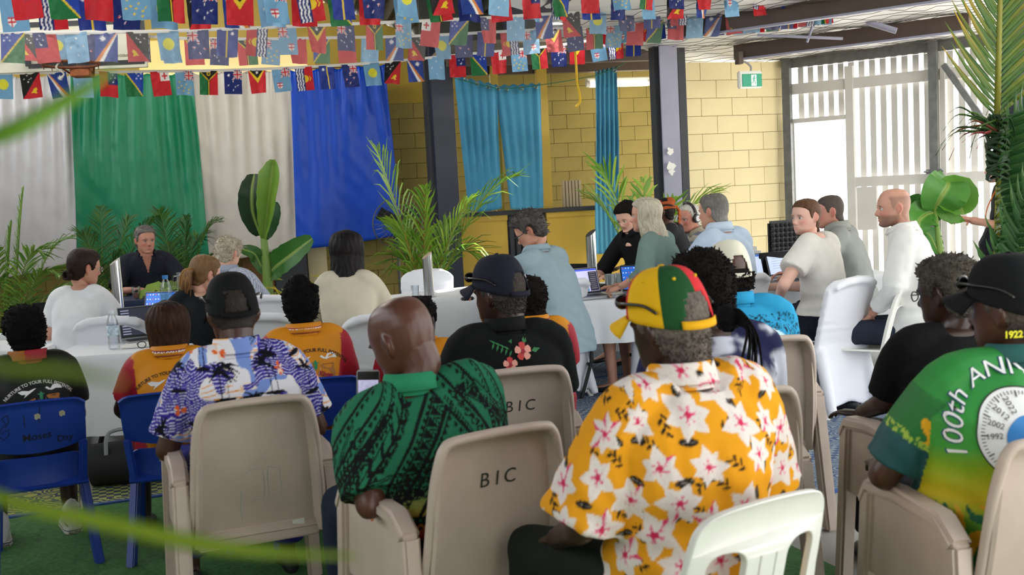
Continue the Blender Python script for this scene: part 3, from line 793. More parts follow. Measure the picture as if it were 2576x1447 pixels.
    if stubble:
        sc_, amt = stubble[0], stubble[1]; 
        sb = smoothstep(-0.03, -0.055, z) * smoothstep(-0.035, 0.0, y) * smoothstep(-0.128, -0.115, z) * (1 - lip)
        if len(stubble) > 2: sb = np.maximum(sb * (stubble[2] == 'beard'), np.exp(-(x / 0.027) ** 4 - ((z + 0.0585) / 0.006) ** 2) * (y > 0.07))
        hc[:] = hc * (1 - amt * sb[:, None]) + np.array(cloth(sc_)) * amt * sb[:, None]
    if stubble and len(stubble) > 3:
        hm_ = (0.4 * hair_mask(hl, headw, 0.03, 0.0, 0.055))[:, None]; hc[:] = hc * (1 - hm_) + np.array(cloth(stubble[0])) * hm_
    setcol(me, cols)
    po = link('person', me, skin_mat(skin[1])); po.location = base; po.rotation_euler = (0, 0, yaw); tag(po, label, 'person', group)
    bpy.data.meshes.remove(bme)
    if face:
        for s in (-1, 1):
            e = MB().ball((0, 0, 0), 0.0122, 14, 12); em = e.mesh('eye'); c = getco(em); q = c[:, 1] / 0.0122
            cc = np.tile(np.array((0.62, 0.58, 0.55)), (len(c), 1)); cc[q > 0.80] = hx(face if isinstance(face, str) else '#3a2a1c'); cc[q > 0.955] = (0.005, 0.005, 0.005); setcol(em, cc)
            eo = link('eye', em, M_eye, po); eo.matrix_local = HM @ Matrix.Translation((s * 0.032 * headw, 0.0755, 0.001))
            lid = MB().tube([(x_, 0.0885 - abs(x_) ** 2 * 12 - 0.0, 0.0075 - (x_ / 0.018) ** 2 * 0.006) for x_ in np.linspace(-0.017, 0.017, 7)], [0.0012, 0.0022, 0.0027, 0.0028, 0.0027, 0.0022, 0.0012], 5)
            lm = lid.mesh('eyelid'); setcol(lm, np.tile(sk * np.array([0.5, 0.42, 0.40]), (len(lm.vertices), 1)))
            lo = link('eyelid', lm, skin_mat(skin[1]), po); lo.matrix_local = HM @ Matrix.Translation((s * 0.032 * headw, -0.0015, 0.001))
    info = dict(o=po, HM=HM, spine=spine, Sh=Sh, El=El, Wr=Wr, S=S, hs=hs, hl=hl, hd=hd_me, to_body=to_body, sw=sw, base=base, headw=headw, yaw=yaw)
    # --- trousers
    if legs and trousers:
        short = trousers[1] if isinstance(trousers, tuple) else 1.0
        tcol = trousers[0] if isinstance(trousers, tuple) else trousers
        b = MB(); torso(b, 0.006, top=0.36)
        for s in (-1, 1):
            hipj = Vector((s * 0.088, 0, hz - 0.005))
            b.tube(catmull([hipj, hipj.lerp(Kn[s], 0.5), Kn[s]], 4), (np.linspace(0.100, 0.076, 9)) * fa, 12)
            if short >= 1:
                b.tube(catmull([Kn[s], Kn[s].lerp(An[s], 0.4), An[s] + Vector((0, 0, 0.04))], 4), np.linspace(0.074, 0.066, 9) * fa, 12); b.ball(Kn[s], 0.077 * fa, 10, 8)
        tm = voxel(b, 0.020, 3); c = getco(tm); setco(tm, c + normals(tm) * (0.006 * vnoise(c, 14, 5))[:, None]); setcol(tm, np.tile(np.array(cloth(tcol)), (len(c), 1)) * (1 + 0.12 * vnoise(c, 9, 8))[:, None])
        link('trousers' if short >= 1 else 'shorts', tm, M_trous, po)
        if shoes:
            for s in (-1, 1):
                A = An[s]; b = MB()
                rings = []
                for t_, w_, h_ in ((-0.075, 0.020, 0.05), (-0.06, 0.036, 0.085), (0.0, 0.040, 0.085), (0.06, 0.042, 0.06), (0.12, 0.046, 0.045), (0.165, 0.036, 0.034), (0.185, 0.018, 0.022)):
                    rings.append([Vector((A.x + w_ * math.cos(k * math.pi / 5), A.y + t_, 0.002 + h_ / 2 * (1 + math.sin(k * math.pi / 5)))) for k in range(10)])
                b.rings(rings); b.build('shoe', mat('shoe_' + shoes, shoes, 0.5), po)
    # --- shirt
    if shirt:
        sv = shirt.get('v', 0.013); gr = shirt.get('grow', 0.012)
        b = MB(); torso(b, gr, hem=shirt.get('hem', -0.16), widen=shirt.get('widen', 1.0), top=1.0)
        sl = shirt.get('sleeve', 0.62); sr = shirt.get('sr', 0.016)
        for s in (-1, 1):
            up0 = spine(0.93) + Vector((s * 0.05, 0, 0))
            if sl > 0:
                e1 = Sh[s].lerp(El[s], min(sl, 1.0))
                n_ = 10
                pts = catmull([up0, Sh[s], e1], 5)
                rad = np.interp(np.linspace(0, 1, len(pts)), [0, 0.5, 1.0], [0.05 * fa + gr, 0.056 * fa + sr, 0.050 * fa + sr + shirt.get('flare', 0.006)])
                b.tube(pts, rad, 14)
                if sl > 1:
                    b.ball(El[s], 0.046 * fa + sr, 10, 8)
                    w1 = El[s].lerp(Wr[s], min(1, sl - 1))
                    b.tube(catmull([El[s], El[s].lerp(w1, 0.5), w1], 4), np.linspace(0.044 * fa + sr, 0.034 * fa + sr * 0.8, 9), 12)
        sm = voxel(b, sv, shirt.get('smooth', max(3, int(5 * 0.011 / sv))))
        c = getco(sm); nn = normals(sm)
        amp = shirt.get('fold', 0.006)
        st = np.array(shirt.get('fs', (7, 7, 4.0)))
        fold = amp * (vnoise(c * st, 1.0, 11) + 0.6 * vnoise(c * st * 2.3 + 5, 1.0, 4))
        tt = (c[:, 2] - hz) / (L * ca)
        fold += amp * 0.8 * np.sin(c[:, 0] * 40 + c[:, 2] * 55 + 4 * vnoise(c, 5, 2)) * smoothstep(0.75, 0.3, tt) * 0.6
        setco(sm, c + nn * fold[:, None])
        sc_ = np.array(shirt['paint'](c, nn, dict(hz=hz, L=L * ca, tt=tt, Sh=Sh, El=El, sw=sw, spine=spine)) if 'paint' in shirt else np.tile(np.array(cloth(shirt['col'])), (len(c), 1)) * (1 + 0.05 * vnoise(c, 30, 7))[:, None])
        setcol(sm, sc_)
        so = link(shirt.get('name', 'shirt'), sm, shirt.get('mat', M_shirtv), po); info['shirt'] = so
        if shirt.get('collar'):
            cc = shirt['collar']; ch = shirt.get('ch', 0.045); cr = shirt.get('cr', 0.072)
            rows = []
            cp = [(-0.022, 0.020), (0.0, 0.006), (ch * 0.6, 0.001), (ch, 0.0), (ch * 1.02, 0.010), (ch * 0.45, 0.017), (-0.006, 0.028)]
            if callable(cc): cp = [(float(np.interp(q, range(7), [a_ for a_, _ in cp])), float(np.interp(q, range(7), [b_ for _, b_ in cp]))) for q in np.linspace(0, 6, 31)]
            NC = 120 if callable(cc) else 28
            for k, (dz, dr) in enumerate(cp):
                row = []
                for j in range(NC + 1):
                    gp = R(shirt.get('gap', 24)); th = math.pi / 2 + gp + (2 * math.pi - 2 * gp) * j / NC     # open at the front
                    fr = math.sin(th)                                # +1 front
                    p = spine(0.99) + Vector((0, 0.008, 0.0))
                    rr_ = (cr * fa * (0.8 + 0.2 * S)) + dr
                    row.append(p + Vector((rr_ * 1.0 * math.cos(th), rr_ * 1.02 * math.sin(th) + 0.0, dz - 0.030 * max(0, fr) * (1 + 0.3 * k / (len(cp) - 1)) + 0.012 * (1 - fr) * 0.5)))
                rows.append(row)
            cb = MB(); cb.shell(rows, 0.004); cm = cb.mesh('collar'); c = getco(cm)
            if callable(cc): setcol(cm, cc(c))
            else: setcol(cm, np.tile(np.array(cloth(cc)), (len(c), 1)))
            info['collar'] = link('collar', cm, shirt.get('mat', M_shirtv), po)
    if hair: info['hair'] = make_hair(info, **hair)
    return info

def head_obj(info, name, mb_or_me, m, cols=None):
    """attach something worn on the head, modelled in head coordinates"""
    me = mb_or_me.mesh(name) if isinstance(mb_or_me, MB) else mb_or_me
    if cols is not None: setcol(me, np.tile(np.array(cloth(cols)), (len(me.vertices), 1)) if not isinstance(cols, np.ndarray) else cols)
    o = link(name, me, m, info['o']); o.matrix_local = info['HM']; return o

def make_hair(info, kind='short', tz=9.0, col='#1a1512', th=0.010, noise=0.003, ns=60, recede=0.0, low=0.0, bald=0.0, col2=None, m=None, n=130, length=0.22, top=0.0, part='hair', mask=None):
    w = info['headw']; c = info['hl'].copy(); hd = info['hd']; nn = normals(hd)
    mk = hair_mask(c, w, recede, low, bald)
    if mask: mk = mk * mask(c)
    d = np.where(mk > 0.02, th * mk + top * smoothstep(0.02, 0.1, c[:, 2]) * mk + noise * mk * (vnoise(c, ns, 1) + 0.5 * vnoise(c, ns * 2.2, 2)), 0) - 0.004 * (1 - mk)
    keep = mk > 0.01
    # keep only faces that touch hair
    faces = [tuple(p.vertices) for p in hd.polygons]
    k_ = keep[np.array([f[:4] if len(f) == 4 else (f + (f[0],))[:4] for f in faces])].any(axis=1)
    idx = np.unique(np.concatenate([np.array(f) for f, q in zip(faces, k_) if q]))
    rem = -np.ones(len(c), int); rem[idx] = np.arange(len(idx))
    me = mesh_from(part, (c + nn * d[:, None])[idx], [tuple(int(rem[i]) for i in f) for f, q in zip(faces, k_) if q])
    c1 = np.array(cloth(col)); cl = np.tile(c1, (len(idx), 1))
    if col2:
        t = 0.5 + 0.5 * vnoise(c[idx] * np.array([1, 1, 0.3]), 130, 9)
        if isinstance(col2, tuple): t = np.clip(t * 0.5 + col2[1](c[idx]), 0, 1); col2 = col2[0]
        cl = cl * (1 - t[:, None]) + np.array(cloth(col2)) * t[:, None]
    setcol(me, cl)
    mm = m or (M_curl if kind in ('afro', 'curl') else M_hair)
    o = head_obj(info, part, me, mm)
    if kind in ('afro', 'curl', 'tuft'):      # short tufts so that the outline is not a clean curve
        rng = np.random.default_rng(len(info['o'].name) + 3)
        cand = idx[(mk[idx] > 0.7) & (c[idx, 2] < tz)]
        pick = rng.choice(cand, size=min(len(cand), n), replace=False)
        b = MB()
        for i in pick:
            p = Vector(c[i] + nn[i] * (d[i] - 0.004)); q = Vector(nn[i])
            tl = 0.0065 if kind != 'tuft' else 0.010
            tl = tl * rng.uniform(0.6, 1.3)
            sdv = Vector(rng.normal(size=3)) * (0.002 if kind != 'tuft' else 0.004)
            b.tube([p, p + q * tl * 0.6 + sdv, p + q * tl + sdv * 2.2], [0.0032, 0.0028, 0.0012], 4)
        tm = b.mesh('curls'); setcol(tm, np.tile(c1 if not col2 else (c1 + np.array(cloth(col2))) / 2, (len(tm.vertices), 1)))
        t = tag(link('curls', tm, mm, o), kind='stuff')
    return o

def strands(info, name, roots, fn, rad, cols, m=None, n=5, parent=None):
    """locks of hair: fn(root, k) -> points in head coordinates"""
    b = MB(); cl = []
    for k, r in enumerate(roots):
        pts = fn(r, k); v0 = len(b.v)
        L = len(pts); rr = [rad * (0.55 + 0.45 * math.sin(math.pi * min(0.98, 0.25 + 0.7 * i / (L - 1)))) for i in range(L)]; rr[-1] = rad * 0.2
        b.tube(pts, rr, n, flat=0.6)
        cl += [cols[k % len(cols)]] * (len(b.v) - v0)
    me = b.mesh(name); setcol(me, np.array([cloth(c) for c in cl]) if len(set(cl)) > 40 else np.array([{c: cloth(c) for c in set(cl)}[c] for c in cl]))
    return head_obj(info, name, me, m or M_hair) if parent is None else link(name, me, m or M_hair, parent)

def cap_hat(info, name, cols, brim=True, opening=True, strap=None, rim_f=0.045, rim_b=-0.012, crown=0.025, brim_col=None, button=None, panels=6, rot=0, eyelet=None, brim_len=0.075):
    """baseball cap: six-panel crown with an arched gap and strap at the back, curved brim, top button"""
    N, Mr = 72, 16
    v = []; 
    rim = lambda th: rim_b + (rim_f - rim_b) * (0.5 + 0.5 * math.sin(th))
    w = info['headw']
    topz = 0.118 + crown
    for i in range(Mr + 1):
        u = i / Mr
        for j in range(N):
            th = 2 * math.pi * j / N; ct, st = math.cos(th), math.sin(th)
            r0 = rim(th); z = r0 + (topz - r0) * math.sin(u * math.pi / 2)
            a, f, b_ = head_at(min(r0 + (0.118 - r0) * 0.2, 0.05)); k = math.cos(u * math.pi / 2) ** 0.62 if u < 1 else 0
            bulge = 1 + 0.010 * math.cos(panels * th + math.pi) * math.sin(u * math.pi)
            cx = (a + 0.012) * w; cy = (f - b_) / 2 + 0.013; yc = (f + b_) / 2
            e = 2 / 2.2
            v.append((cx * math.copysign(abs(ct) ** e, ct) * k * bulge, yc + cy * math.copysign(abs(st) ** e, st) * k * bulge, z))
    F = []; fc = []
    for i in range(Mr):
        for j in range(N):
            th = 2 * math.pi * (j + 0.5) / N
            dth = (th - 1.5 * math.pi)
            if opening and abs(dth) < 0.52 and (i + 0.5) / Mr < 0.40 * math.sqrt(max(0, 1 - (dth / 0.52) ** 2)) : continue
            k = (j + 1) % N
            F.append((i * N + j, i * N + k, (i + 1) * N + k, (i + 1) * N + j)); fc.append(int(((th + rot) % (2 * math.pi)) / (2 * math.pi) * panels) % panels)
    me = bpy.data.meshes.new(name)
    me.from_pydata(v, [], F); me.update(); me.polygons.foreach_set('use_smooth', [True] * len(F))
    a = me.color_attributes.new('Col', 'FLOAT_COLOR', 'CORNER')
    cc = np.ones((len(me.loops), 4), np.float32); li = 0
    for p, q in zip(me.polygons, fc):
        for _ in p.vertices: cc[li, :3] = cloth(cols[q % len(cols)]); li += 1
    a.data.foreach_set('color', cc.ravel())
    o = head_obj(info, name, me, vmat('cap_cloth', 0.85, bump=0.15, bscale=250, spec=0.2))
    sm_ = o.modifiers.new('thick', 'SOLIDIFY'); sm_.thickness = 0.003; sm_.offset = -1
    if brim:
        rows = []
        for i in range(7):
            u = i / 6; row = []
            for j in range(17):
                t = (j / 16 - 0.5) * 2; th = math.pi / 2 - t * 1.05
                a_, f, b_ = head_at(0.04)
                ex = (a_ + 0.014) * w * math.cos(th); ey = (f + b_) / 2 + ((f - b_) / 2 + 0.014) * math.sin(th)
                row.append((ex * (1 + 0.12 * u), ey + brim_len * u * (1 - 0.55 * t * t), rim(th) + 0.004 - 0.020 * u - 0.022 * t * t * u - 0.004))
            rows.append(row)
        bb = MB(); bb.shell(rows, 0.004); bm_ = bb.mesh('brim'); setcol(bm_, np.tile(np.array(cloth(brim_col or cols[0])), (len(bm_.vertices), 1)))
        link('brim', bm_, vmat('cap_cloth'), o)
    if opening:
        rows = []
        for i in range(2):
            rows.append([(v[0 * N + int(round(N * 0.75)) + j][0] * 1.02, v[int(round(N * 0.75)) + j][1] * 1.02 - 0.001, v[int(round(N * 0.75)) + j][2] + i * 0.020) for j in range(-7, 8)])
        bb = MB(); bb.shell(rows, 0.003); bm_ = bb.mesh('strap'); setcol(bm_, np.tile(np.array(cloth(strap or cols[0])), (len(bm_.vertices), 1))); link('strap', bm_, vmat('cap_cloth'), o)
    bb = MB().ball((0, -0.008, topz), (0.008, 0.008, 0.005), 8, 6); bm_ = bb.mesh('button'); setcol(bm_, np.tile(np.array(cloth(button or cols[0])), (len(bm_.vertices), 1))); link('button', bm_, vmat('cap_cloth'), o)
    if eyelet:
        for k in range(panels):
            th = (k + 0.5) * 2 * math.pi / panels - rot; u = 0.62
            i, j = int(Mr * u), int(th / (2 * math.pi) * N) % N
            bb = MB().ball(Vector(v[i * N + j]) * 1.01, 0.0045, 8, 6); bm_ = bb.mesh('eyelet'); setcol(bm_, np.tile(np.array(cloth(eyelet)), (len(bm_.vertices), 1))); link('eyelet', bm_, vmat('cap_cloth'), o)
    info['cap'] = o
    return o
def spectacles(info, col='#17181a', lens=True, rim=0.0016, dz=0.0, temple=True):
    b = MB(); w = info['headw']
    for s in (-1, 1):
        b.tube([(s * 0.034 * w + 0.021 * math.cos(t), 0.103 - 0.004 * abs(math.cos(t)), -0.002 + dz + 0.017 * math.sin(t)) for t in np.linspace(0, 2 * math.pi, 21)], rim, 6)
        if temple: b.tube([(s * 0.056 * w, 0.100, 0.004 + dz), (s * 0.080 * w, 0.06, 0.006 + dz), (s * 0.083 * w, -0.005, 0.010 + dz), (s * 0.080 * w, -0.02, -0.005 + dz)], rim, 6)
    b.tube([(-0.013, 0.104, 0.002 + dz), (0, 0.109, 0.005 + dz), (0.013, 0.104, 0.002 + dz)], rim, 6)
    o = head_obj(info, 'spectacles', b, mat('frame_' + col, col, 0.3))
    if lens:
        for s in (-1, 1):
            q = MB(); q.rings([[(s * 0.034 * w + 0.020 * math.cos(t), y_, -0.002 + dz + 0.016 * math.sin(t)) for t in np.linspace(0, 2 * math.pi, 20)[:-1]] for y_ in (0.101, 0.1025)])
            link('lens', q.mesh('lens'), glassmat('clear_lens'), o)
    return o
# ================================================================ printed cloth
class Canvas:
    """a small drawing board in metres, read back at the points of a garment"""
    def __init__(s, x0, x1, z0, z1, bg, res=0.0022):
        s.x0, s.z0, s.res = x0, z0, res
        s.w, s.h = int((x1 - x0) / res), int((z1 - z0) / res)
        s.a = np.tile(np.array(cloth(bg), np.float32), (s.h, s.w, 1))
    def _win(s, xa, xb, za, zb):
        i0 = max(0, int((za - s.z0) / s.res)); i1 = min(s.h, int((zb - s.z0) / s.res) + 2); j0 = max(0, int((xa - s.x0) / s.res)); j1 = min(s.w, int((xb - s.x0) / s.res) + 2)
        if i1 <= i0 or j1 <= j0: return None
        zz, xx = np.mgrid[i0:i1, j0:j1]
        return slice(i0, i1), slice(j0, j1), s.x0 + (xx + 0.5) * s.res, s.z0 + (zz + 0.5) * s.res
    def put(s, win, m, c, al=1.0):
        if win is None: return
        r = s.a[win[0], win[1]]; m = (m * al)[..., None]; s.a[win[0], win[1]] = r * (1 - m) + np.array(cloth(c), np.float32) * m
    def poly(s, pts, c, al=1.0):
        p = np.array(pts, float); wv = s._win(p[:, 0].min(), p[:, 0].max(), p[:, 1].min(), p[:, 1].max())
        if wv is None: return
        x, z = wv[2], wv[3]; ins = np.zeros(x.shape, bool); n = len(p)
        for i in range(n):
            xa, za = p[i]; xb, zb = p[(i + 1) % n]
            if za == zb: continue
            ins ^= ((za > z) != (zb > z)) & (x < (xb - xa) * (z - za) / (zb - za) + xa)
        s.put(wv, ins.astype(np.float32), c, al)
    def ell(s, cx, cz, a, b, c, rot=0.0, al=1.0):
        r = max(a, b); wv = s._win(cx - r, cx + r, cz - r, cz + r)
        if wv is None: return
        dx, dz = wv[2] - cx, wv[3] - cz; u = dx * math.cos(rot) + dz * math.sin(rot); v = -dx * math.sin(rot) + dz * math.cos(rot)
        s.put(wv, ((u / a) ** 2 + (v / b) ** 2 < 1).astype(np.float32), c, al)
    def line(s, pts, w, c, al=1.0, taper=False):
        p = [tuple(q) for q in pts]
        for i in range(len(p) - 1):
            (xa, za), (xb, zb) = p[i], p[i + 1]; ww = w * (1 - 0.85 * i / (len(p) - 1)) if taper else w
            wv = s._win(min(xa, xb) - ww, max(xa, xb) + ww, min(za, zb) - ww, max(za, zb) + ww)
            if wv is None: continue
            dx, dz = xb - xa, zb - za; L2 = dx * dx + dz * dz + 1e-12
            t = np.clip(((wv[2] - xa) * dx + (wv[3] - za) * dz) / L2, 0, 1)
            dd = np.hypot(wv[2] - xa - t * dx, wv[3] - za - t * dz)
            s.put(wv, (dd < ww / 2).astype(np.float32), c, al)
    def grid(s):
        zz, xx = np.mgrid[0:s.h, 0:s.w]; return s.x0 + (xx + 0.5) * s.res, s.z0 + (zz + 0.5) * s.res
    def at(s, x, z):
        j = np.clip((x - s.x0) / s.res - 0.5, 0, s.w - 1.001); i = np.clip((z - s.z0) / s.res - 0.5, 0, s.h - 1.001)
        i0, j0 = i.astype(int), j.astype(int); fi, fj = (i - i0)[:, None], (j - j0)[:, None]
        return (s.a[i0, j0] * (1 - fi) + s.a[i0 + 1, j0] * fi) * (1 - fj) + (s.a[i0, j0 + 1] * (1 - fi) + s.a[i0 + 1, j0 + 1] * fi) * fj
def uvx(c): return c[:, 0] + 0.75 * np.sign(c[:, 0]) * np.maximum(0, c[:, 1] + 0.12) * smoothstep(0.10, 0.2, np.abs(c[:, 0])), c[:, 2]
def n2(x, z, sc, seed): return vnoise(np.stack([x.ravel(), z.ravel(), np.zeros(x.size)], 1), sc, seed).reshape(x.shape)
def scatter(x0, x1, z0, z1, r, seed, tries=4000):
    rg = np.random.default_rng(seed); pts = []
    for _ in range(tries):
        p = (rg.uniform(x0, x1), rg.uniform(z0, z1))
        if all((p[0] - q[0]) ** 2 + (p[1] - q[1]) ** 2 > r * r for q in pts): pts.append(p)
    return pts

def paint_floral(c, nn, k):
    cv = Canvas(-0.75, 0.75, 0.15, 1.25, '#e0991c', 0.002); rg = np.random.default_rng(4)
    for (x, z) in scatter(-0.75, 0.75, 0.15, 1.25, 0.060, 8):      # black leaf sprigs first
        a = rg.uniform(0, 6.28)
        if rg.random() < 0.55:
            for t in range(5):
                s = -1 if t % 2 else 1; px, pz = x + 0.010 * t * math.cos(a), z + 0.010 * t * math.sin(a)
                cv.ell(px + 0.008 * math.cos(a + s * 1.1), pz + 0.008 * math.sin(a + s * 1.1), 0.010, 0.004, '#1d1a16', a + s * 0.8)
            cv.line([(x, z), (x + 0.05 * math.cos(a), z + 0.05 * math.sin(a))], 0.0022, '#1d1a16')
        else:
            cv.ell(x, z, 0.026, 0.010, '#1f1b18', a); cv.line([(x - 0.022 * math.cos(a), z - 0.022 * math.sin(a)), (x + 0.022 * math.cos(a), z + 0.022 * math.sin(a))], 0.0018, '#8a8276')
    for (x, z) in scatter(-0.75, 0.75, 0.15, 1.25, 0.090, 3):
        a0 = rg.uniform(0, 6.28); n = rg.choice([5, 6, 6, 7]); r0 = rg.uniform(0.052, 0.068)
        for t in range(n):
            a = a0 + t * 6.283 / n + rg.uniform(-0.12, 0.12); r = r0 * rg.uniform(0.85, 1.1)
            pts = []
            for u in np.linspace(0, 1, 9): pts.append((u * r, 0.34 * r * math.sin(math.pi * u ** 0.8) * (1 - 0.25 * u)))
            pts = pts + [(p[0], -p[1]) for p in pts[::-1]]
            cv.poly([(x + p[0] * math.cos(a) - p[1] * math.sin(a), z + p[0] * math.sin(a) + p[1] * math.cos(a)) for p in pts], '#ddd3cc')
            cv.line([(x, z), (x + 0.8 * r * math.cos(a), z + 0.8 * r * math.sin(a))], 0.0016, '#d9c2c4')
            for q in (-0.16, 0.0, 0.16): cv.line([(x, z), (x + 0.34 * r * math.cos(a + q), z + 0.34 * r * math.sin(a + q))], 0.0018, '#d8477a')
            if rg.random() < 0.2: cv.poly([(x + r * f * math.cos(a + g), z + r * f * math.sin(a + g)) for f, g in ((0.3, 0.1), (0.6, 0.4), (1.02, 0.12), (0.7, 0.1))], '#d63a6c')
        cv.ell(x, z, 0.0085, 0.0085, '#c62a55')
    u, z = uvx(c); return cv.at(u, z)

def paint_hawaii(c, nn, k):
    cv = Canvas(-0.75, 0.75, 0.15, 1.25, '#4739a6', 0.002); rg = np.random.default_rng(12)
    X, Z = cv.grid()
    cv.a[:] = np.array(hx('#43379f'))
    wv = np.sin((Z + 0.018 * n2(X, Z, 14, 1)) * 560 + 5 * n2(X, Z, 30, 2))
    cv.a[wv > 0.72] = hx('#d9d8f2'); cv.a[(wv < -0.86)] = hx('#221b66')
    f = n2(X * 0.8, Z * 1.6, 9, 5) + 0.5 * n2(X, Z, 22, 6)
    sky = f > 0.05; cv.a[sky] = np.array(hx('#e9e6ec'))
    s2 = sky & (n2(X * 1.2, Z * 0.8, 16, 7) > 0.15); cv.a[s2] = hx('#7d97d8')
    s3 = sky & (np.sin(Z * 300 + 6 * n2(X, Z, 12, 8)) > 0.75) & (n2(X, Z, 8, 9) > 0.0); cv.a[s3] = hx('#e8a04a')
    edge = (np.abs(f - 0.05) < 0.035); cv.a[edge & (n2(X, Z, 70, 3) > 0.0)] = hx('#f0e2cf')
    for (x, z) in scatter(-0.75, 0.75, 0.15, 1.25, 0.16, 5):       # little orange blooms
        for t in range(9):
            a = rg.uniform(0, 6.28); cv.ell(x + 0.015 * math.cos(a), z + 0.013 * math.sin(a), 0.011, 0.005, '#e8672a' if t % 3 else '#f3d9c4', a)
    for (x, z) in scatter(-0.75, 0.75, 0.15, 1.25, 0.135, 21):     # palms with islands
        hgt = rg.uniform(0.07, 0.12); ln = rg.uniform(-0.035, 0.035)
        for tr in range(rg.integers(1, 3)):
            ox = 0.022 * tr; pts = [(x + ox + ln * (q ** 2), z + hgt * q * (1 + 0.2 * tr)) for q in np.linspace(0, 1, 7)]
            cv.line(pts, 0.0038, '#14121f'); tx, tz = pts[-1]
            for t in range(9):
                a = rg.uniform(-0.5, 3.64); L = rg.uniform(0.036, 0.060)
                cv.line([(tx + L * q * math.cos(a), tz + L * q * math.sin(a) - 0.022 * q * q) for q in np.linspace(0, 1, 6)], 0.0105, '#15131d', taper=True)
        cv.ell(x + 0.01, z - 0.002, 0.040, 0.008, '#17141c', rg.uniform(-0.2, 0.2))
        if rg.random() < 0.4: cv.poly([(x + 0.06, z + 0.02), (x + 0.072, z + 0.048), (x + 0.08, z + 0.02)], '#f0c9a0')
    u, z = uvx(c); return cv.at(u, z)

def paint_poly(c, nn, k):
    """green cloth with black carved bands running down from the shoulder, warming to red and black at the hem"""
    cv = Canvas(-0.75, 0.75, 0.15, 1.25, '#256e4f', 0.002)
    X, Z = cv.grid(); zr = (Z - k['hz']) / k['L']
    ramp = [(-0.2, '#141417'), (0.02, '#17161a'), (0.07, '#b3372a'), (0.15, '#c98a3e'), (0.23, '#9a9a48'), (0.36, '#27704f'), (1.2, '#256e4f')]
    for ch in range(3): cv.a[..., ch] = np.interp(zr + 0.05 * n2(X, Z, 7, 1), [a for a, _ in ramp], [hx(b_)[ch] for _, b_ in ramp])
    K = '#131516'
    for sgn in (1, -1):      # fine carved rows under the broad bands
        U_ = np.abs(X) * 0.82 * 1.0 + Z * 0.57; m_ = (np.abs((U_ / 0.062) % 1 - 0.5) < 0.09) | ((np.abs((U_ / 0.062) % 1 - 0.22) < 0.10) & (((Z * 0.82 - np.abs(X) * 0.57) / 0.022) % 1 < 0.5 + 1.6 * ((U_ / 0.062) % 1 - 0.22)))
        cv.a[m_ & (zr > 0.05)] = hx(K)
        break
    def band(cx, cz, ang, L, draw):
        ca_, sa_ = math.cos(ang), math.sin(ang)
        draw(lambda u, v: (cx + u * ca_ - v * sa_, cz + u * sa_ + v * ca_), L)
    def teeth(T, L, h=0.034, st=0.036):
        u = 0
        while u < L:
            cv.poly([T(u, 0), T(u + st * 0.95, 0), T(u + st * 0.5, h)], K)
            cv.line([T(u + st * 0.62, h * 1.15), T(u + st * 1.0, h * 0.35), T(u + st * 1.28, h * 1.15)], 0.005, K)
            u += st
        for v in (-0.004, h * 1.5): cv.line([T(0, v), T(L, v)], 0.005, K)
    def diam(T, L):
        u = 0.012
        while u < L:
            cv.line([T(u - 0.013, 0), T(u, 0.011), T(u + 0.013, 0), T(u, -0.011), T(u - 0.013, 0)], 0.0045, K); u += 0.030
        for v in (-0.024, -0.032, 0.024, 0.031): cv.line([T(0, v), T(L, v)], 0.004, K)
    def solid(T, L):
        cv.poly([T(0, -0.012), T(L, -0.012), T(L, 0.012), T(0, 0.012)], K)
        u = 0.01
        while u < L: cv.ell(*T(u, 0), 0.005, 0.003, '#2c7f5a'); u += 0.017
    def chev(T, L):
        u = 0
        while u < L:
            cv.poly([T(u, -0.028), T(u + 0.028, 0), T(u, 0.028), T(u + 0.018, 0.028), T(u + 0.046, 0), T(u + 0.018, -0.028)], K)
            for q in range(4): cv.line([T(u + 0.03 + 0.006 * q, 0.012), T(u + 0.04 + 0.006 * q, 0.030)], 0.003, K)
            u += 0.055
    hz, L = k['hz'], k['L']
    for (cx, cz, ang, ln, kind) in ((-0.02, hz + 0.98 * L, R(237), 0.52, teeth), (0.03, hz + 0.98 * L, R(-62), 0.42, diam), (0.05, hz + 0.99 * L, R(-30), 0.40, teeth), (-0.12, hz + 0.98 * L, R(232), 0.40, chev),
                                  (-0.02, hz + 0.66 * L, R(-33), 0.30, solid), (0.16, hz + 0.86 * L, R(-85), 0.30, solid), (0.20, hz + 0.84 * L, R(-84), 0.28, teeth), (-0.20, hz + 0.95 * L, R(228), 0.40, solid),
                                  (-0.26, hz + 0.88 * L, R(240), 0.4, teeth), (-0.34, hz + 0.8 * L, R(250), 0.4, diam), (-0.44, hz + 0.7 * L, R(255), 0.35, chev), (0.30, hz + 0.86 * L, R(-75), 0.45, diam), (0.36, hz + 0.8 * L, R(-80), 0.4, chev), (0.46, hz + 0.7 * L, R(-85), 0.35, teeth),
                                  (-0.25, hz + 0.40 * L, R(8), 0.5, diam), (-0.25, hz + 0.30 * L, R(5), 0.5, teeth), (-0.3, hz + 0.2 * L, R(-4), 0.6, solid)):
        band(cx, cz, ang, ln, kind)
    for (x, z) in ((-0.06, hz + 0.53 * L), (0.10, hz + 0.55 * L), (0.27, hz + 0.62 * L)):
        for q in range(4): cv.poly([(x - 0.07, z - 0.028 * q), (x + 0.02, z + 0.034 - 0.022 * q), (x + 0.10, z + 0.006 - 0.03 * q), (x + 0.01, z + 0.012 - 0.024 * q)], K)
    u, z = uvx(c); return cv.at(u, z)

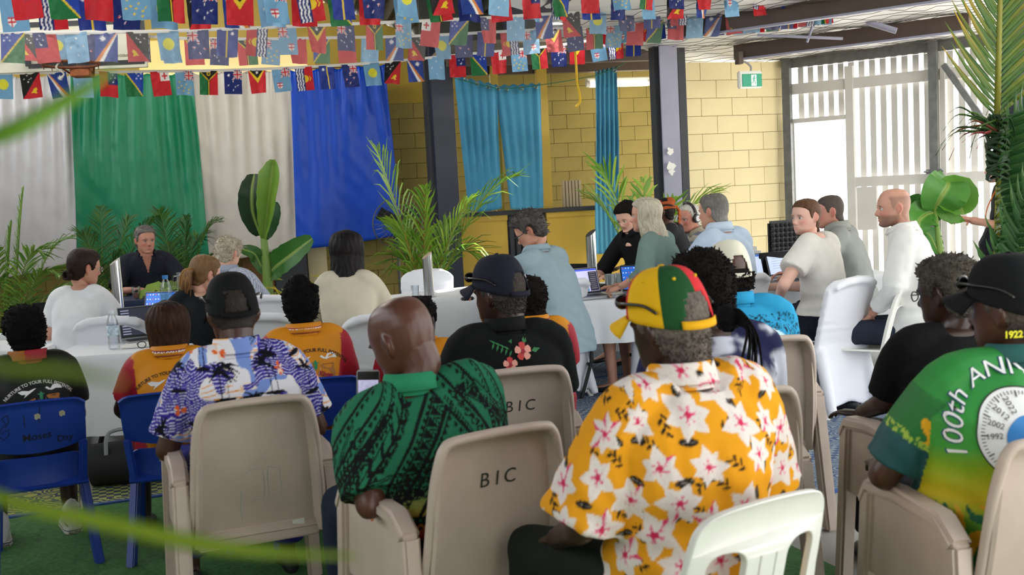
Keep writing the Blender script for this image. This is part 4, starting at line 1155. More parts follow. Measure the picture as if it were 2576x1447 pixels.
def paint_anniv(c, nn, k):
    tt = k['tt'] + 0.04 * vnoise(c, 6, 3)
    ramp = [(-0.3, '#1d6a3a'), (0.05, '#2a7a34'), (0.20, '#5f9a1e'), (0.32, '#c9b51a'), (0.48, '#8fae1e'), (0.60, '#3f9a38'), (0.8, '#2f8a3c'), (1.2, '#2a7f38')]
    out = np.stack([np.interp(tt, [a for a, _ in ramp], [hx(b_)[ch] for _, b_ in ramp]) for ch in range(3)], 1)
    ww = np.sin(c[:, 0] * 45 + 40 * c[:, 2] + 8 * vnoise(c, 9, 5)) * smoothstep(0.4, 0.2, tt)
    out = np.where((ww > 0.55)[:, None], np.array(hx('#d8a41a')), out); out = np.where((ww < -0.6)[:, None], np.array(hx('#1e5f3c')), out)
    for s in (-1, 1):                                     # dark sleeve with teal cuff and a yellow burst
        S_, E_ = np.array(k['Sh'][s]), np.array(k['El'][s]); ax = E_ - S_; ln = np.linalg.norm(ax); ax /= ln
        t = (c - S_) @ ax / ln; rr = np.linalg.norm(c - S_ - np.outer(t * ln, ax), axis=1)
        sl = (t > 0.10) & (rr < 0.095) & (np.abs(c[:, 0]) > k['sw'] - 0.05)
        out[sl] = np.array(hx('#256f33'))
        out[sl & (t > 0.56)] = hx('#1c4f52')
        dots = sl & (t > 0.48) & (t < 0.56) & (vnoise(c, 130, 2) > 0.0); out[dots] = hx('#9dbb4a')
        loc = c - S_; v = loc[:, 2]; u = loc[:, 1] + s * loc[:, 0] * 0.6
        an = np.arctan2(v + 0.15, u + 0.05); r_ = np.hypot(v + 0.15, u + 0.05)
        out[sl & (r_ < 0.045 + 0.045 * np.abs(np.cos(an * 2.5 + 0.6)) ** 3) & (t < 0.5)] = hx('#e0a81c')
        nv = sl & (np.abs(v + 0.17) < 0.022) & (u + 0.05 < -0.01) & (u > -0.11); out[nv] = hx('#1b2450')
    return out
def paint_tiedye(c, nn, k):
    f = vnoise(c, 11, 4) + 0.6 * vnoise(c, 24, 6) + 0.25 * vnoise(c, 60, 1)
    t = smoothstep(-0.35, 0.4, f)[:, None]
    return np.array(hx('#23264a')) * (1 - t) + np.array(hx('#c9cbd8')) * t
def paint_turq(c, nn, k):
    cv = Canvas(-0.6, 0.6, 0.3, 1.15, '#2f97c4', 0.0025); X, Z = cv.grid(); hz, L = k['hz'], k['L']
    f = np.sin(60 * X + 8 * n2(X, Z, 9, 2)) * np.sin(70 * Z + 8 * n2(X, Z, 10, 3)) + 0.5 * np.sin(n2(X, Z, 18, 5) * 16)
    reg = (X > -0.02 + 0.05 * n2(X, Z, 8, 1)) & (Z < hz + 0.9 * L)
    cv.a[reg & (np.abs(f) < 0.20)] = hx('#14222e'); cv.a[reg & (f > 0.95)] = hx('#1a2a3a')
    x, z = 0.06, hz + 0.5 * L
    cv.poly([(x, z)] + [(x + 0.16 * math.cos(a), z + 0.02 + 0.12 * math.sin(a)) for a in np.linspace(0.0, 1.5, 8)] + [(x - 0.02, z + 0.05)], '#bfe0ec')
    cv.line([(x, z + 0.01), (x + 0.15, z - 0.005)], 0.03, '#e6f0f2')
    u, z = uvx(c); return cv.at(u, z)
def paint_school(body, sleeve, yoke=None):
    def f(c, nn, k):
        out = np.tile(np.array(hx(body)), (len(c), 1)) * (1 + 0.06 * vnoise(c, 12, 2))[:, None]
        for s in (-1, 1):
            S_, E_ = np.array(k['Sh'][s]), np.array(k['El'][s]); ax = E_ - S_; ln = np.linalg.norm(ax); ax /= ln
            t = (c - S_) @ ax / ln
            sl = (s * c[:, 0] > k['sw'] - 0.012 - 0.03 * smoothstep(0.1, 0.6, t)) & (t > -0.2)
            out[sl] = np.array(hx(sleeve))
        return out
    return f
def paint_stripes(c1, c2, per, axis=0, thick=0.5, wob=0.0):
    def f(c, nn, k):
        q = c[:, axis] + (0.7 * np.sign(c[:, 0]) * np.maximum(0, c[:, 1] + 0.1) if axis == 0 else 0) + wob * vnoise(c, 6, 3)
        m = ((q / per) % 1.0 < thick)[:, None]
        return np.where(m, np.array(hx(c1)), np.array(hx(c2)))
    return f
def paint_open(col, inner, skinc):
    """shirt that is open at the throat: a V of skin at the chest"""
    def f(c, nn, k):
        out = np.tile(np.array(hx(col)), (len(c), 1)) * (1 + 0.08 * vnoise(c, 20, 2))[:, None]
        fr = (c[:, 1] > k['spine'](0.8).y) & (np.abs(c[:, 0]) < 0.042 * smoothstep(0.66, 1.0, k['tt'])) & (k['tt'] > 0.66)
        out[fr] = np.array(hx(skinc)); return out
    return f
# ================================================================ everyone in the hall
DK, DK2, DK3 = ('#4a2f24', 'dark'), ('#38241c', 'dark'), ('#5c3d30', 'dark')
LT, LT2, MD = ('#c8937c', 'light'), ('#d9a994', 'light'), ('#a9755b', 'mid')
SEAT = {}
SCH = dict(col='#d98a1c', paint=paint_school('#db8c17', '#a81c30'), sleeve=0.72, grow=0.012, v=0.012, collar='#d98a1c', mat=M_satinp, ch=0.035)
# --- first rows: the audience, seen from behind
boy = person('boy with a round black afro in a black school polo on the blue chair', P(62, 838, 4.94), 30, seat=0.41, lean=3, head=(4, 6, 0), hs=0.93, sw=0.168, skin=DK2,
             shirt=dict(SCH, paint=paint_school('#101312', '#141413'), collar=lambda c: np.where((c[:, 0] < -0.02)[:, None], np.array(hx('#9a5a1e')), np.array(hx('#9a1c2c'))), v=0.011),
             hair=dict(kind='afro', col='#0d0b0a', th=0.022, noise=0.004, n=900), trousers=('#15161a', 0.5), shoes=None, knees=0.16, thigh=0.38)
girl_bob = person('girl with a straight dark brown bob in an orange school polo', P(424, 826, 5.04), 14, seat=0.41, lean=5, head=(-4, 8, 0), hs=0.93, sw=0.168, skin=DK2,
             shirt=SCH, trousers=('#7c1626', 0.7), hair=dict(col='#22140e', th=0.022, noise=0.004), knees=0.2, thigh=0.36, fem=True, arms=(((-0.10, 0.10, -0.20), (-0.2, 0.26, 0.56)), 'lap'))
haw = person('man in a black cap and purple palm tree shirt on the beige armchair', P(585, 792, 4.14), 22, lean=2, side=0, head=(2, 14, 0), tilt=1, hs=1.11, sw=0.198, fat=1.14, skin=DK,
             shirt=dict(paint=paint_hawaii, sleeve=0.80, grow=0.018, v=0.0051, sr=0.020, flare=0.02, fold=0.005, collar=lambda c: paint_hawaii(c, None, None), ch=0.05, hem=-0.16, name='palm_shirt'), belly=0.05,
             hair=dict(kind='short', col='#2b2420', th=0.003, noise=0.001, low=0.02), trousers='#27277a', arms=(((-0.115, 0.02, -0.28), (-0.245, 0.24, 0.72)), 'armrest'), knees=0.2)
girl_bun = person('girl with black puff buns in an orange school polo on a blue chair', P(757, 770, 5.16), 18, seat=0.43, lean=2, head=(-6, 2, 0), hs=0.95, sw=0.172, skin=DK2,
             shirt=dict(SCH, v=0.011), trousers=('#15161a', 0.6), hair=dict(kind='curl', col='#0c0a0a', th=0.016, noise=0.005, n=500), fem=True, thigh=0.38)
bald = person('bald man in a green carved pattern shirt holding up a phone', P(1012, 858, 3.46), 24, lean=10, side=-8, head=(26, 20, -4), tilt=13, hs=1.16, sw=0.225, fat=1.15, skin=('#5a382c', 'dark'), headw=1.0,
             shirt=dict(paint=paint_poly, sleeve=0.86, grow=0.018, v=0.0051, sr=0.022, flare=0.016, fold=0.005, collar='#2f8a62', ch=0.045, hem=-0.16, name='carved_pattern_shirt'), belly=0.05, hv=0.0045,
             trousers='#1f2a3c', knees=0.22, arms=(('w', P(930, 1275, 3.22), P(905, 1130, 3.62), ((0, 0.2, 1), (0.1, -1, 0.2), 0.7)), ((0.06, 0.10, -0.28), (0.1, 0.32, 0.66))))
navyc = person('man in a navy cap and black hibiscus shirt looking left', P(1256, 742, 4.52), 16, lean=2, head=(34, 4, 0), hs=1.13, sw=0.215, fat=1.1, skin=DK2,
             shirt=dict(col='#131415', sleeve=0.85, grow=0.016, v=0.010, sr=0.022, flare=0.014, fold=0.006, collar='#151617', hem=-0.16, name='hibiscus_shirt'),
             hair=dict(kind='curl', col='#4a443f', th=0.004, noise=0.001, low=0.01, n=500, tz=-0.015), trousers='#1c1d20')
rasta = person('man in a red yellow green cap and orange floral shirt', P(1682, 822, 2.86), 20, lean=4, side=2, head=(16, 8, -2), tilt=3, hs=1.10, sw=0.205, fat=1.12, skin=DK2, headw=1.02,
             shirt=dict(paint=paint_floral, sleeve=0.95, grow=0.026, v=0.0049, sr=0.032, flare=0.03, fold=0.010, fs=(11, 8, 2.5), collar=lambda c: paint_floral(c, None, None), ch=0.045, hem=-0.16, name='floral_shirt'), belly=0.04,
             hair=dict(kind='afro', col='#6e655e', th=0.006, noise=0.001, low=0.0, n=1000, tz=-0.02), trousers='#1b221b', knees=0.27, arms=(((-0.13, 0.02, -0.27), (-0.26, 0.30, 0.60)), ((0.10, 0.08, -0.27), (0.15, 0.32, 0.6))), thigh=0.46)
anni = person('man in a black cap and green anniversary polo at the right edge', P(2536, 778, 3.08), 2, lean=2, side=8, head=(36, 2, 0), hs=1.08, sw=0.235, fat=1.25, skin=DK, belly=0.06,
             shirt=dict(paint=paint_anniv, sleeve=0.86, grow=0.018, v=0.006, sr=0.022, flare=0.012, fold=0.006, collar='#2a5f5c', hem=-0.16, ch=0.04, name='anniversary_polo', mat=M_satinp),
             hair=dict(kind='curl', col='#5b524b', th=0.004, noise=0.001, low=0.01, n=500, tz=-0.025), trousers='#20242c', arms=(((-0.16, 0.06, -0.26), (-0.22, 0.34, 0.66)), 'lap'))
elder = person('elder with short grey afro in a plain black shirt', P(2380, 738, 3.95), 4, lean=6, side=6, head=(34, 6, 0), hs=1.06, sw=0.21, fat=1.15, skin=DK2,
             shirt=dict(col='#0c0c0d', sleeve=0.9, grow=0.014, v=0.010, sr=0.02, fold=0.005), hair=dict(kind='afro', col='#5c564c', th=0.018, noise=0.004, n=1000, col2='#3a352f'), trousers='#191a1d',
             arms=('w' and ('w', P(2230, 1010, 3.95), P(2160, 1042, 4.15), ((-0.6, 0.8, 0.0), (0, 0, 1), 0.3)), 'lap'), fem=False)
tied = person('person with loose dark braids in an indigo tie dye shirt', P(1764, 738, 3.88), 14, lean=2, head=(2, 10, 0), hs=1.06, sw=0.21, fat=1.12, skin=DK2,
             shirt=dict(paint=paint_tiedye, sleeve=0.85, grow=0.016, v=0.009, sr=0.022, fold=0.006), hair=dict(kind='afro', col='#171310', th=0.030, noise=0.008, n=1600), trousers='#1b1c20', fem=True)
turq = person('person in a cream cap and turquoise island shirt', P(1836, 690, 4.98), 6, lean=3, head=(8, 10, 0), hs=1.04, sw=0.22, fat=1.15, skin=DK,
             shirt=dict(paint=paint_turq, sleeve=0.85, grow=0.016, v=0.0075, sr=0.022, collar='#2f97c4', fold=0.005), hair=dict(kind='afro', col='#171210', th=0.022, noise=0.006, low=0.0, n=900, mask=lambda c: smoothstep(0.02, -0.01, c[:, 2])), trousers='#1b1c20')
kid_curl = person('child with short curly hair in an orange polo behind the navy cap', P(1326, 756, 5.3), 22, seat=0.42, lean=6, head=(10, 0, 0), hs=0.9, sw=0.17, skin=('#6b4230', 'dark'), shirt=SCH, trousers=('#15161a', 0.6), hair=dict(kind='curl', col='#1a1210', th=0.020, noise=0.006, n=800), thigh=0.36)
kid_row = person('child with black cornrows in an orange polo behind the bald man', P(1058, 808, 5.2), 0, seat=0.42, lean=6, head=(-20, 4, 0), hs=0.92, sw=0.175, skin=DK2, shirt=SCH, trousers=('#15161a', 0.6), hair=dict(kind='curl', col='#100d0c', th=0.010, noise=0.004, n=400), fem=True, thigh=0.36)
# --- around the tables
white_t = person('woman in a white t-shirt with a low dark bun and glasses', P(214, 674, 7.2), -4, lean=20, side=2, head=(-38, 8, 6), hs=1.0, sw=0.168, fat=0.95, skin=LT, fem=True, face=True,
             shirt=dict(col='#e8e9ec', sleeve=0.6, grow=0.010, fold=0.007, sr=0.016, flare=0.010), hair=dict(col='#2a1c17', th=0.016, noise=0.002), trousers='#23252c',
             arms=(((-0.10, 0.02, -0.28), (-0.10, 0.40, 0.77)), ((0.09, 0.12, -0.26), (0.12, 0.5, 0.78))))
pony = person('woman with a blonde ponytail and glasses in a black jacket', P(516, 690, 6.85), -6, lean=14, head=(-32, 14, 8), hs=0.98, sw=0.19, skin=LT2, fem=True, shirt=dict(col='#17191c', sleeve=1.95, grow=0.018, fold=0.008, name='jacket'), hair=dict(col='#6b4e36', th=0.009, noise=0.001, col2='#8a6a46'), arms=('table', 'table'), trousers='#17181c')
blond = person('grey blond man in a blue striped shirt bent over the table', P(574, 640, 8.2), -8, lean=28, side=6, head=(-16, 22, 6), hs=1.04, sw=0.225, fat=1.12, skin=LT2, shirt=dict(paint=paint_stripes('#8a93a8', '#b9bfcc', 0.011, 0, 0.5), sleeve=1.9, grow=0.016, v=0.009, fold=0.006, collar='#9aa2b4'),
             hair=dict(kind='tuft', col='#9c8e78', th=0.012, noise=0.003, col2='#c2b9a8', n=500), arms=('table', 'table'), trousers='#23304c')
bobw = person('woman with a straight black bob in a cream knit top', P(873, 634, 6.55), 2, lean=8, head=(-4, 8, 0), hs=1.0, sw=0.172, skin=LT, fem=True, shirt=dict(col='#cfc6b2', sleeve=1.95, grow=0.012, fold=0.005, sr=0.012), hair=dict(col='#100d0d', th=0.016, noise=0.001, low=-0.0), arms=('table', 'table'), trousers='#22242a')
blazer = person('woman with short dark hair and glasses in a pale blue blazer', P(1332, 582, 7.65), 44, lean=22, head=(36, 30, 0), hs=1.04, sw=0.195, fat=1.08, skin=LT, fem=True, face=True, shirt=dict(col='#8fa3ad', sleeve=1.92, grow=0.020, fold=0.006, sr=0.020, name='blazer', collar='#8fa3ad', ch=0.03), hair=dict(kind='tuft', col='#221e1c', th=0.030, noise=0.006, col2='#5a5552', n=260, low=0.0),
             arms=(('w', P(1240, 700, 7.6), P(1205, 722, 7.95), ((-0.8, 0.2, -0.5), (-0.4, -0.2, 0.8), 0.5)), ((0.05, 0.22, -0.18), (0.02, 0.32, 1.02))), trousers='#2a2d33')
grey_w = person('woman with long grey blonde hair in a sage green top', P(1622, 542, 8.0), 58, lean=8, head=(24, 2, 0), hs=1.03, sw=0.19, fat=1.03, skin=LT, fem=True, face=True, shirt=dict(col='#6f8580', sleeve=1.5, grow=0.013, fold=0.005, sr=0.016), hair=dict(col='#a99f8c', th=0.014, noise=0.001, col2='#c9c2b2', recede=0.0), arms=(('w', P(1622, 690, 7.75), P(1560, 722, 7.9), ((-0.9, 0.3, -0.3), (0, -0.4, 0.9), 0.8)), 'table'), trousers=('#2b2d30', 0.6), shoes='#1c1c1e')
mous = person('young man with a moustache and white earphones in black', P(1578, 546, 9.55), 128, lean=14, head=(6, 26, 4), hs=1.06, sw=0.2, skin=LT2, face=True, stubble=('#3a2a20', 0.75, 'moustache'), shirt=dict(col='#141416', sleeve=0.95, grow=0.014, fold=0.006, sr=0.02, collar='#141416'), hair=dict(kind='curl', col='#1e1714', th=0.016, noise=0.005, n=500, mask=lambda c: smoothstep(-0.03, 0.02, c[:, 2])), arms=('table', 'table'))
scarf = person('woman in a rust orange headscarf behind the grey haired woman', P(1668, 533, 10.1), 70, lean=6, head=(0, 4, 0), hs=1.0, sw=0.195, skin=DK3, fem=True, shirt=dict(col='#2c2c30', sleeve=1.9, grow=0.016, fold=0.006), hair=dict(col='#14100f', th=0.012, noise=0.003), arms=('table', 'table'))
phones = person('older man wearing black and silver headphones in a striped shirt', P(1733, 549, 10.5), 120, lean=6, head=(4, 8, 0), hs=1.1, sw=0.21, fat=1.1, skin=('#cf8f7c', 'light'), face=True, jaw=1.2, shirt=dict(paint=paint_stripes('#c9c2b2', '#7d8296', 0.09, 2, 0.62), sleeve=0.8, grow=0.016, fold=0.005, sr=0.02, collar='#a9a290'), hair=dict(kind='tuft', col='#cfcac2', th=0.008, noise=0.002, n=200, recede=0.012), arms=('table', 'table'), brow='#b9b2aa')
bluesh = person('grey haired man in a pale blue shirt facing the laptops', P(1793, 533, 7.7), 36, lean=9, head=(12, 4, 0), hs=1.04, sw=0.215, fat=1.06, skin=LT, shirt=dict(col='#b3c3d6', sleeve=1.6, grow=0.017, fold=0.007, sr=0.022, collar='#bccbdc', ch=0.05), hair=dict(kind='short', col='#5a5751', th=0.010, noise=0.002, col2=('#8f8d88', lambda c: 0.4 * smoothstep(0.03, -0.03, c[:, 2])), bald=0.004), arms=('table', 'table'))
braid = person('young woman with a braid in a white linen blouse looking over her shoulder', P(2026, 546, 7.3), 46, lean=4, head=(74, 2, 0), hs=1.0, sw=0.18, skin=('#dcae9c', 'light'), fem=True, face='#3a4038', brow='#4a3022', hv=0.005, shirt=dict(col='#d9d6cf', sleeve=0.62, grow=0.022, fold=0.008, sr=0.032, flare=0.012, hem=0.15, name='linen_blouse'), hair=dict(col='#4a3122', th=0.007, noise=0.0008, col2='#6a4a34'),
             arms=(('w', P(1972, 716, 7.05), P(1955, 760, 7.35), ((-0.8, 0.5, -0.3), (-0.1, -0.2, 1), 0.5)), 'table'), trousers='#161a26')
greysh = person('man with a buzz cut in a grey shirt behind the woman with the braid', P(2086, 533, 8.2), 60, lean=12, head=(20, 6, 0), hs=1.04, sw=0.215, fat=1.03, skin=('#c48a78', 'light'), shirt=dict(col='#8e918e', sleeve=1.85, grow=0.018, fold=0.009, sr=0.022, collar='#93968f', ch=0.05), hair=dict(kind='short', col='#4f4640', th=0.003, noise=0.0006), arms=(('w', P(2040, 690, 7.9), P(1985, 685, 8.35), ((-0.9, 0.3, -0.1), (0, 0, 1), 0.4)), 'table'), trousers='#2b2e36')
beard = person('bald bearded man in a white collarless shirt in profile', P(2246, 523, 7.0), 62, lean=6, head=(24, 2, 0), hs=1.05, sw=0.205, fat=1.05, skin=('#c99580', 'light'), face=True, hv=0.005, stubble=('#4a3830', 0.6, 'beard', 'scalp'), shirt=dict(col='#e3e3e0', sleeve=1.75, grow=0.020, fold=0.009, sr=0.022, collar='#e6e6e3', ch=0.03), arms=(((-0.06, 0.05, -0.28), (-0.12, 0.26, 0.64)), 'lap'), trousers='#2a3040')
stander = person('standing person in black with an orange lanyard by the gate', P(2512, 424, 9.2), 72, lean=-7, stand=True, head=(0, 0, 0), hs=1.0, sw=0.20, skin=LT, shirt=dict(col='#1b1e26', sleeve=0.8, grow=0.014, fold=0.006, sr=0.022), trousers='#1a1c22', hair=dict(col='#2a1f1a', th=0.010), arms=(((-0.02, 0.04, -0.30), (-0.02, 0.22, 1.12)), ((0.03, 0.04, -0.30), (0.06, 0.22, 1.10))))
speaker = person('man in a dark navy open collar shirt seated facing the hall', P(366, 604, 10.0), 204, lean=8, head=(14, 6, 0), hs=1.04, sw=0.215, fat=1.05, skin=('#c48a74', 'light'), face='#4a5058', brow='#5a4a3e', hv=0.005, jaw=1.25, shirt=dict(paint=paint_open('#23252f', '#23252f', '#b9806a'), sleeve=0.85, grow=0.015, fold=0.007, sr=0.022, collar='#23252f', ch=0.03, gap=48, v=0.0065), hair=dict(kind='tuft', col='#4e4844', th=0.011, noise=0.003, col2='#8f8a84', n=300, recede=0.004), arms=(((-0.12, 0.18, -0.24), (-0.20, 0.42, 0.86)), ((0.12, 0.20, -0.24), (0.16, 0.46, 0.86))))
# ================================================================ hair, hats, glasses, prints
def wl(info, p):
    """room point -> the person's own frame"""
    d = Vector(p) - info['base']; c, s = math.cos(info['yaw']), math.sin(info['yaw']); return Vector((d.x * c + d.y * s, -d.x * s + d.y * c, d.z))
def curtain(info, name, col, zend, th=0.016, front=50, wave=0.0, flare=0.0, col2=None, nz=26, locks=17, back=0.0):
    """hair falling from the crown as one thick layer, open at the face"""
    rows = []; w = info['headw']; zs = list(np.linspace(0.112, -0.03, 12)) + list(np.linspace(-0.05, zend, nz - 12))
    for i, z in enumerate(zs):
        row = []
        for j in range(61):
            u = j / 60; a = R(front) + (2 * math.pi - 2 * R(front)) * u; th_ = math.pi / 2 + a     # from the front round the back
            A, f, b_ = head_at(max(z, -0.03)); below = max(0, -0.03 - z)
            lk = 0.0032 * math.cos(locks * a + 2.0 * math.sin(z * 40 + a * 3)) + wave * math.sin(z * 70 + 3 * math.sin(a * 4)) * min(1, below / 0.08)
            sx = (A * w + th + lk + flare * below); sy = ((f - b_) / 2 + th + lk + flare * below)
            y = (f + b_) / 2 + sy * math.sin(th_) - back * below * 1.0
            row.append((sx * math.cos(th_), y, z + (0.006 * math.sin(9 * a) if i == len(zs) - 1 else 0)))
        rows.append(row)
    b = MB(); b.shell(rows, 0.012); b.ball((0, -0.012, 0.106), (0.055, 0.065, 0.03), 16, 8)
    me = b.mesh(name); c = getco(me); c1 = np.array(cloth(col)); t = (0.5 + 0.5 * vnoise(c * np.array([1, 1, 0.12]), 160, 5))[:, None]
    setcol(me, c1 * (1 - t) + np.array(cloth(col2 or col)) * t)
    return head_obj(info, name, me, M_hair)
curtain(girl_bob, 'bob_hair', '#1c100b', -0.115, 0.024, 62, flare=-0.15, col2='#4a2c1a', locks=23)
curtain(bobw, 'bob_hair', '#0c0a0a', -0.165, 0.022, 55, flare=0.02, col2='#1e1818', locks=19)
curtain(grey_w, 'long_hair', '#9a8f7a', -0.21, 0.018, 62, wave=0.006, flare=0.14, col2='#cdc5b4', locks=15, back=0.16)
# ponytail
rg = np.random.default_rng(2)
roots = [(rg.normal(0, 0.012), -0.105 + rg.normal(0, 0.006), 0.01 + rg.normal(0, 0.010)) for _ in range(46)]
strands(pony, 'ponytail', roots, lambda r, k: catmull([Vector(r), Vector((r[0] * 1.6, -0.135, 0.0)), Vector((r[0] * 2.4 + 0.01 * math.sin(k), -0.140, -0.06)), Vector((r[0] * 2.0, -0.118 - 0.01 * math.sin(k), -0.125 - 0.02 * (k % 3)))], 4), 0.0055, ['#8a6338', '#a57c48', '#6a4a2e'])
spectacles(pony); spectacles(white_t, '#8a6a3a', rim=0.0011); spectacles(blazer, rim=0.0026)
# low bun
b = MB()
for k in range(26):
    a = k * 0.9; p = Vector((0.02, -0.118, -0.055)); b.tube(catmull([p + Vector((0.024 * math.cos(a + q), -0.008 + 0.016 * math.sin(q * 1.3 + k), 0.026 * math.sin(a + q))) for q in np.linspace(0, 3.2, 6)], 3), 0.0075, 6)
head_obj(white_t, 'hair_bun', b, M_hair, '#241813')
# braid over the shoulder
b = MB()
for k in range(11):
    for s in (-1, 1): b.ball((s * 0.008 - 0.01, -0.098 - 0.002 * k + 0.012 * math.sin(k * 0.5), -0.035 - 0.0155 * k - 0.007 * (s > 0)), (0.014 - 0.0005 * k, 0.012, 0.013), 8, 6)
head_obj(braid, 'braid', b, M_hair, '#5a3d2a')
# puffs
b = MB()
for (x, y, z, r) in ((0.0, -0.045, 0.125, 0.048), (0.062, -0.06, 0.085, 0.034), (-0.058, -0.062, 0.07, 0.030)): b.ball((x, y, z), (r, r, r * 0.85), 14, 10)
me = voxel(b, 0.007, 2); c = getco(me); setco(me, c + normals(me) * (0.005 * vnoise(c, 120, 3) + 0.003 * vnoise(c, 260, 5))[:, None]); head_obj(girl_bun, 'puff_buns', me, M_curl, '#0d0b0a')
# cornrows
roots = [(x, 0.03, 0.112) for x in np.linspace(-0.05, 0.05, 9)]
strands(kid_row, 'cornrow', roots, lambda r, k: [Vector((r[0] * (1 + 0.5 * math.sin(t * 3.1)), 0.03 - 0.155 * math.sin(t * 1.57), 0.13 - 0.25 * t ** 1.6)) for t in np.linspace(0, 1, 12)], 0.009, ['#0e0b0a'], M_curl)
# loose braids gathered at the nape
pf = wl(tied, P(1832, 800, 3.66))
b = MB(); b.ball(pf, (0.045, 0.04, 0.05), 14, 10); me = voxel(b, 0.007, 1); c = getco(me); setco(me, c + normals(me) * (0.006 * vnoise(c, 110, 3))[:, None]); setcol(me, np.tile(np.array(hx('#0d0b0b')), (len(c), 1))); link('hair_puff', me, M_curl, tied['o'])
for k in range(11):
    e = wl(tied, P(1858 + 6 * k + 10 * math.sin(k * 2.2), 930 + 24 * math.sin(k * 1.7) + 4 * k, 3.52)); m1 = pf.lerp(e, 0.45) + Vector((0.03, -0.045, 0.03))
    b = MB(); b.tube(catmull([pf, pf + Vector((0.02, -0.04, 0.005 * k - 0.02)), m1, e], 6), np.linspace(0.006, 0.0028, 19), 6); me = b.mesh('braid'); setcol(me, np.tile(np.array(hx('#0e0c0c')), (len(me.vertices), 1))); link('braid', me, M_curl, tied['o'])
# headscarf
b = MB(); b.rings([head_ring(z, 24, 0.016 + 0.006 * math.sin(z * 90)) for z in np.linspace(0.117, 0.02, 9)][::-1]); b.ball((0.0, -0.075, 0.085), (0.055, 0.05, 0.045), 12, 8)
for k in range(5): b.tube(catmull([(0.02, -0.11, 0.04), (0.03 + 0.01 * k, -0.14, 0.0), (0.03 + 0.012 * k, -0.135, -0.06 - 0.01 * k), (0.028 + 0.01 * k, -0.13, -0.12 - 0.008 * (k % 3))], 4), np.linspace(0.016, 0.006, 13), 6)
me = voxel(b, 0.007, 2); c = getco(me); setco(me, c + normals(me) * (0.004 * np.sin(c[:, 2] * 160 + c[:, 0] * 60 + 3 * vnoise(c, 20, 1)))[:, None]); head_obj(scarf, 'headscarf', me, M_shirtv, '#a8552c')
# headphones
b = MB(); b.tube([(0.092 * math.cos(t), -0.005, 0.02 + 0.115 * math.sin(t)) for t in np.linspace(-0.1, math.pi + 0.1, 21)], 0.011, 8, flat=1.6)
hp = head_obj(phones, 'headphones', b, M_black)
for s in (-1, 1):
    b = MB(); b.lathe([(0.0, 0.0), (0.036, 0.0), (0.040, 0.012), (0.036, 0.026), (0.0, 0.028)], 18, Matrix.Translation((s * 0.078, -0.006, -0.004)) @ Matrix.Rotation(s * R(90), 4, 'Y')); b.build('ear_cup', M_black, hp)
    b = MB(); b.lathe([(0.0, 0.0), (0.027, 0.0), (0.026, 0.006), (0.0, 0.007)], 18, Matrix.Translation((s * 0.106, -0.006, -0.004)) @ Matrix.Rotation(s * R(90), 4, 'Y')); b.build('ear_cup_cap', mat('silver_plastic', '#c9cacc', 0.35), hp)
b = MB()
for s in (-1, 1): b.tube(catmull([(s * 0.074, 0.0, -0.015), (s * 0.07, 0.03, -0.10), (s * 0.02, 0.09, -0.19), (0, 0.10, -0.26)], 5), 0.0016, 5)
head_obj(mous, 'earphone_cord', b, M_white)
# caps
cap_hat(haw, 'cap', ['#101112'], rim_f=0.05, rim_b=-0.030, crown=0.030)
cap_hat(navyc, 'cap', ['#1d1e2b'], rim_f=0.05, rim_b=-0.012, crown=0.034, brim_len=0.07)
cap_hat(rasta, 'cap', ['#e0ae14', '#1c4a26', '#c22a30', '#e0ae14', '#1c4a26', '#c22a30'], strap='#dba316', rim_f=0.045, rim_b=-0.012, crown=0.030, rot=R(30), brim_col='#e0ae14', button='#d8a818', eyelet='#d8b21c')
cap_hat(anni, 'cap', ['#121315'], rim_f=0.05, rim_b=-0.022, crown=0.032)
cap_hat(turq, 'cap', ['#d9d6c2'], rim_f=0.045, rim_b=-0.028, crown=0.034)
def shades(info, z=0.075, y=0.10):
    b = MB(); w = info['headw']
    for s in (-1, 1): b.ball((s * 0.034, y + 0.006, z), (0.032, 0.010, 0.020), 10, 8); b.tube(catmull([(s * 0.066, y, z), (s * 0.098 * w, 0.04, z - 0.002), (s * 0.100 * w, -0.03, z - 0.012), (s * 0.092 * w, -0.065, z - 0.035)], 4), 0.004, 6)
    b.tube([(-0.012, y + 0.012, z + 0.004), (0.012, y + 0.012, z + 0.004)], 0.004, 6)
    return head_obj(info, 'sunglasses', b, mat('sunglass_plastic', '#191614', 0.2))
for q in (haw, navyc, rasta, anni): shades(q)
spectacles(elder, '#1a1a1c', lens=False, rim=0.0022)
# lettering above the gap of the navy cap
wv, wf = [], []
for k in range(19):                                   # too small to read in the photograph: a row of stitched blocks
    if k == 9: continue
    x0_ = (k - 9.5) * 0.0048; b0 = len(wv)
    wv += [(x0_, -0.0045), (x0_ + 0.0040, -0.0045), (x0_ + 0.0040, 0.0045), (x0_, 0.0045)]; wf.append((b0, b0 + 1, b0 + 2, b0 + 3))
tag(print_on(navyc['cap'], 'stitched_lettering', (bend(np.array(wv), 0.07), wf), mat('white_thread', '#c8c8ce', 0.8), (0.012, 0, 0.068), direction=(0, 1, 0), off=0.002), kind='stuff')
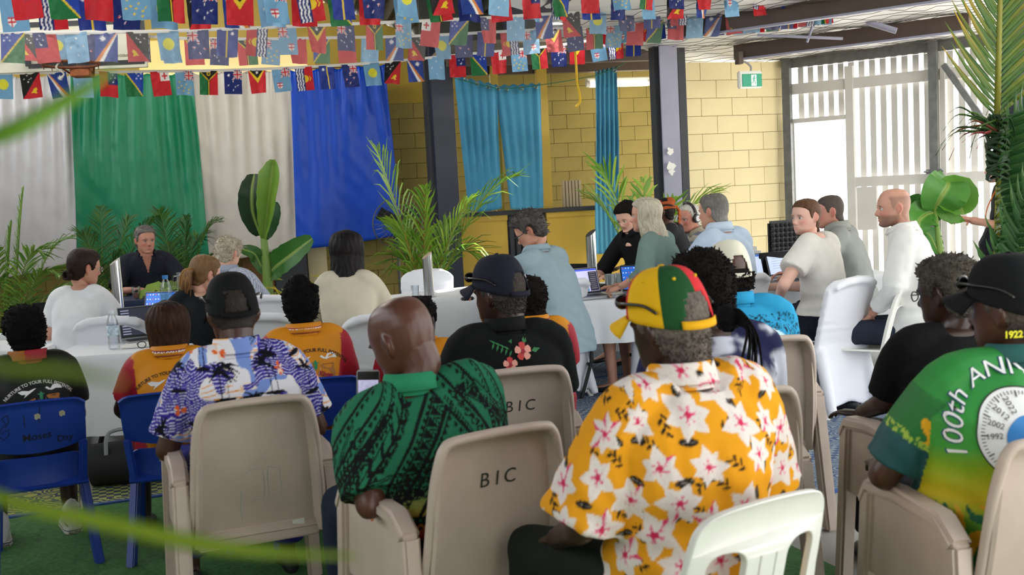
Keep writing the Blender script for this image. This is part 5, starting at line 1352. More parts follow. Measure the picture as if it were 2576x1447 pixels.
# school prints
def school_print(info, txt, art, x=0.0, t=0.80, sc=1.0, low=True):
    so = info['shirt']; sp = info['spine']; z = sp(t).z; mt = mat('print_' + txt, txt, 0.7)
    v, f = text_mesh('NURTURE TO YOUR FULL POTENTIAL', 0.021 * sc, 0.0004); v = bend(v, 0.20 * sc); print_on(so, 'lettering', (v, f), mt, (x, 0, z + 0.01))
    W, BR, GR, RD, BK = (mat('print_white', '#e8e8e6', 0.7), mat('print_brown', art, 0.7), mat('print_green', '#2c8a5a', 0.7), mat('print_red', '#a01c34', 0.7), mat('print_black', '#17130e', 0.7))
    S_ = sc
    def pp(nm, pts, m, dx, dz, rot=0.0, s=1.0, off=0.0025): return print_on(so, nm, poly2d(pts), m, (x + dx * S_, 0, z + dz * S_), s * S_, rot, off=off)
    pp('bird', [(-0.05, 0.008), (-0.03, 0.014), (0.0, 0.010), (0.022, 0.018), (0.034, 0.020), (0.018, 0.008), (0.006, 0.0), (-0.012, -0.012), (-0.026, -0.022), (-0.016, -0.006), (-0.034, -0.006)], W, -0.048, -0.036)
    pp('bird', [(-0.03, 0.006), (-0.022, 0.012), (-0.014, 0.006), (-0.006, 0.0), (0.006, 0.016), (0.03, 0.018), (0.044, 0.006), (0.05, -0.008), (0.02, -0.002), (0.0, -0.008), (-0.016, -0.004)], W, 0.055, -0.026)
    pp('sprig', [(0, 0.016), (0.008, 0.004), (0.018, 0.006), (0.007, -0.004), (0.008, -0.02), (0, -0.03), (-0.008, -0.02), (-0.007, -0.004), (-0.018, 0.006), (-0.008, 0.004)], GR, 0.004, -0.048)
    pp('crocodile', [(-0.045, -0.045), (-0.036, -0.02), (-0.018, 0.0), (0.004, 0.012), (0.028, 0.020), (0.030, 0.013), (0.010, 0.002), (-0.006, -0.012), (-0.022, -0.030), (-0.03, -0.05)], BR, -0.052, -0.082)
    pp('dugong', [(-0.032, 0.010), (-0.02, 0.016), (0.012, 0.014), (0.026, 0.016), (0.032, 0.008), (0.028, -0.004), (0.036, -0.03), (0.030, -0.055), (0.018, -0.03), (0.0, -0.008), (-0.022, -0.004)], BR, 0.058, -0.068)
    for s in (-1, 1): pp('feather', [(s * 0.018, 0.030), (s * 0.012, 0.006), (0.0, -0.05), (s * 0.006, 0.0)], W, 0.008, -0.095)
    v, f = text_mesh('Malu', 0.030, 0.0012); print_on(so, 'lettering', (v, f), RD, (x - 0.032 * S_, 0, z - 0.108 * S_), S_, R(24), off=0.004)
    v, f = text_mesh('Kiyay', 0.030, 0.0012); print_on(so, 'lettering', (v, f), RD, (x + 0.048 * S_, 0, z - 0.100 * S_), S_, R(-14), off=0.004)
    if low:
        n = 56; pp('wreath', [((0.062 + 0.012 * (k % 2)) * math.cos(2 * math.pi * k / n), (0.048 + 0.012 * (k % 2)) * math.sin(2 * math.pi * k / n)) for k in range(n)], BK, 0.008, -0.165)
        pp('heart', [(0.0, 0.012), (0.012, 0.026), (0.03, 0.024), (0.036, 0.006), (0.024, -0.02), (0.0, -0.04), (-0.024, -0.02), (-0.036, 0.006), (-0.03, 0.024), (-0.012, 0.026)], W, 0.008, -0.168, off=0.005)
        for s in (-1, 0, 1): print_on(so, 'zigzag', stroke2d([(s * 0.012, 0.01), (s * 0.006, 0.0), (s * 0.011, -0.006), (0.0, -0.026)], 0.0018), BK, (x + 0.008 * S_, 0, z - 0.165 * S_), S_, off=0.007)
school_print(boy, '#d8d8d4', '#b0702c', x=0.02, t=0.76, sc=0.92, low=False); school_print(girl_bob, '#2a2016', '#6b3d1c', t=0.80); school_print(girl_bun, '#2a2016', '#6b3d1c', x=0.02, t=0.80, sc=1.05)
def lanyard(info, r=0.084, dz=0.0):
    rows = [[info['spine'](0.985) + Vector(((r + dr) * math.cos(t), 0.008 + (r + dr) * 1.02 * math.sin(t), z + dz - 0.05 * max(0, math.sin(t)) + 0.012)) for t in np.linspace(R(-250), R(70), 33)] for z, dr in ((-0.008, 0.010), (0.006, 0.007), (0.018, 0.004))]
    b = MB(); b.shell(rows, 0.003); o = b.build('lanyard', mat('maroon_ribbon', '#8c1c34', 0.7), info['o'])
    v, f = text_mesh('TAGAI COLLEGE', 0.021, 0.001); print_on(o, 'lettering', (v, f), mat('print_white', '#e8e8e6'), info['spine'](0.985) + Vector((0.0, 0, 0.017 + dz)), off=0.0015)
    return o
for q in (girl_bun, girl_bob, kid_curl, kid_row): lanyard(q)
# anniversary polo: ring of letters round a white dial
dc = wl(anni, P(2604, 1105, 2.8)); so = anni['shirt']
n = 40; disc = [(0.118 * math.cos(2 * math.pi * k / n), 0.118 * math.sin(2 * math.pi * k / n)) for k in range(n)]
vv = [(0, 0)] + [(r * math.cos(2 * math.pi * k / n), r * math.sin(2 * math.pi * k / n)) for r in (0.04, 0.08, 0.118) for k in range(n)]
ff = [(0, 1 + k, 1 + (k + 1) % n) for k in range(n)] + [(1 + q * n + k, 1 + (q + 1) * n + k, 1 + (q + 1) * n + (k + 1) % n, 1 + q * n + (k + 1) % n) for q in range(2) for k in range(n)]
print_on(so, 'dial', (np.array(vv), ff), mat('print_white', '#e8e8e6'), dc)
print_on(so, 'dial_centre', (np.array(vv) * 0.5 + np.array([0.012, -0.01]), ff), mat('print_blue', '#2a7fc4', 0.6), dc, off=0.0045)
print_on(so, 'dial_rim', stroke2d([(0.120 * math.cos(t), 0.120 * math.sin(t)) for t in np.linspace(0, 2 * math.pi, 60)], 0.003), mat('print_black', '#17130e'), dc, off=0.0045)
ticks = MB()
tv, tf = [], []
for k in range(72):
    a = 2 * math.pi * k / 72; L = 0.016 if k % 6 == 0 else 0.009; c_, s_ = math.cos(a), math.sin(a); w_ = 0.0010 if k % 6 else 0.0016; b0 = len(tv)
    for rr, q in ((0.110, -1), (0.110, 1), (0.110 - L, 1), (0.110 - L, -1)): tv.append((rr * c_ - q * w_ * s_, rr * s_ + q * w_ * c_))
    tf.append((b0, b0 + 1, b0 + 2, b0 + 3))
tag(print_on(so, 'dial_ticks', (np.array(tv), tf), mat('print_black', '#17130e'), dc, off=0.0045), kind='stuff')
for txt, ang in (('2002', 158), ('2012', 132), ('1992', 182), ('2022', 108)):
    v, f = text_mesh(txt, 0.022); print_on(so, 'lettering', (v + np.array([0.078 * math.cos(R(ang)), 0.078 * math.sin(R(ang))]) @ np.array([[math.cos(R(ang - 180)), -math.sin(R(ang - 180))], [math.sin(R(ang - 180)), math.cos(R(ang - 180))]]), f), mat('print_black', '#17130e'), dc, rot=R(ang - 180) * 0.999, off=0.006)
v, f = text_mesh('100th ANNIVERSARY', 0.058, 0.0016, 0.15); v = bend(v - np.array([-0.03, -0.05]), 0.118)
print_on(so, 'lettering_edge', (v * 1.0, f), mat('print_navy', '#274a6a', 0.7), dc + Vector((-0.001, 0, 0.117)), off=0.002)
v, f = text_mesh('100th ANNIVERSARY', 0.058, 0.0, 0.15); v = bend(v - np.array([-0.03, -0.05]), 0.118)
print_on(so, 'lettering', (v, f), mat('print_white', '#e8e8e6'), dc + Vector((0, 0, 0.118)), off=0.004)
v, f = text_mesh('1922 -', 0.026, 0.001); print_on(anni['collar'], 'lettering', (v, f), mat('print_yellow', '#d8d21c', 0.7), wl(anni, P(2556, 842, 2.9)), off=0.002)
# hibiscus print
hc = wl(navyc, P(1338, 905, 4.2)); so = navyc['shirt']; RED, PK, GN = mat('print_hibiscus', '#c23a3a', 0.7), mat('print_pink', '#e8a090', 0.7), mat('print_leaf', '#2f7a44', 0.7)
for (dx, dz, s) in ((0.012, 0.012, 1.0), (-0.05, -0.035, 0.85)):
    for k in range(5):
        a = k * 2 * math.pi / 5 + 0.3; pts = [(0.004, 0), (0.016, 0.013), (0.032, 0.014), (0.037, 0.0), (0.031, -0.014), (0.016, -0.012)]
        print_on(so, 'petal', poly2d([(p[0] * math.cos(a) - p[1] * math.sin(a), p[0] * math.sin(a) + p[1] * math.cos(a)) for p in pts]), RED if k % 2 else PK, hc + Vector((dx, 0, dz)), s, off=0.004)
    print_on(so, 'stamen', poly2d([(0.009 * math.cos(t), 0.009 * math.sin(t)) for t in np.linspace(0, 6.28, 10)[:-1]]), mat('print_red', '#a01c34'), hc + Vector((dx, 0, dz)), s, off=0.006)
for k in range(9):
    print_on(so, 'leaf_blade', poly2d([(0, 0), (0.012, 0.004), (0.030, 0.0), (0.012, -0.004)]), GN, hc + Vector((-0.035 - 0.008 * k, 0, 0.02 + 0.004 * k)), 1.0, R(150 if k % 2 else 240), off=0.003)
for (dx, dz, rr) in ((0.03, 0.05, 60), (0.06, 0.02, 10), (-0.02, 0.055, 110)): print_on(so, 'leaf_blade', poly2d([(0, 0), (0.014, 0.010), (0.04, 0.0), (0.014, -0.010)]), GN, hc + Vector((dx - 0.01, 0, dz - 0.01)), 1.0, R(rr), off=0.003)
# lanyard of the standing person, bracelet, wrist watch
b = MB(); b.tube(catmull([stander['spine'](0.98) + Vector((-0.07, 0.03, 0.03)), stander['spine'](0.9) + Vector((-0.10, 0.09, 0)), stander['spine'](0.6) + Vector((-0.04, 0.16, 0)), stander['spine'](0.4) + Vector((0, 0.16, 0))], 5), 0.008, 6, flat=0.3); b.tube(catmull([stander['spine'](0.98) + Vector((-0.07, -0.02, 0.03)), stander['spine'](0.9) + Vector((-0.15, 0.0, 0.02)), stander['spine'](0.75) + Vector((-0.165, 0.05, 0))], 5), 0.009, 6, flat=0.3); b.build('lanyard', mat('orange_ribbon', '#d2691e', 0.7), stander['o'])
w_ = haw['Wr'][-1].lerp(haw['El'][-1], 0.18); b = MB(); d_ = (haw['Wr'][-1] - haw['El'][-1]).normalized(); x_ = d_.orthogonal().normalized(); y_ = d_.cross(x_)
b.tube([w_ + (x_ * math.cos(t) + y_ * math.sin(t)) * 0.043 for t in np.linspace(0, 6.283, 17)], 0.007, 6); b.build('wrist_watch', M_steel, haw['o'])
w_ = speaker['Wr'][-1].lerp(speaker['El'][-1], 0.1); d_ = (speaker['Wr'][-1] - speaker['El'][-1]).normalized(); x_ = d_.orthogonal().normalized(); y_ = d_.cross(x_)
b = MB(); b.tube([w_ + (x_ * math.cos(t) + y_ * math.sin(t)) * 0.034 for t in np.linspace(0, 6.283, 17)], 0.007, 6); b.build('wrist_band', M_black, speaker['o'])
# white canvas boots of the boy
for s in (-1, 1):
    an = Vector((s * 0.16, 0.35, 0.085)); b = MB(); rings = []
    for t_, w_, z0, z1 in ((-0.07, 0.018, 0.018, 0.13), (-0.058, 0.036, 0.018, 0.175), (-0.01, 0.042, 0.018, 0.178), (0.035, 0.042, 0.018, 0.15), (0.07, 0.042, 0.018, 0.085), (0.12, 0.045, 0.018, 0.062), (0.16, 0.036, 0.018, 0.045), (0.18, 0.016, 0.018, 0.03)):
        rings.append([Vector((an.x + w_ * math.cos(k * math.pi / 6), an.y + t_, (z0 + z1) / 2 + (z1 - z0) / 2 * math.sin(k * math.pi / 6))) for k in range(12)])
    b.rings(rings); sh = b.build('canvas_boot', mat('white_canvas', '#d2d2d2', 0.8, bump=0.1, bscale=200, var=0.06, vscale=20), boy['o'])
    b = MB(); pts = [(an.x + x_, an.y + y_) for x_, y_ in ((-0.03, -0.075), (0.03, -0.075), (0.044, -0.04), (0.046, 0.05), (0.05, 0.12), (0.035, 0.175), (0, 0.19), (-0.035, 0.175), (-0.05, 0.12), (-0.046, 0.05), (-0.044, -0.04))]
    b.prism(pts, 0.0, 0.032, lambda z, x_, y_: (x_, y_, z)); b.build('rubber_sole', mat('white_rubber', '#c6c4c0', 0.6), sh, bevel=0.004)
    b = MB(); b.tube([(x_ * 1.0 + (an.x) * 0, y_, 0.024) for x_, y_ in pts + pts[:1]], 0.0022, 4); b.build('sole_stripe', mat('navy_line', '#1c2240', 0.6), sh)
    print_on(sh, 'star', poly2d([((0.016 if k % 2 == 0 else 0.007) * math.sin(k * math.pi / 5), (0.016 if k % 2 == 0 else 0.007) * math.cos(k * math.pi / 5)) for k in range(10)]), mat('print_star', '#23306a', 0.7), Vector((an.x - 0.02, an.y, 0.11)), 1.0, direction=(1 if s < 0 else 1, 0.35, 0), off=0.002)
    v, f = text_mesh('ALL STAR', 0.013, 0.0004); print_on(sh.children[0], 'lettering', (v, f), mat('print_black', '#17130e'), Vector((an.x, an.y, 0.014)), off=0.003)
# ================================================================ chairs and tables
def at_top(px, py, d, yaw, top):
    """floor point of a chair whose back top (local point `top`) is seen at a pixel"""
    p = P(px, py, d); y = R(yaw); c, s = math.cos(y), math.sin(y)
    return Vector((p.x - (top[0] * c - top[1] * s), p.y - (top[0] * s + top[1] * c), 0)), y, p.z
def clone(root, loc, rz, label=None, group=None, scale=None):
    r = root.copy(); COL.objects.link(r); r.location = loc; r.rotation_euler = (0, 0, rz)
    if scale: r.scale = scale
    if label: r['label'] = label
    if group: r['group'] = group
    for ch in list(root.children):
        c = ch.copy(); COL.objects.link(c); c.parent = r
        for g in ch.children:
            d = g.copy(); COL.objects.link(d); d.parent = c
    return r
def bchk(m, z): return m
M_beige = mat('beige_resin', '#c2b0a3', 0.42, bump=0.04, bscale=40, var=0.10, vscale=5)
# stain the resin a little
def beige_chair(label, marks=True, letters='B I C'):
    root = empty('resin_armchair', (0, 0, 0), 0, label, 'chair', 'beige moulded armchairs')
    H = 0.88
    rows = []
    for i in range(19):
        v = i / 18; z = 0.36 + (H - 0.36) * v
        yb = -0.205 - 0.075 * v - 0.02 * math.sin(v * math.pi)
        hw = 0.228 - 0.030 * v
        row = []
        for j in range(23):
            u = j / 22 * 2 - 1
            corner = max(0, abs(u) - 0.80) / 0.20
            zz = z - (0.055 * corner ** 2.2 * smoothstep(0.55, 1.0, np.array(v)))
            yy = yb + 0.045 * u * u * (-0.2)                     # gentle hollow
            lip = smoothstep(0.90, 1.0, np.array(abs(u))) * 0.035 + smoothstep(0.93, 1.0, np.array(v)) * 0.035
            row.append((u * hw, yy - min(0.045, float(lip)), zz))
        rows.append(row)
    b = MB(); b.shell(rows, 0.012); bk = b.build('backrest', M_beige, root)
    # rolled rim round the back
    rim = [(-0.236, -0.225, 0.40)] + [(-0.236 + 0.03 * v, -0.245 - 0.075 * v, 0.40 + 0.41 * v) for v in (0.3, 0.6, 0.85)] + [(-0.196, -0.322, 0.825), (-0.180, -0.326, 0.862), (-0.145, -0.328, 0.879)]
    rim = rim + [(0, -0.330, 0.884)] + [(-x, y, z) for x, y, z in rim[::-1]]
    b = MB(); b.tube(catmull(rim, 4), 0.0155, 8); b.build('rim', M_beige, root)
    rows = []
    for i in range(9):
        v = i / 8; y = -0.235 + 0.49 * v; row = []
        for j in range(11):
            u = j / 10 * 2 - 1; row.append((u * (0.225 + 0.015 * v), y, 0.425 - 0.02 * (1 - u * u) * math.sin(v * 3) - 0.03 * max(0, v - 0.85) / 0.15 - 0.05 * max(0, 0.15 - v) / 0.15))
        rows.append(row)
    b = MB(); b.shell(rows, 0.014); b.build('seat', M_beige, root)
    b = MB(); b.box((0, -0.225, 0.375), (0.44, 0.02, 0.07)); b.build('apron', M_beige, root, bevel=0.006)
    for s in (-1, 1):
        sh = lambda x, y, z, s=s: (s * (0.262 + 0.035 * (0.66 - z)) + x, y, z)
        # arm with its two legs is one moulding: rail, legs, web
        rl = [(-0.245, 0.60), (-0.16, 0.655), (0.05, 0.66), (0.22, 0.645), (0.262, 0.60)]
        b = MB(); b.prism([(-0.26, 0.615), (-0.17, 0.672), (0.06, 0.678), (0.235, 0.662), (0.275, 0.60), (0.255, 0.56), (0.22, 0.618), (0.05, 0.634), (-0.16, 0.628), (-0.235, 0.575)], -0.036, 0.030, sh); b.build('armrest', M_beige, root, bevel=0.014, seg=3)
        b = MB(); b.prism([(0.205, 0.63), (0.268, 0.62), (0.300, 0.0), (0.245, 0.0)], -0.030, 0.026, sh); b.build('leg', M_beige, root, bevel=0.010)
        b = MB(); b.prism([(-0.262, 0.61), (-0.195, 0.60), (-0.262, 0.0), (-0.325, 0.0)], -0.030, 0.026, sh); b.build('leg', M_beige, root, bevel=0.010)
        b = MB(); b.prism([(-0.23, 0.62), (0.23, 0.63), (0.255, 0.44), (0.215, 0.37), (-0.17, 0.36), (-0.235, 0.42)], -0.010, 0.006, sh); b.build('side_panel', M_beige, root, bevel=0.003)
    if letters:
        inkm = mat('stencil_ink', '#23281f', 0.8)
        for k, ch in enumerate(letters.split()):
            v, f = text_mesh(ch, 0.062, 0.0, 0.12); f = [q for q in f]
            print_on(bk, 'stencil_letter', (v, f), inkm, (-0.035 + 0.043 * k, 0, 0.735), 1.0, off=0.0015)
    return root
bc = beige_chair('beige moulded armchair under the man in the purple palm shirt')
def bplace(root, px, py, d, yaw):
    loc, rz, z = at_top(px, py, d, yaw, (0, -0.33, 0.89)); root.location = loc; root.rotation_euler = (0, 0, rz); return root
def under(root, who, yaw, back=0.0, dx=0.0):
    y = R(yaw); p = who['base']; root.location = (p.x + dx * math.cos(y) + math.sin(y) * back, p.y + dx * math.sin(y) - math.cos(y) * back, 0); root.rotation_euler = (0, 0, y)
    q = proj(root.matrix_basis @ Vector((0, -0.33, 0.885))); print('CHAIR', root['label'][:60], [round(v, 2) for v in q]); return root
def bcopy(who, yaw, label, dx=0.0): return under(clone(bc, (0, 0, 0), 0, label), who, yaw, 0.0, dx)
bcopy(bald, 30, 'beige moulded armchair stencilled in black under the bald man', 0.03)
bcopy(navyc, 16, 'beige moulded armchair under the man in the navy cap', -0.05)
bcopy(turq, 12, 'beige moulded armchair under the person in turquoise')
bcopy(tied, 14, 'beige moulded armchair under the tie dye shirt', -0.05)
bcopy(anni, 8, 'beige moulded armchair cut off by the right edge of the picture')
bcopy(elder, 10, 'beige moulded armchair under the elder in black')
under(bc, haw, 22)
for o in list(bc.children):       # the palm-shirt man's chair carries pencil scribbles instead of letters
    for g in list(o.children):
        if g.name.startswith('stencil_letter'): bpy.data.objects.remove(g)
bk = [o for o in bc.children if o.name.startswith('backrest')][0]
for k, pts in enumerate(([(-0.06, 0.02), (-0.03, 0.03), (0.0, 0.024), (0.004, -0.05), (0.0, -0.09), (-0.05, -0.095)], [(0.02, 0.03), (0.06, 0.02), (0.066, -0.08), (0.02, -0.09), (0.015, 0.0), (0.02, 0.03)], [(-0.02, 0.06), (0.01, 0.068), (0.0, 0.05), (0.02, 0.056)], [(-0.08, -0.05), (-0.085, -0.12), (-0.08, -0.16)])):
    print_on(bk, 'pencil_scribble', stroke2d(pts, 0.0018), mat('green_pencil', '#8fa291', 0.8), (0.02, 0, 0.60), 1.0, off=0.0012)
print_on(bk, 'sticker', poly2d([(-0.022, -0.012), (0.022, -0.012), (0.022, 0.012), (-0.022, 0.012)]), M_white, (0.14, 0, 0.40), 1.0, R(4), off=0.012)

M_blue = mat('blue_resin', '#1c3a92', 0.38, bump=0.03, bscale=60, var=0.08)
def blue_chair(label):
    root = empty('school_chair', (0, 0, 0), 0, label, 'chair', 'blue school chairs')
    H = 0.765
    def back(z): return -0.185 - 0.085 * smoothstep(0.42, 0.8, np.array(z))
    for nm, z0, z1, w0, w1 in (('backrest', 0.545, H, 0.205, 0.212), ('lower_back', 0.385, 0.515, 0.165, 0.185)):
        rows = []
        for i in range(13):
            v = i / 12; z = z0 + (z1 - z0) * v; row = []
            for j in range(21):
                u = j / 20 * 2 - 1
                cr = max(0, abs(u) - 0.86) / 0.14
                zz = z + (0.012 * (1 - u * u) if nm == 'backrest' and v > 0.5 else 0) + (-0.030 * (1 - u * u) + 0.02 if nm == 'backrest' and v < 0.3 else 0) * (1 - v / 0.3 if v < 0.3 else 0)
                lip = 0.020 * smoothstep(0.93, 1.0, np.array(v)) if nm == 'backrest' else 0
                row.append((u * (w0 + (w1 - w0) * v), float(back(z)) + 0.035 * u * u - float(lip) - 0.006 * cr, zz - 0.018 * cr * (v > 0.8)))
            rows.append(row)
        b = MB(); b.shell(rows, 0.010); o = b.build(nm, M_blue, root)
        if nm == 'backrest': bkr = o
    for s in (-1, 1):
        b = MB(); b.bar((s * 0.178, -0.185, 0.38), (s * 0.192, -0.218, 0.57), 0.035, 0.02); b.build('back_upright', M_blue, root, bevel=0.005)
    rows = []
    for i in range(11):
        v = i / 10; row = []
        for j in range(13):
            u = j / 12 * 2 - 1; row.append((u * 0.20, -0.20 + 0.40 * v, 0.43 - 0.028 * (1 - u * u) * math.sin(v * 3.1) - 0.03 * max(0, v - 0.85) / 0.15 - 0.06 * max(0, 0.2 - v) / 0.2))
        rows.append(row)
    b = MB(); b.shell(rows, 0.012); b.build('seat', M_blue, root)
    for s in (-1, 1):
        b = MB(); b.bar((s * 0.175, -0.10, 0.41), (s * 0.215, -0.25, 0.0), 0.036, 0.050); b.build('leg', M_blue, root, bevel=0.006)
        b = MB(); b.bar((s * 0.175, 0.10, 0.41), (s * 0.215, 0.21, 0.0), 0.036, 0.050); b.build('leg', M_blue, root, bevel=0.006)
        b = MB(); b.bar((s * 0.182, -0.15, 0.395), (s * 0.182, 0.17, 0.395), 0.03, 0.05); b.build('seat_rail', M_blue, root, bevel=0.006)
    return root, bkr
bl, blb = blue_chair('blue plastic school chair with black marker scrawl under the boy in black')
def blplace(root, px, py, d, yaw): loc, rz, z = at_top(px, py, d, yaw, (0, -0.27, 0.765)); root.location = loc; root.rotation_euler = (0, 0, rz); return root
under(clone(bl, (0, 0, 0), 0, 'blue plastic school chair under the girl with the bob'), girl_bob, 14)
under(clone(bl, (0, 0, 0), 0, 'blue plastic school chair under the girl with buns'), girl_bun, 18)
under(bl, boy, 24)
ink = mat('marker_ink', '#0c1024', 0.7)
for txt, x, z, sz in (('Moses', 0.005, 0.612, 0.046), ('Day', 0.118, 0.588, 0.042)):
    v, f = text_mesh(txt, sz, 0.0005, 0.1); print_on(blb, 'marker_word', (v, f), ink, (x, 0, z), 1.0, R(4), off=0.0015)
for pts in ([(0.01, 0.06), (-0.012, 0.045), (0.004, 0.02), (-0.02, -0.005), (-0.028, -0.03), (-0.012, -0.055), (0.012, -0.03), (0.014, -0.005), (-0.018, -0.022)], [(0.012, 0.06), (0.016, 0.03), (0.0, 0.004)], [(0.076, 0.05), (0.076, 0.0)], [(0.142, 0.085), (0.136, 0.01)]):
    print_on(blb, 'marker_scrawl', stroke2d(pts, 0.0032), ink, (-0.115, 0, 0.665), 1.0, off=0.0015)
for dx in (-0.0, 0.10): print_on(blb, 'paper_scrap', poly2d([(-0.012, -0.010), (-0.004, -0.016), (0.004, -0.009), (0.010, -0.014), (0.013, 0.004), (0.004, 0.014), (-0.012, 0.010)]), mat('scrap', '#a8a48e', 0.9), (0.015 + dx, 0, 0.705), 1.0, off=0.0015)
# ---- stretch-covered banquet chairs
M_cover = mat('stretch_cover', '#e6e7ee', 0.8, bump=0.05, bscale=150, sheen=0.2)
def cover_chair(label, H=0.90):
    root = empty('covered_chair', (0, 0, 0), 0, label, 'chair', 'chairs in white stretch covers')
    rings = []
    for z in np.linspace(0.005, 0.47, 14):
        k = 1 - z / 0.47; ring = []
        for j in range(48):
            th = 2 * math.pi * j / 48; ct, st = math.cos(th), math.sin(th); e = 2 / 6.0
            x = math.copysign(abs(ct) ** e, ct); y = math.copysign(abs(st) ** e, st)
            side = 1 - min(abs(x), abs(y)) ** 2                   # 1 mid-side, 0 at corners
            pull = 1 - 0.16 * side * k ** 1.5
            ring.append((x * (0.225 + 0.035 * k) * pull, (y * (0.215 + 0.055 * k)) * pull, z + 0.10 * side * max(0, k - 0.75) / 0.25 * (0.9)))
        rings.append(ring)
    b = MB(); b.rings(rings)
    rows = []
    for i in range(15):
        v = i / 14; z = 0.40 + (H - 0.40) * v; row = []
        for j in range(17):
            u = j / 16 * 2 - 1; cr = max(0, abs(u) - 0.55) / 0.45
            row.append((u * (0.225 + 0.012 * v), -0.175 - 0.10 * v - 0.03 * v * v + 0.03 * u * u, z - 0.060 * cr ** 2.5 * v))
        rows.append(row)
    b.shell(rows, 0.045)
    for s in (-1, 1): b.tube([(s * 0.20, -0.18, 0.44), (s * 0.232, -0.30, 0.03)], [0.05, 0.03], 8)
    b.tube([(-0.20, -0.305, H - 0.05), (-0.12, -0.325, H - 0.015), (0, -0.33, H - 0.005), (0.12, -0.325, H - 0.015), (0.20, -0.305, H - 0.05)], [0.024, 0.03, 0.03, 0.03, 0.024], 8)
    me = voxel(b, 0.013, 5); c = getco(me)
    rip = 0.0022 * np.sin(c[:, 2] * 110) * smoothstep(0.5, 0.6, c[:, 2]) * (c[:, 1] > -0.24) * 1.0
    nn = normals(me); setco(me, c + nn * rip[:, None])
    o = link('stretch_cover', me, M_cover, root)
    for sx in (-1, 1):
        for sy in (-1, 1):
            q = MB(); q.tube([(sx * 0.24, sy * 0.24 - 0.02, 0.0), (sx * 0.225, sy * 0.225 - 0.01, 0.06)], 0.018, 8); q.build('foot', M_white, root)
    return root
cc = cover_chair('white covered chair behind the woman in the white t-shirt')
def cplace(root, px, py, d, yaw, H=0.90): loc, rz, z = at_top(px, py, d, yaw, (0, -0.33, H)); root.location = loc; root.rotation_euler = (0, 0, rz); return root
for (px, py, d, yaw, lab) in ((668, 770, 7.75, 4, 'white covered chair of the man in blue stripes'), (655, 815, 6.5, 4, 'white covered chair behind the woman in the black jacket'), (958, 792, 6.15, 2, 'white covered chair behind the woman with the black bob'),
                             (1074, 650, 9.6, 176, 'empty white covered chair facing us before the yellow counter'), (1448, 694, 7.75, 52, 'white covered chair of the woman in the blazer'), (2158, 680, 6.85, 34, 'white covered chair of the woman with the braid'),
                             (1893, 690, 7.45, 36, 'white covered chair of the man in pale blue')):
    cplace(clone(cc, (0, 0, 0), 0, lab), px, py, d, yaw)
cplace(cc, 268, 800, 6.8, 4)
under(clone(cc, (0, 0, 0), 0, 'white covered chair of the woman in sage green'), grey_w, 58)
# ---- white monobloc chairs with slotted backs
M_mono = mat('white_resin', '#e4e3dc', 0.4, bump=0.03, bscale=40, var=0.04)
def rr_loop(x0, x1, z0, z1, r, n=5):
    out = []
    for cx, cz, a0 in ((x1 - r, z1 - r, 0), (x0 + r, z1 - r, 90), (x0 + r, z0 + r, 180), (x1 - r, z0 + r, 270)):
        for k in range(n + 1): a = R(a0 + 90 * k / n); out.append((cx + r * math.cos(a), cz + r * math.sin(a)))
    return out
def mono_chair(label):
    root = empty('slotted_chair', (0, 0, 0), 0, label, 'chair', 'white slotted plastic chairs')
    cu = bpy.data.curves.new('bk', 'CURVE'); cu.dimensions = '2D'; cu.fill_mode = 'BOTH'; cu.extrude = 0.007; cu.bevel_depth = 0.004; cu.bevel_resolution = 2
    loops = [[(-0.205, 0.40), (0.205, 0.40), (0.215, 0.60), (0.205, 0.74), (0.185, 0.79), (0.14, 0.815), (0.05, 0.828), (-0.05, 0.828), (-0.14, 0.815), (-0.185, 0.79), (-0.205, 0.74), (-0.215, 0.60)],
             rr_loop(-0.175, -0.062, 0.43, 0.715, 0.045), rr_loop(0.062, 0.175, 0.43, 0.715, 0.045)]
    for x in (-0.025, 0.025):
        loops.append(rr_loop(x - 0.005, x + 0.005, 0.60, 0.69, 0.0049)); loops.append(rr_loop(x - 0.005, x + 0.005, 0.45, 0.57, 0.0049))
    loops[0] = [(p.x, p.y) for p in catmull([(a, b_, 0) for a, b_ in loops[0] + loops[0][:1]], 4)[:-1]]
    for lp in loops:
        sp = cu.splines.new('POLY'); sp.points.add(len(lp) - 1); sp.use_cyclic_u = True
        for q, (a, b_) in zip(sp.points, lp): q.co = (a, b_, 0, 1)
    tmp = bpy.data.objects.new('tmp', cu); COL.objects.link(tmp); dg = bpy.context.evaluated_depsgraph_get(); me = bpy.data.meshes.new_from_object(tmp.evaluated_get(dg)); bpy.data.objects.remove(tmp); me.materials.clear()
    c = getco(me); x, z, y = c[:, 0], c[:, 1], c[:, 2]
    setco(me, np.stack([x, -0.185 - 0.26 * (z - 0.40) + 0.9 * x * x - y, z], 1)); me.polygons.foreach_set('use_smooth', [True] * len(me.polygons)); me.set_sharp_from_angle(angle=R(40))
    link('backrest', me, M_mono, root)
    rows = [[(u * 0.215, -0.20 + 0.43 * v, 0.435 - 0.02 * (1 - u * u) - 0.03 * max(0, v - 0.85) / 0.15) for u in np.linspace(-1, 1, 11)] for v in np.linspace(0, 1, 9)]
    b = MB(); b.shell(rows, 0.012); b.build('seat', M_mono, root)
    for s in (-1, 1):
        for (y0, y1) in ((-0.18, -0.26), (0.18, 0.23)):
            rows = [[(s * (0.205 + 0.04 * t) - s * 0.05 * q, y0 + (y1 - y0) * t + (0.03 * (1 - q) if y0 > 0 else -0.03 * (1 - q)) * 0, 0.43 * (1 - t)) for q in (1, 0.5, 0)] for t in np.linspace(0, 1, 6)]
            b = MB(); b.shell(rows, 0.010); b.build('leg', M_mono, root)
    return root
mc = mono_chair('white slotted plastic chair behind the man in the floral shirt')
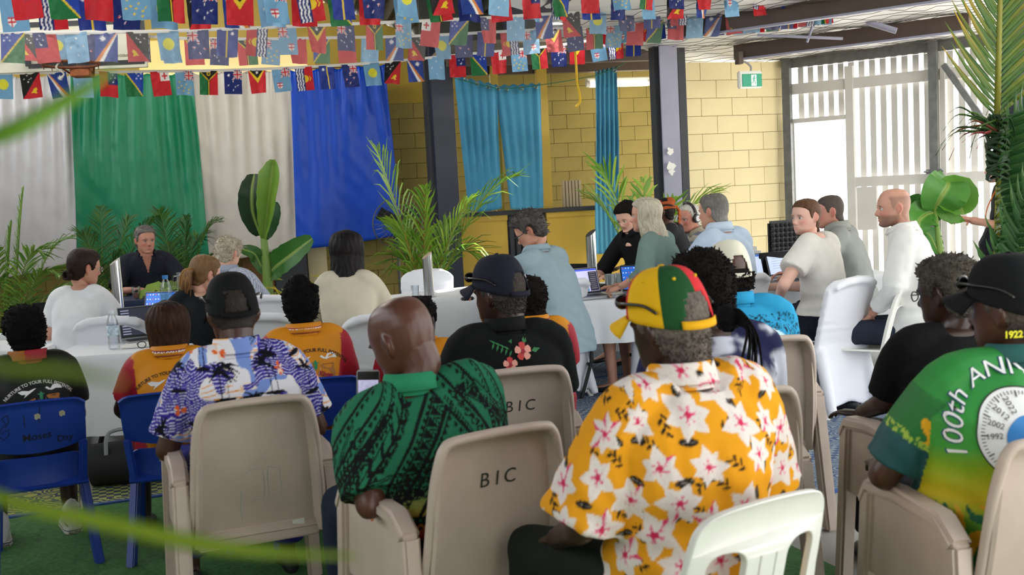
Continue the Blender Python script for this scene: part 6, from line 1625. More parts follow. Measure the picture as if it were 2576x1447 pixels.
def mplace(root, px, py, d, yaw): loc, rz, z = at_top(px, py, d, yaw, (0, -0.30, 0.825)); root.location = loc; root.rotation_euler = (0, 0, rz); return root
mplace(clone(mc, (0, 0, 0), 0, 'white slotted plastic chair of the bald bearded man'), 2292, 712, 6.9, 58)
under(mc, rasta, 30, 0.03)

# ---- tables under cloths
M_cloth = mat('white_tablecloth', '#e4e6ea', 0.85, bump=0.06, bscale=120, sheen=0.1)
M_navycl = mat('navy_tablecloth', '#1b2748', 0.85, bump=0.05, bscale=120)
def table(loc, w_, d_, rz, h, label, leglabel, m=M_cloth, drop=0.35, pleat=0.014, npl=22, corner=0.10, cname='tablecloth', point=True, group='white tablecloths'):
    t = empty('folding_table', (loc.x, loc.y, 0), rz, leglabel, 'table', 'folding tables under cloths')
    b = MB(); b.box((0, 0, h - 0.025), (w_ - 0.02, d_ - 0.02, 0.03)); b.build('tabletop', M_white, t, bevel=0.006)
    for sx in (-1, 1):
        for sy in (-1, 1):
            b = MB(); b.tube([(sx * (w_ / 2 - 0.16), sy * (d_ / 2 - 0.08), h - 0.04), (sx * (w_ / 2 - 0.14), sy * (d_ / 2 - 0.08), 0.28), (sx * (w_ / 2 - 0.05), sy * (d_ / 2 - 0.07), 0.0)], 0.014, 8); b.build('leg', M_black, t)
        b = MB(); b.tube([(sx * (w_ / 2 - 0.12), -d_ / 2 + 0.08, 0.26), (sx * (w_ / 2 - 0.12), d_ / 2 - 0.08, 0.26)], 0.012, 8); b.build('crossbar', M_black, t)
    # cloth
    per = []
    nx, ny = max(10, int(w_ / 0.03)), max(8, int(d_ / 0.03))
    for i in range(nx): per.append((-w_ / 2 + w_ * i / nx, -d_ / 2, 0, -1))
    for i in range(ny): per.append((w_ / 2, -d_ / 2 + d_ * i / ny, 1, 0))
    for i in range(nx): per.append((w_ / 2 - w_ * i / nx, d_ / 2, 0, 1))
    for i in range(ny): per.append((-w_ / 2, d_ / 2 - d_ * i / ny, -1, 0))
    L = 2 * (w_ + d_); rings = []
    def cornerness(x, y): return math.exp(-(((abs(x) - w_ / 2) ** 2 + (abs(y) - d_ / 2) ** 2) / 0.06 ** 2))
    lev = [(0, 0.0), (0, 0.0), (0.012, 0.012), (0.04, 0.016), (0.12, 0.020)] + [(drop * t_, 0.020) for t_ in (0.45, 0.6, 0.75, 0.88, 1.0)]
    for li, (dz, outw) in enumerate(lev):
        ring = []
        for k, (x, y, nx_, ny_) in enumerate(per):
            f_ = dz / drop; cn = cornerness(x, y); s_ = k / len(per) * L
            pl = pleat * f_ * (math.sin(s_ * npl) + 0.5 * math.sin(s_ * npl * 2.3 + 1)) 
            o_ = outw + pl + corner * cn * f_
            if li == 0: ring.append((x * 0.5, y * 0.5, h)); continue
            cx, cy = (nx_, ny_) if cn < 0.3 else (math.copysign(0.75, x), math.copysign(0.75, y))
            ring.append((x + cx * o_, y + cy * o_, h + 0.003 - dz - (0.5 * drop * cn * f_ if point else 0)))
        rings.append(ring)
    b = MB(); b.rings(rings[1:], cap=False); base = len(b.v) - len(per) * (len(rings) - 1)
    b.f.append(tuple(base + j for j in range(len(per))))
    me = b.mesh('cloth'); me.set_sharp_from_angle(angle=R(60)); c = link(cname, me, m); c.location = t.location; c.rotation_euler = (0, 0, rz)
    tag(c, label, 'tablecloth', group)
    return t
def tcen(px, py, d): p = P(px, py, d); return Vector((p.x, p.y, 0))
table(tcen(330, 880, 6.65), 0.78, 0.70, R(6), 0.74, 'white cloth on the near left table with the small water bottle', 'near left folding table holding a water bottle', drop=0.48, corner=0.07)
table(tcen(1085, 745, 9.0), 1.35, 0.62, R(34), 0.74, 'white skirted cloth on the middle table by the empty chair', 'middle folding table under the pleated skirt', drop=0.66, pleat=0.010, npl=60, corner=0.03, point=False)
table(tcen(1526, 752, 8.15), 0.62, 0.60, R(4), 0.74, 'white cloth hanging short over black table legs', 'folding table with black legs showing, right of centre', drop=0.32, corner=0.06)
table(tcen(1720, 700, 9.0), 3.3, 0.70, R(4), 0.74, 'long white cloth on the row of laptops at the right', 'long folding table carrying the row of laptops', drop=0.5)
table(tcen(385, 740, 9.55), 1.6, 0.62, R(11), 0.80, 'navy cloth on the table of the man facing the hall', 'folding table under the navy cloth', m=M_navycl, drop=0.70, pleat=0.006, group='dark tablecloths')
table(tcen(372, 815, 7.95), 2.0, 0.55, R(2), 0.74, 'white cloth on the table before the white t-shirt woman', 'folding table before the woman in the white t-shirt', drop=0.4)
table(tcen(742, 780, 9.1), 0.9, 0.6, R(11), 0.74, 'white cloth on the table of the blue striped man', 'folding table before the man in blue stripes', drop=0.5)
table(tcen(868, 800, 7.3), 0.72, 0.5, R(4), 0.74, 'white cloth on the small table before the bob haired woman', 'small folding table before the woman with the bob', drop=0.4)
table(tcen(20, 850, 7.0), 0.62, 0.6, R(8), 0.74, 'white cloth on the table at the far left edge', 'folding table cut by the left edge', drop=0.45)
# ================================================================ satin curtains
M_satin = vmat('satin', 0.38, bump=0.10, bscale=35, spec=0.35)
def drape(name, label, tl, tr, bl_, br, col, folds, amp, b=0.14, group=None, ny=46, nx=140, seed=0, gather=0.35, wr=0.010, m=None, hang=None):
    """cloth hung from its top edge: deep folds above, broad creases below; corners are pixels on the wall"""
    A, B, C_, D = (np.array(onwall(*q, b)) for q in (tl, tr, bl_, br))
    V = []
    for i in range(ny + 1):
        v = i / ny
        for j in range(nx + 1):
            u = j / nx
            a, z = (A * (1 - u) + B * u) * (1 - v) + (C_ * (1 - u) + D * u) * v
            V.append((a, z, u, v))
    V = np.array(V); u, v = V[:, 2], V[:, 3]; n3 = np.stack([V[:, 0], V[:, 1], 0 * u], 1)
    ph = folds * u * 2 * math.pi + 3.2 * vnoise(n3 * np.array([2.2, 0.45, 1]), 1, seed)
    dep = amp * (0.35 + 0.65 * np.sin(np.pi * np.clip(v * 1.2 + 0.1, 0, 1))) * np.sin(ph) * (0.45 + 0.55 * vnoise(n3 * np.array([1.7, 0.6, 1]) + 7, 1, seed + 1)) * (1 - 0.45 * v) + amp * 2.2 * vnoise(n3 * np.array([2.2, 0.8, 1]), 1, seed + 3) * v
    dep += gather * 0.018 * np.sin(ph * 4.3) * np.exp(-v * 14)
    dep += wr * vnoise(n3 * np.array([6, 4, 1]) + n3[:, [1, 0, 2]] * 4, 1, seed + 5) + wr * 0.6 * vnoise(n3 * np.array([14, 9, 1]), 1, seed + 9)
    z = V[:, 1] + 0.012 * np.cos(u * folds * 2 * math.pi * 1.0) * np.exp(-v * 30) - 0.02 * np.sin(u * 3.1) * v
    a = V[:, 0]
    pts = [tuple(RW(float(a[k]), b + float(dep[k]), float(z[k]))) for k in range(len(a))]
    F = [(i * (nx + 1) + j, i * (nx + 1) + j + 1, (i + 1) * (nx + 1) + j + 1, (i + 1) * (nx + 1) + j) for i in range(ny) for j in range(nx)]
    me = mesh_from(name, pts, F); setcol(me, np.tile(np.array(hx(col)), (len(pts), 1)) * (1 + 0.04 * vnoise(n3, 9, 2))[:, None])
    o = link(name, me, m or M_satin); tag(o, label, 'curtain', group); s = o.modifiers.new('th', 'SOLIDIFY'); s.thickness = 0.003
    return o
GC = 'satin drapes along the back wall'
drape('satin_drape', 'white satin drape at the far left behind the palm', (-60, 196), (180, 190), (-70, 712), (196, 660), '#cfcdd0', 8, 0.055, seed=1, group=GC, b=0.42)
drape('satin_drape', 'green satin drape behind the man in navy', (178, 190), (484, 186), (196, 668), (528, 648), '#1a7a55', 8, 0.06, seed=2, group=GC, b=0.48)
drape('satin_drape', 'pale cream satin drape between green and blue', (482, 186), (732, 176), (520, 664), (750, 618), '#cdc8bf', 7, 0.05, seed=3, group=GC, b=0.42)
drape('satin_drape', 'royal blue satin drape right of the cream one', (730, 180), (968, 164), (746, 628), (1014, 590), '#0b45b8', 7, 0.04, seed=4, group=GC, b=0.50, wr=0.007)
b = MB(); a0 = onwall(-80, 188, 0.46); a1 = onwall(990, 166, 0.46); b.tube([RW(a0[0], 0.46, a0[1] + 0.01), RW((a0[0] + a1[0]) / 2, 0.46, (a0[1] + a1[1]) / 2 - 0.02), RW(a1[0], 0.46, a1[1] + 0.0)], 0.006, 6)
tag(b.build('drape_line', M_wire), 'thin line the satin drapes hang from', 'line')
# teal curtains of the kitchen bay
M_teal = vmat('teal_cloth', 0.75, bump=0.08, bscale=90, sheen=0.15); GT = 'teal eyelet curtains at the kitchen bay'
TEAL = '#3d88ac'
drape('eyelet_curtain', 'left teal eyelet curtain beside the navy column', (1143, 190), (1250, 214), (1180, 532), (1262, 524), TEAL, 5, 0.035, b=KB + 0.30, seed=6, group=GT, wr=0.006, nx=70, m=M_teal, gather=0.1)
drape('eyelet_curtain', 'right teal eyelet curtain with brass rings by the yellow post', (1246, 216), (1360, 210), (1284, 526), (1370, 522), TEAL, 5, 0.035, b=KB + 0.24, seed=7, group=GT, wr=0.006, nx=70, m=M_teal, gather=0.1)
drape('eyelet_curtain', 'teal curtain gathered into a narrow column hanging low', (1497, 180), (1551, 168), (1500, 640), (1562, 628), TEAL, 5, 0.05, b=KB + 0.34, seed=8, group=GT, wr=0.006, nx=80, m=M_teal, gather=0.1)
M_brass = mat('brass_ring', '#8a8468', 0.3, metal=0.9)
for k, (px, py) in enumerate(((1172, 199), (1200, 210), (1228, 219), (1253, 222), (1274, 224), (1312, 222), (1348, 219), (1546, 178))):
    bq = KB + 0.38 if px < 1400 else KB + 0.44
    a_, z_ = onwall(px, py, bq); b = MB(); b.tube([RW(a_ + 0.020 * math.cos(t), bq, z_ + 0.020 * math.sin(t)) for t in np.linspace(0, 2 * math.pi, 17)], 0.006, 6)
    tag(b.build('curtain_ring', M_brass), ['first', 'second', 'third', 'fourth', 'fifth', 'sixth', 'seventh', 'lone right'][k] + ' brass eyelet ring along the teal curtain top', 'ring', 'brass curtain rings')
pts = []
for px, py in ((1140, 196), (1200, 211), (1252, 223), (1312, 221), (1365, 213), (1430, 203), (1500, 190), (1548, 172), (1600, 140), (1652, 106)):
    a_, z_ = onwall(px, py, KB + 0.40); pts.append(RW(a_, KB + 0.40, z_))
b = MB(); b.tube(pts, 0.005, 5); tag(b.build('green_string', mat('green_string', '#1f6a4a', 0.7)), 'green string carrying the teal curtains', 'string')
pts = [P(px, py, 10.8) for px, py in ((1446, 40), (1447, 128), (1449, 160), (1451, 195), (1453, 215), (1458, 238), (1459, 256), (1452, 266), (1448, 269))]
b = MB(); b.tube(catmull(pts, 4), 0.012, 6); tag(b.build('yellow_rope', mat('yellow_rope', '#c9a21c', 0.8)), 'frayed yellow rope end dangling before the kitchen bay', 'rope')

# ================================================================ flags
def flag_canvas(kind):
    W, H = 0.15, 0.205; cv = Canvas(0, W, 0, H, '#ffffff', 0.0014)
    x0, x1, z0, z1 = 0, W, 0, H
    NV, RD, LB, WH, YE, BK, GR, BL = '#1c2a6b', '#c2242e', '#6f9fc4', '#e8e8ea', '#e3c42a', '#17171a', '#1f6a3c', '#1f3f9c'
    def rect(a, b_, c, d, col): cv.poly([(a * W, c * H), (b_ * W, c * H), (b_ * W, d * H), (a * W, d * H)], col)
    def star(x, z, r, col, n=5, k=0.42): cv.poly([(x * W + (r if q % 2 == 0 else r * k) * math.sin(q * math.pi / n), z * H + (r if q % 2 == 0 else r * k) * math.cos(q * math.pi / n)) for q in range(2 * n)], col)
    def jack():
        rect(0.5, 1, 0.62, 1, NV)
        for (a, b_) in (((0.5, 0.62), (1, 1)), ((0.5, 1), (1, 0.62))): cv.line([(a[0] * W, a[1] * H), (b_[0] * W, b_[1] * H)], 0.013, WH); cv.line([(a[0] * W, a[1] * H), (b_[0] * W, b_[1] * H)], 0.005, RD)
        rect(0.69, 0.81, 0.62, 1, WH); rect(0.5, 1, 0.755, 0.865, WH); rect(0.72, 0.78, 0.62, 1, RD); rect(0.5, 1, 0.78, 0.84, RD)
    if kind == 'fiji': rect(0, 1, 0, 1, LB); jack(); cv.poly([(0.22 * W, 0.38 * H), (0.5 * W, 0.38 * H), (0.5 * W, 0.22 * H), (0.36 * W, 0.12 * H), (0.22 * W, 0.22 * H)], WH); rect(0.34, 0.38, 0.14, 0.38, RD); rect(0.22, 0.5, 0.24, 0.28, RD); rect(0.22, 0.5, 0.34, 0.39, RD)
    elif kind == 'samoa': rect(0, 1, 0, 1, RD); rect(0.45, 1, 0.5, 1, NV); [star(x, z, r, WH) for x, z, r in ((0.72, 0.9, 0.008), (0.6, 0.76, 0.008), (0.85, 0.78, 0.008), (0.72, 0.6, 0.009), (0.78, 0.68, 0.005))]
    elif kind == 'kiribati':
        rect(0, 1, 0, 1, RD); rect(0, 0.52, 0, 1, NV)
        for k in range(3): cv.line([((0.10 + 0.15 * k + 0.025 * math.sin(t * 22)) * W, t * H) for t in np.linspace(0, 1, 30)], 0.010, WH)
        cv.ell(0.55 * W, 0.5 * H, 0.028, 0.03, YE); rect(0.28, 0.52, 0.38, 0.62, NV); cv.line([((0.40 + 0.025 * math.sin(t * 22)) * W, t * H) for t in np.linspace(0, 1, 30)], 0.010, WH)
        cv.line([(0.8 * W, 0.42 * H), (0.86 * W, 0.5 * H), (0.8 * W, 0.58 * H)], 0.007, YE)
    elif kind == 'tuvalu': rect(0, 1, 0, 1, LB); jack(); [star(x, z, 0.010, YE) for x, z in ((0.2, 0.55), (0.32, 0.38), (0.15, 0.3), (0.5, 0.3), (0.72, 0.24), (0.42, 0.16), (0.6, 0.45), (0.84, 0.34), (0.7, 0.1))]
    elif kind == 'vanuatu':
        rect(0, 0.5, 0, 1, GR); rect(0.5, 1, 0, 1, RD); cv.poly([(0, H), (W, H), (0.5 * W, 0.58 * H)], BK); cv.poly([(0.44 * W, 0), (0.56 * W, 0), (0.56 * W, 0.62 * H), (0.44 * W, 0.62 * H)], BK)
        cv.line([(0.03 * W, 0.99 * H), (0.5 * W, 0.58 * H), (0.97 * W, 0.99 * H)], 0.016, BK); cv.line([(0.0, 0.98 * H), (0.5 * W, 0.585 * H), (W, 0.98 * H)], 0.006, YE); cv.line([(0.5 * W, 0.585 * H), (0.5 * W, 0)], 0.007, YE)
        cv.line([((0.5 + 0.09 * math.cos(t)) * W, (0.87 + 0.06 * math.sin(t)) * H) for t in np.linspace(0, 5.5, 14)], 0.006, YE)
    elif kind == 'nauru': rect(0, 1, 0, 1, '#20358a'); rect(0.47, 0.54, 0, 1, YE); star(0.27, 0.84, 0.014, WH, 12, 0.6)
    elif kind == 'new_zealand': rect(0, 1, 0, 1, NV); jack(); [(star(x, z, 0.013, WH), star(x, z, 0.009, RD)) for x, z in ((0.22, 0.36), (0.45, 0.2), (0.72, 0.4), (0.5, 0.55))]
    elif kind == 'australia': rect(0, 1, 0, 1, NV); jack(); star(0.26, 0.78, 0.016, WH, 7); [star(x, z, 0.010, WH, 7) for x, z in ((0.22, 0.36), (0.5, 0.16), (0.76, 0.36), (0.5, 0.52), (0.62, 0.3))]
    elif kind == 'palau': rect(0, 1, 0, 1, LB); cv.ell(0.52 * W, 0.56 * H, 0.040, 0.042, '#d8d43a')
    elif kind == 'timor': rect(0, 1, 0, 1, RD); cv.poly([(0, H), (W, H), (0.5 * W, 0.42 * H)], YE); cv.poly([(0.06 * W, H), (0.94 * W, H), (0.5 * W, 0.62 * H)], BK); star(0.5, 0.86, 0.016, WH)
    elif kind == 'png': rect(0, 1, 0, 1, BK); cv.poly([(0, 0), (W, 0), (W, H)], RD); [star(x, z, 0.008, WH) for x, z in ((0.18, 0.78), (0.36, 0.9), (0.54, 0.78), (0.36, 0.66), (0.44, 0.76))]; cv.poly([(0.45 * W, 0.22 * H), (0.6 * W, 0.36 * H), (0.72 * W, 0.42 * H), (0.78 * W, 0.34 * H), (0.7 * W, 0.26 * H), (0.76 * W, 0.18 * H), (0.6 * W, 0.2 * H)], YE)
    elif kind == 'solomon': rect(0, 1, 0, 1, BL); cv.poly([(0, H), (0, 0), (W, 0)], GR); cv.line([(0, H), (W, 0)], 0.010, YE); [star(x, z, 0.009, WH) for x, z in ((0.62, 0.92), (0.86, 0.92), (0.62, 0.72), (0.86, 0.72), (0.74, 0.82))]
    elif kind == 'tonga': rect(0, 1, 0, 1, RD); rect(0.5, 1, 0.6, 1, WH); rect(0.71, 0.79, 0.66, 0.94, RD); rect(0.6, 0.9, 0.77, 0.83, RD)
    elif kind == 'marshall': rect(0, 1, 0, 1, '#25408f'); cv.poly([(0.0, H), (0.07 * W, H), (0.9 * W, 0), (0.62 * W, 0)], WH); cv.poly([(0.04 * W, H), (0.09 * W, H), (1.0 * W, 0), (0.80 * W, 0)], '#d8853a'); star(0.66, 0.78, 0.024, WH, 12, 0.5)
    elif kind == 'micronesia': rect(0, 1, 0, 1, '#86b6dc'); [star(x, z, 0.010, WH) for x, z in ((0.5, 0.8), (0.5, 0.25), (0.22, 0.53), (0.78, 0.53))]
    return cv
ORDER = ['new_zealand', 'palau', 'png', 'marshall', 'micronesia', 'samoa', 'solomon', 'tonga', 'tuvalu', 'vanuatu', 'australia', 'timor', 'fiji', 'kiribati', 'nauru']
M_flag = vmat('flag_polyester', 0.55, bump=0.05, bscale=120, spec=0.3, transl=0.32)
FLAGS = {}
NFX, NFZ = 26, 36
CVS = {}
def flag_mesh(kd, var, pale):
    if (kd, var, pale) in FLAGS: return FLAGS[kd, var, pale]
    cv = CVS.setdefault(kd, None) or flag_canvas(kd); CVS[kd] = cv
    for _ in (0,):
        V = np.array([(i / NFX, j / NFZ) for j in range(NFZ + 1) for i in range(NFX + 1)]); W, H = 0.15, 0.205
        x = V[:, 0] * W; z = V[:, 1] * H; lo = 1 - V[:, 1]
        y = [0.008 * np.sin(V[:, 0] * 5) * lo, 0.016 * np.sin(V[:, 0] * 7 + 2 * lo) * lo, 0.05 * lo * lo * (V[:, 0] - 0.3) + 0.01 * np.sin(V[:, 0] * 9) * lo][var]
        y = y + 0.004 * vnoise(np.stack([x, z, 0 * x + var], 1), 40, var)
        sk = [0.0, 0.010, -0.012][var] * lo; wd = [1, 0.97, 0.90][var]
        co = np.stack([(x - W / 2) * (1 - (1 - wd) * lo) + sk, y, z - H], 1)
        F = [(j * (NFX + 1) + i, j * (NFX + 1) + i + 1, (j + 1) * (NFX + 1) + i + 1, (j + 1) * (NFX + 1) + i) for j in range(NFZ) for i in range(NFX)]
        me = mesh_from('flag', co, F); cl = cv.at(x, z); setcol(me, cl * 0.8 + 0.11 if pale else cl); me.materials.append(M_flag); FLAGS[kd, var, pale] = me   # the back of the print is paler
    return me
M_tape = mat('white_tape', '#d6d4d2', 0.7)
NAMES = dict(new_zealand='navy flag with red stars', palau='pale blue flag with yellow disc', png='black and red flag with bird', marshall='blue flag with orange and white rays', micronesia='light blue flag with white stars', samoa='red flag with starred blue canton', solomon='blue and green flag with yellow diagonal', tonga='red flag with white canton and cross', tuvalu='pale blue flag with yellow stars', vanuatu='red and green flag with yellow Y', australia='navy flag with white stars', timor='red flag with black and yellow triangle', fiji='pale blue flag with shield', kiribati='red flag with white waves and sun', nauru='blue flag with yellow stripe')
rgf = np.random.default_rng(5)
def bunting(label, path, first, start, step, x_first, sp0, sp1, x_last, back=False, sc=1.17):
    """path: (px, py, depth) control points of the tape; flags at pixel spacing easing from sp0 to sp1"""
    pts = [P(*q) for q in path]; cur = catmull(pts, 10); pj = [proj(p) for p in cur]
    root = empty('flag_bunting', pts[0], 0, label, 'bunting', 'strings of Pacific flag bunting')
    b = MB(); b.tube([p - pts[0] for p in cur], 0.004, 4, flat=3.5); b.build('tape', M_tape, root)
    xs = [q[0] for q in pj]; px = x_first; k = start; n_ = 0
    while px < x_last:
        i = int(np.clip(np.searchsorted(xs, px) - 1, 0, len(xs) - 2)); t = (px - xs[i]) / (xs[i + 1] - xs[i] + 1e-9); p = cur[i].lerp(cur[i + 1], t)
        dr = cur[i + 1] - cur[i]; yaw = math.atan2(dr.y, dr.x)
        var = [0, 0, 1, 0, 1, 2, 0, 1, 0, 0, 2][n_ % 11]
        o = bpy.data.objects.new('flag', flag_mesh(ORDER[k % 15], var, back)); COL.objects.link(o); o.parent = root
        o['label'] = NAMES[ORDER[k % 15]]
        o.location = p - pts[0]; o.rotation_euler = (R(rgf.uniform(-8, 8)), math.atan2(-dr.z, math.hypot(dr.x, dr.y)) * 0.6 + R(rgf.uniform(-5, 5)), yaw + (math.pi if back else 0) + R(rgf.uniform(-16, 16))); o.scale = (sc * (1 - 0.14 * max(0, px - 1200) / 800),) * 3
        fr = (px - x_first) / max(1, x_last - x_first); px += sp0 + (sp1 - sp0) * fr; k += step; n_ += 1
    return root
# the path y values are the tape; flags hang below it
bunting('lowest bunting string along the tops of the satin drapes', [(-60, 184, 10.0), (150, 183, 10.2), (350, 180, 10.5), (560, 177, 10.8), (760, 169, 11.1), (967, 156, 11.5), (1164, 137, 11.6), (1360, 119, 11.6), (1500, 100, 11.4), (1660, 78, 11.2)], 0, 1, 1, 6, 68, 46, 1600)
bunting('second bunting string, mirrored flags, at basketball ring height', [(-60, 80, 8.4), (150, 82, 8.6), (347, 80, 8.8), (600, 72, 9.1), (860, 61, 9.5), (1115, 50, 10.0), (1280, 41, 10.2), (1478, 28, 10.2), (1640, 12, 10.2), (1800, -6, 10.1)], 0, 6, -1, 32, 79, 66, 1760, True)
bunting('third bunting string sagging just behind the second', [(-60, 84, 9.2), (150, 84, 9.4), (300, 86, 9.6), (450, 96, 9.8), (640, 98, 10.0), (835, 95, 10.3), (1030, 91, 10.6), (1254, 80, 10.6), (1478, 67, 10.5), (1700, 44, 10.3), (1950, 20, 10.1), (2100, 4, 10.0)], 0, 2, -1, 70, 72, 44, 2080, True)
bunting('top front bunting string with its tape above the picture', [(-60, -14, 7.0), (200, -16, 7.1), (500, -18, 7.3), (800, -20, 7.6), (1100, -26, 8.0), (1400, -22, 8.6), (1700, -18, 9.3), (2000, -22, 10.0), (2450, -40, 10.8)], 0, 12, 1, 30, 97, 58, 2440)
bunting('highest bunting string half cut off by the picture top', [(-60, -52, 6.6), (250, -46, 6.8), (480, -36, 7.0), (620, -30, 7.1), (900, -40, 7.5), (1200, -46, 8.0), (1345, -30, 8.4), (1600, -44, 9.0), (1950, -36, 9.8), (2400, -50, 10.5)], 0, 5, 1, 58, 94, 60, 2400)
bunting('short bunting string over the steel column at upper right', [(1380, 60, 10.9), (1540, 52, 10.8), (1720, 38, 10.5), (1900, 26, 10.2), (2100, 2, 10.0)], 0, 11, 1, 1520, 44, 40, 2090)
# ================================================================ plants
M_leaf = vmat('leaf', 0.42, bump=0.06, bscale=60, spec=0.45, transl=0.25)
def frond(root, name, base, tip, sag, width, n=34, col='#3f6a24', col2='#6f8a2a', lw=0.016, droop=0.35, start=0.22, stem=0.006, vang=50, seed=0, side=None, stemcol='#7d8a3a', mat_=None):
    """palm frond: arched rachis with two rows of folded leaflets"""
    rg = np.random.default_rng(seed); base, tip = Vector(base), Vector(tip)
    mid = (base + tip) / 2 + Vector((0, 0, sag)); pts = [base.lerp(mid, t).lerp(mid.lerp(tip, t), t) for t in np.linspace(0, 1, 15)]
    b = MB(); cl = []
    b.tube(pts, np.linspace(stem, stem * 0.25, 15), 5); cl += [hx(stemcol)] * len(b.v)
    L = sum((pts[i + 1] - pts[i]).length for i in range(14)); c1, c2 = np.array(hx(col)), np.array(hx(col2))
    for k in range(n):
        t = start + (1 - start) * (k + 0.5) / n; f = t * 14; i = min(13, int(f)); p = pts[i].lerp(pts[i + 1], f - i); d = (pts[i + 1] - pts[i]).normalized()
        x = d.cross(Vector((0, 0, 1))); x = (x if x.length > 0.05 else d.orthogonal()).normalized() if side is None else Vector(side)
        up = x.cross(d).normalized()
        for s in (-1, 1):
            ll = width * (math.sin(math.pi * min(1, 0.16 + 0.84 * (t - start) / (1 - start))) ** 0.6) * rg.uniform(0.85, 1.1)
            a = R(vang + rg.uniform(-8, 8)) * (1.1 - 0.5 * t); dirv = (d * math.cos(a) + x * s * math.sin(a) + up * 0.15).normalized()
            q = [p + dirv * ll * u + Vector((0, 0, -droop * ll * u * u * rg.uniform(0.7, 1.2))) for u in (0, 0.4, 0.75, 1.0)]
            wv = dirv.cross(up).normalized(); v0 = len(b.v)
            for u, pt in zip((0.45, 1.0, 0.7, 0.08), q): b.v.extend([tuple(pt + wv * lw / 2 * u + up * 0.002), tuple(pt - up * lw * 0.12 * u), tuple(pt - wv * lw / 2 * u + up * 0.002)])
            for m_ in range(3):
                for e in range(2): b.f.append((v0 + 3 * m_ + e, v0 + 3 * m_ + e + 1, v0 + 3 * m_ + 4 + e, v0 + 3 * m_ + 3 + e))
            r_ = rg.random(); cl += [tuple(c1 * (1 - r_) + c2 * r_)] * 12
    me = mesh_from(name, b.v, b.f); setcol(me, np.array(cl)); return link(name, me, mat_ or M_leaf, root)
def palm(px, py, d, label, fr, pot=True, **kw):
    """fr: list of (tip px, tip py, sag, width)"""
    p = P(px, py, d); root = empty('potted_palm', (p.x, p.y, 0), 0, label, 'palm', 'potted palms')
    if pot:
        b = MB(); b.lathe([(0.10, 0.0), (0.13, 0.05), (0.155, 0.26), (0.17, 0.27), (0.17, 0.29), (0.15, 0.29), (0.145, 0.25)], 20); b.build('pot', mat('black_pot', '#2a2622', 0.6), root)
        b = MB(); b.lathe([(0.0, 0.25), (0.147, 0.25), (0.147, 0.255), (0.0, 0.256)], 20); b.build('soil', mat('soil', '#2c2018', 0.95, bump=0.5), root)
    for k, (tx, ty, sag, wd, *dd) in enumerate(fr):
        t = P(tx, ty, d + (dd[0] if dd else (0.25 * math.sin(k * 2.1)))); bz = Vector((0.03 * math.cos(k), 0.03 * math.sin(k), 0.27 if pot else max(0.05, p.z)))
        if not pot: bz.z = 0.3
        frond(root, 'frond', bz, t - Vector((p.x, p.y, 0)), sag, wd, seed=k + px, **kw)
    return root
palm(12, 800, 8.6, 'dark green palm at the left edge before the white drape', [(60, 470, 0.25, 0.30), (175, 600, 0.55, 0.30), (150, 690, 0.62, 0.28), (30, 560, 0.3, 0.3), (210, 720, 0.5, 0.26), (110, 640, 0.7, 0.3), (-30, 620, 0.3, 0.3), (80, 780, 0.5, 0.24)], col='#4a7a2a', col2='#86a544')
palm(262, 740, 11.2, 'arching palm behind the speaker on his left', [(205, 590, 0.55, 0.36), (330, 548, 0.5, 0.36), (215, 660, 0.5, 0.3), (300, 640, 0.4, 0.3), (255, 520, 0.2, 0.34), (390, 545, 0.45, 0.34)], col='#2a5a22', col2='#4f7a2c')
palm(452, 745, 11.2, 'arching palm behind the speaker on his right', [(545, 560, 0.55, 0.38), (505, 600, 0.6, 0.34), (400, 530, 0.45, 0.36), (560, 640, 0.5, 0.3), (430, 610, 0.3, 0.3), (520, 690, 0.4, 0.28), (470, 545, 0.3, 0.36)], col='#2a5a22', col2='#4f7a2c')
palm(1066, 700, 10.6, 'bright green young palm before the dark column', [(948, 376, 0.25, 0.85), (1268, 452, 0.5, 0.85), (1185, 500, 0.35, 0.6), (1070, 470, 0.1, 0.6), (1000, 560, 0.4, 0.5), (1190, 640, 0.55, 0.55), (1000, 660, 0.5, 0.5), (1130, 560, 0.4, 0.5)], col='#5a8a24', col2='#93b53a', lw=0.032, n=18, vang=40, droop=0.45, stemcol='#b98a2c')
palm(1612, 700, 11.0, 'bright green palm behind the grey haired woman', [(1484, 500, 0.5, 0.62), (1512, 430, 0.6, 0.66), (1620, 450, 0.1, 0.45), (1790, 490, 0.5, 0.66), (1700, 500, 0.3, 0.5), (1750, 535, 0.4, 0.5)], col='#5f9424', col2='#a3c43a', lw=0.042, n=12, vang=40)
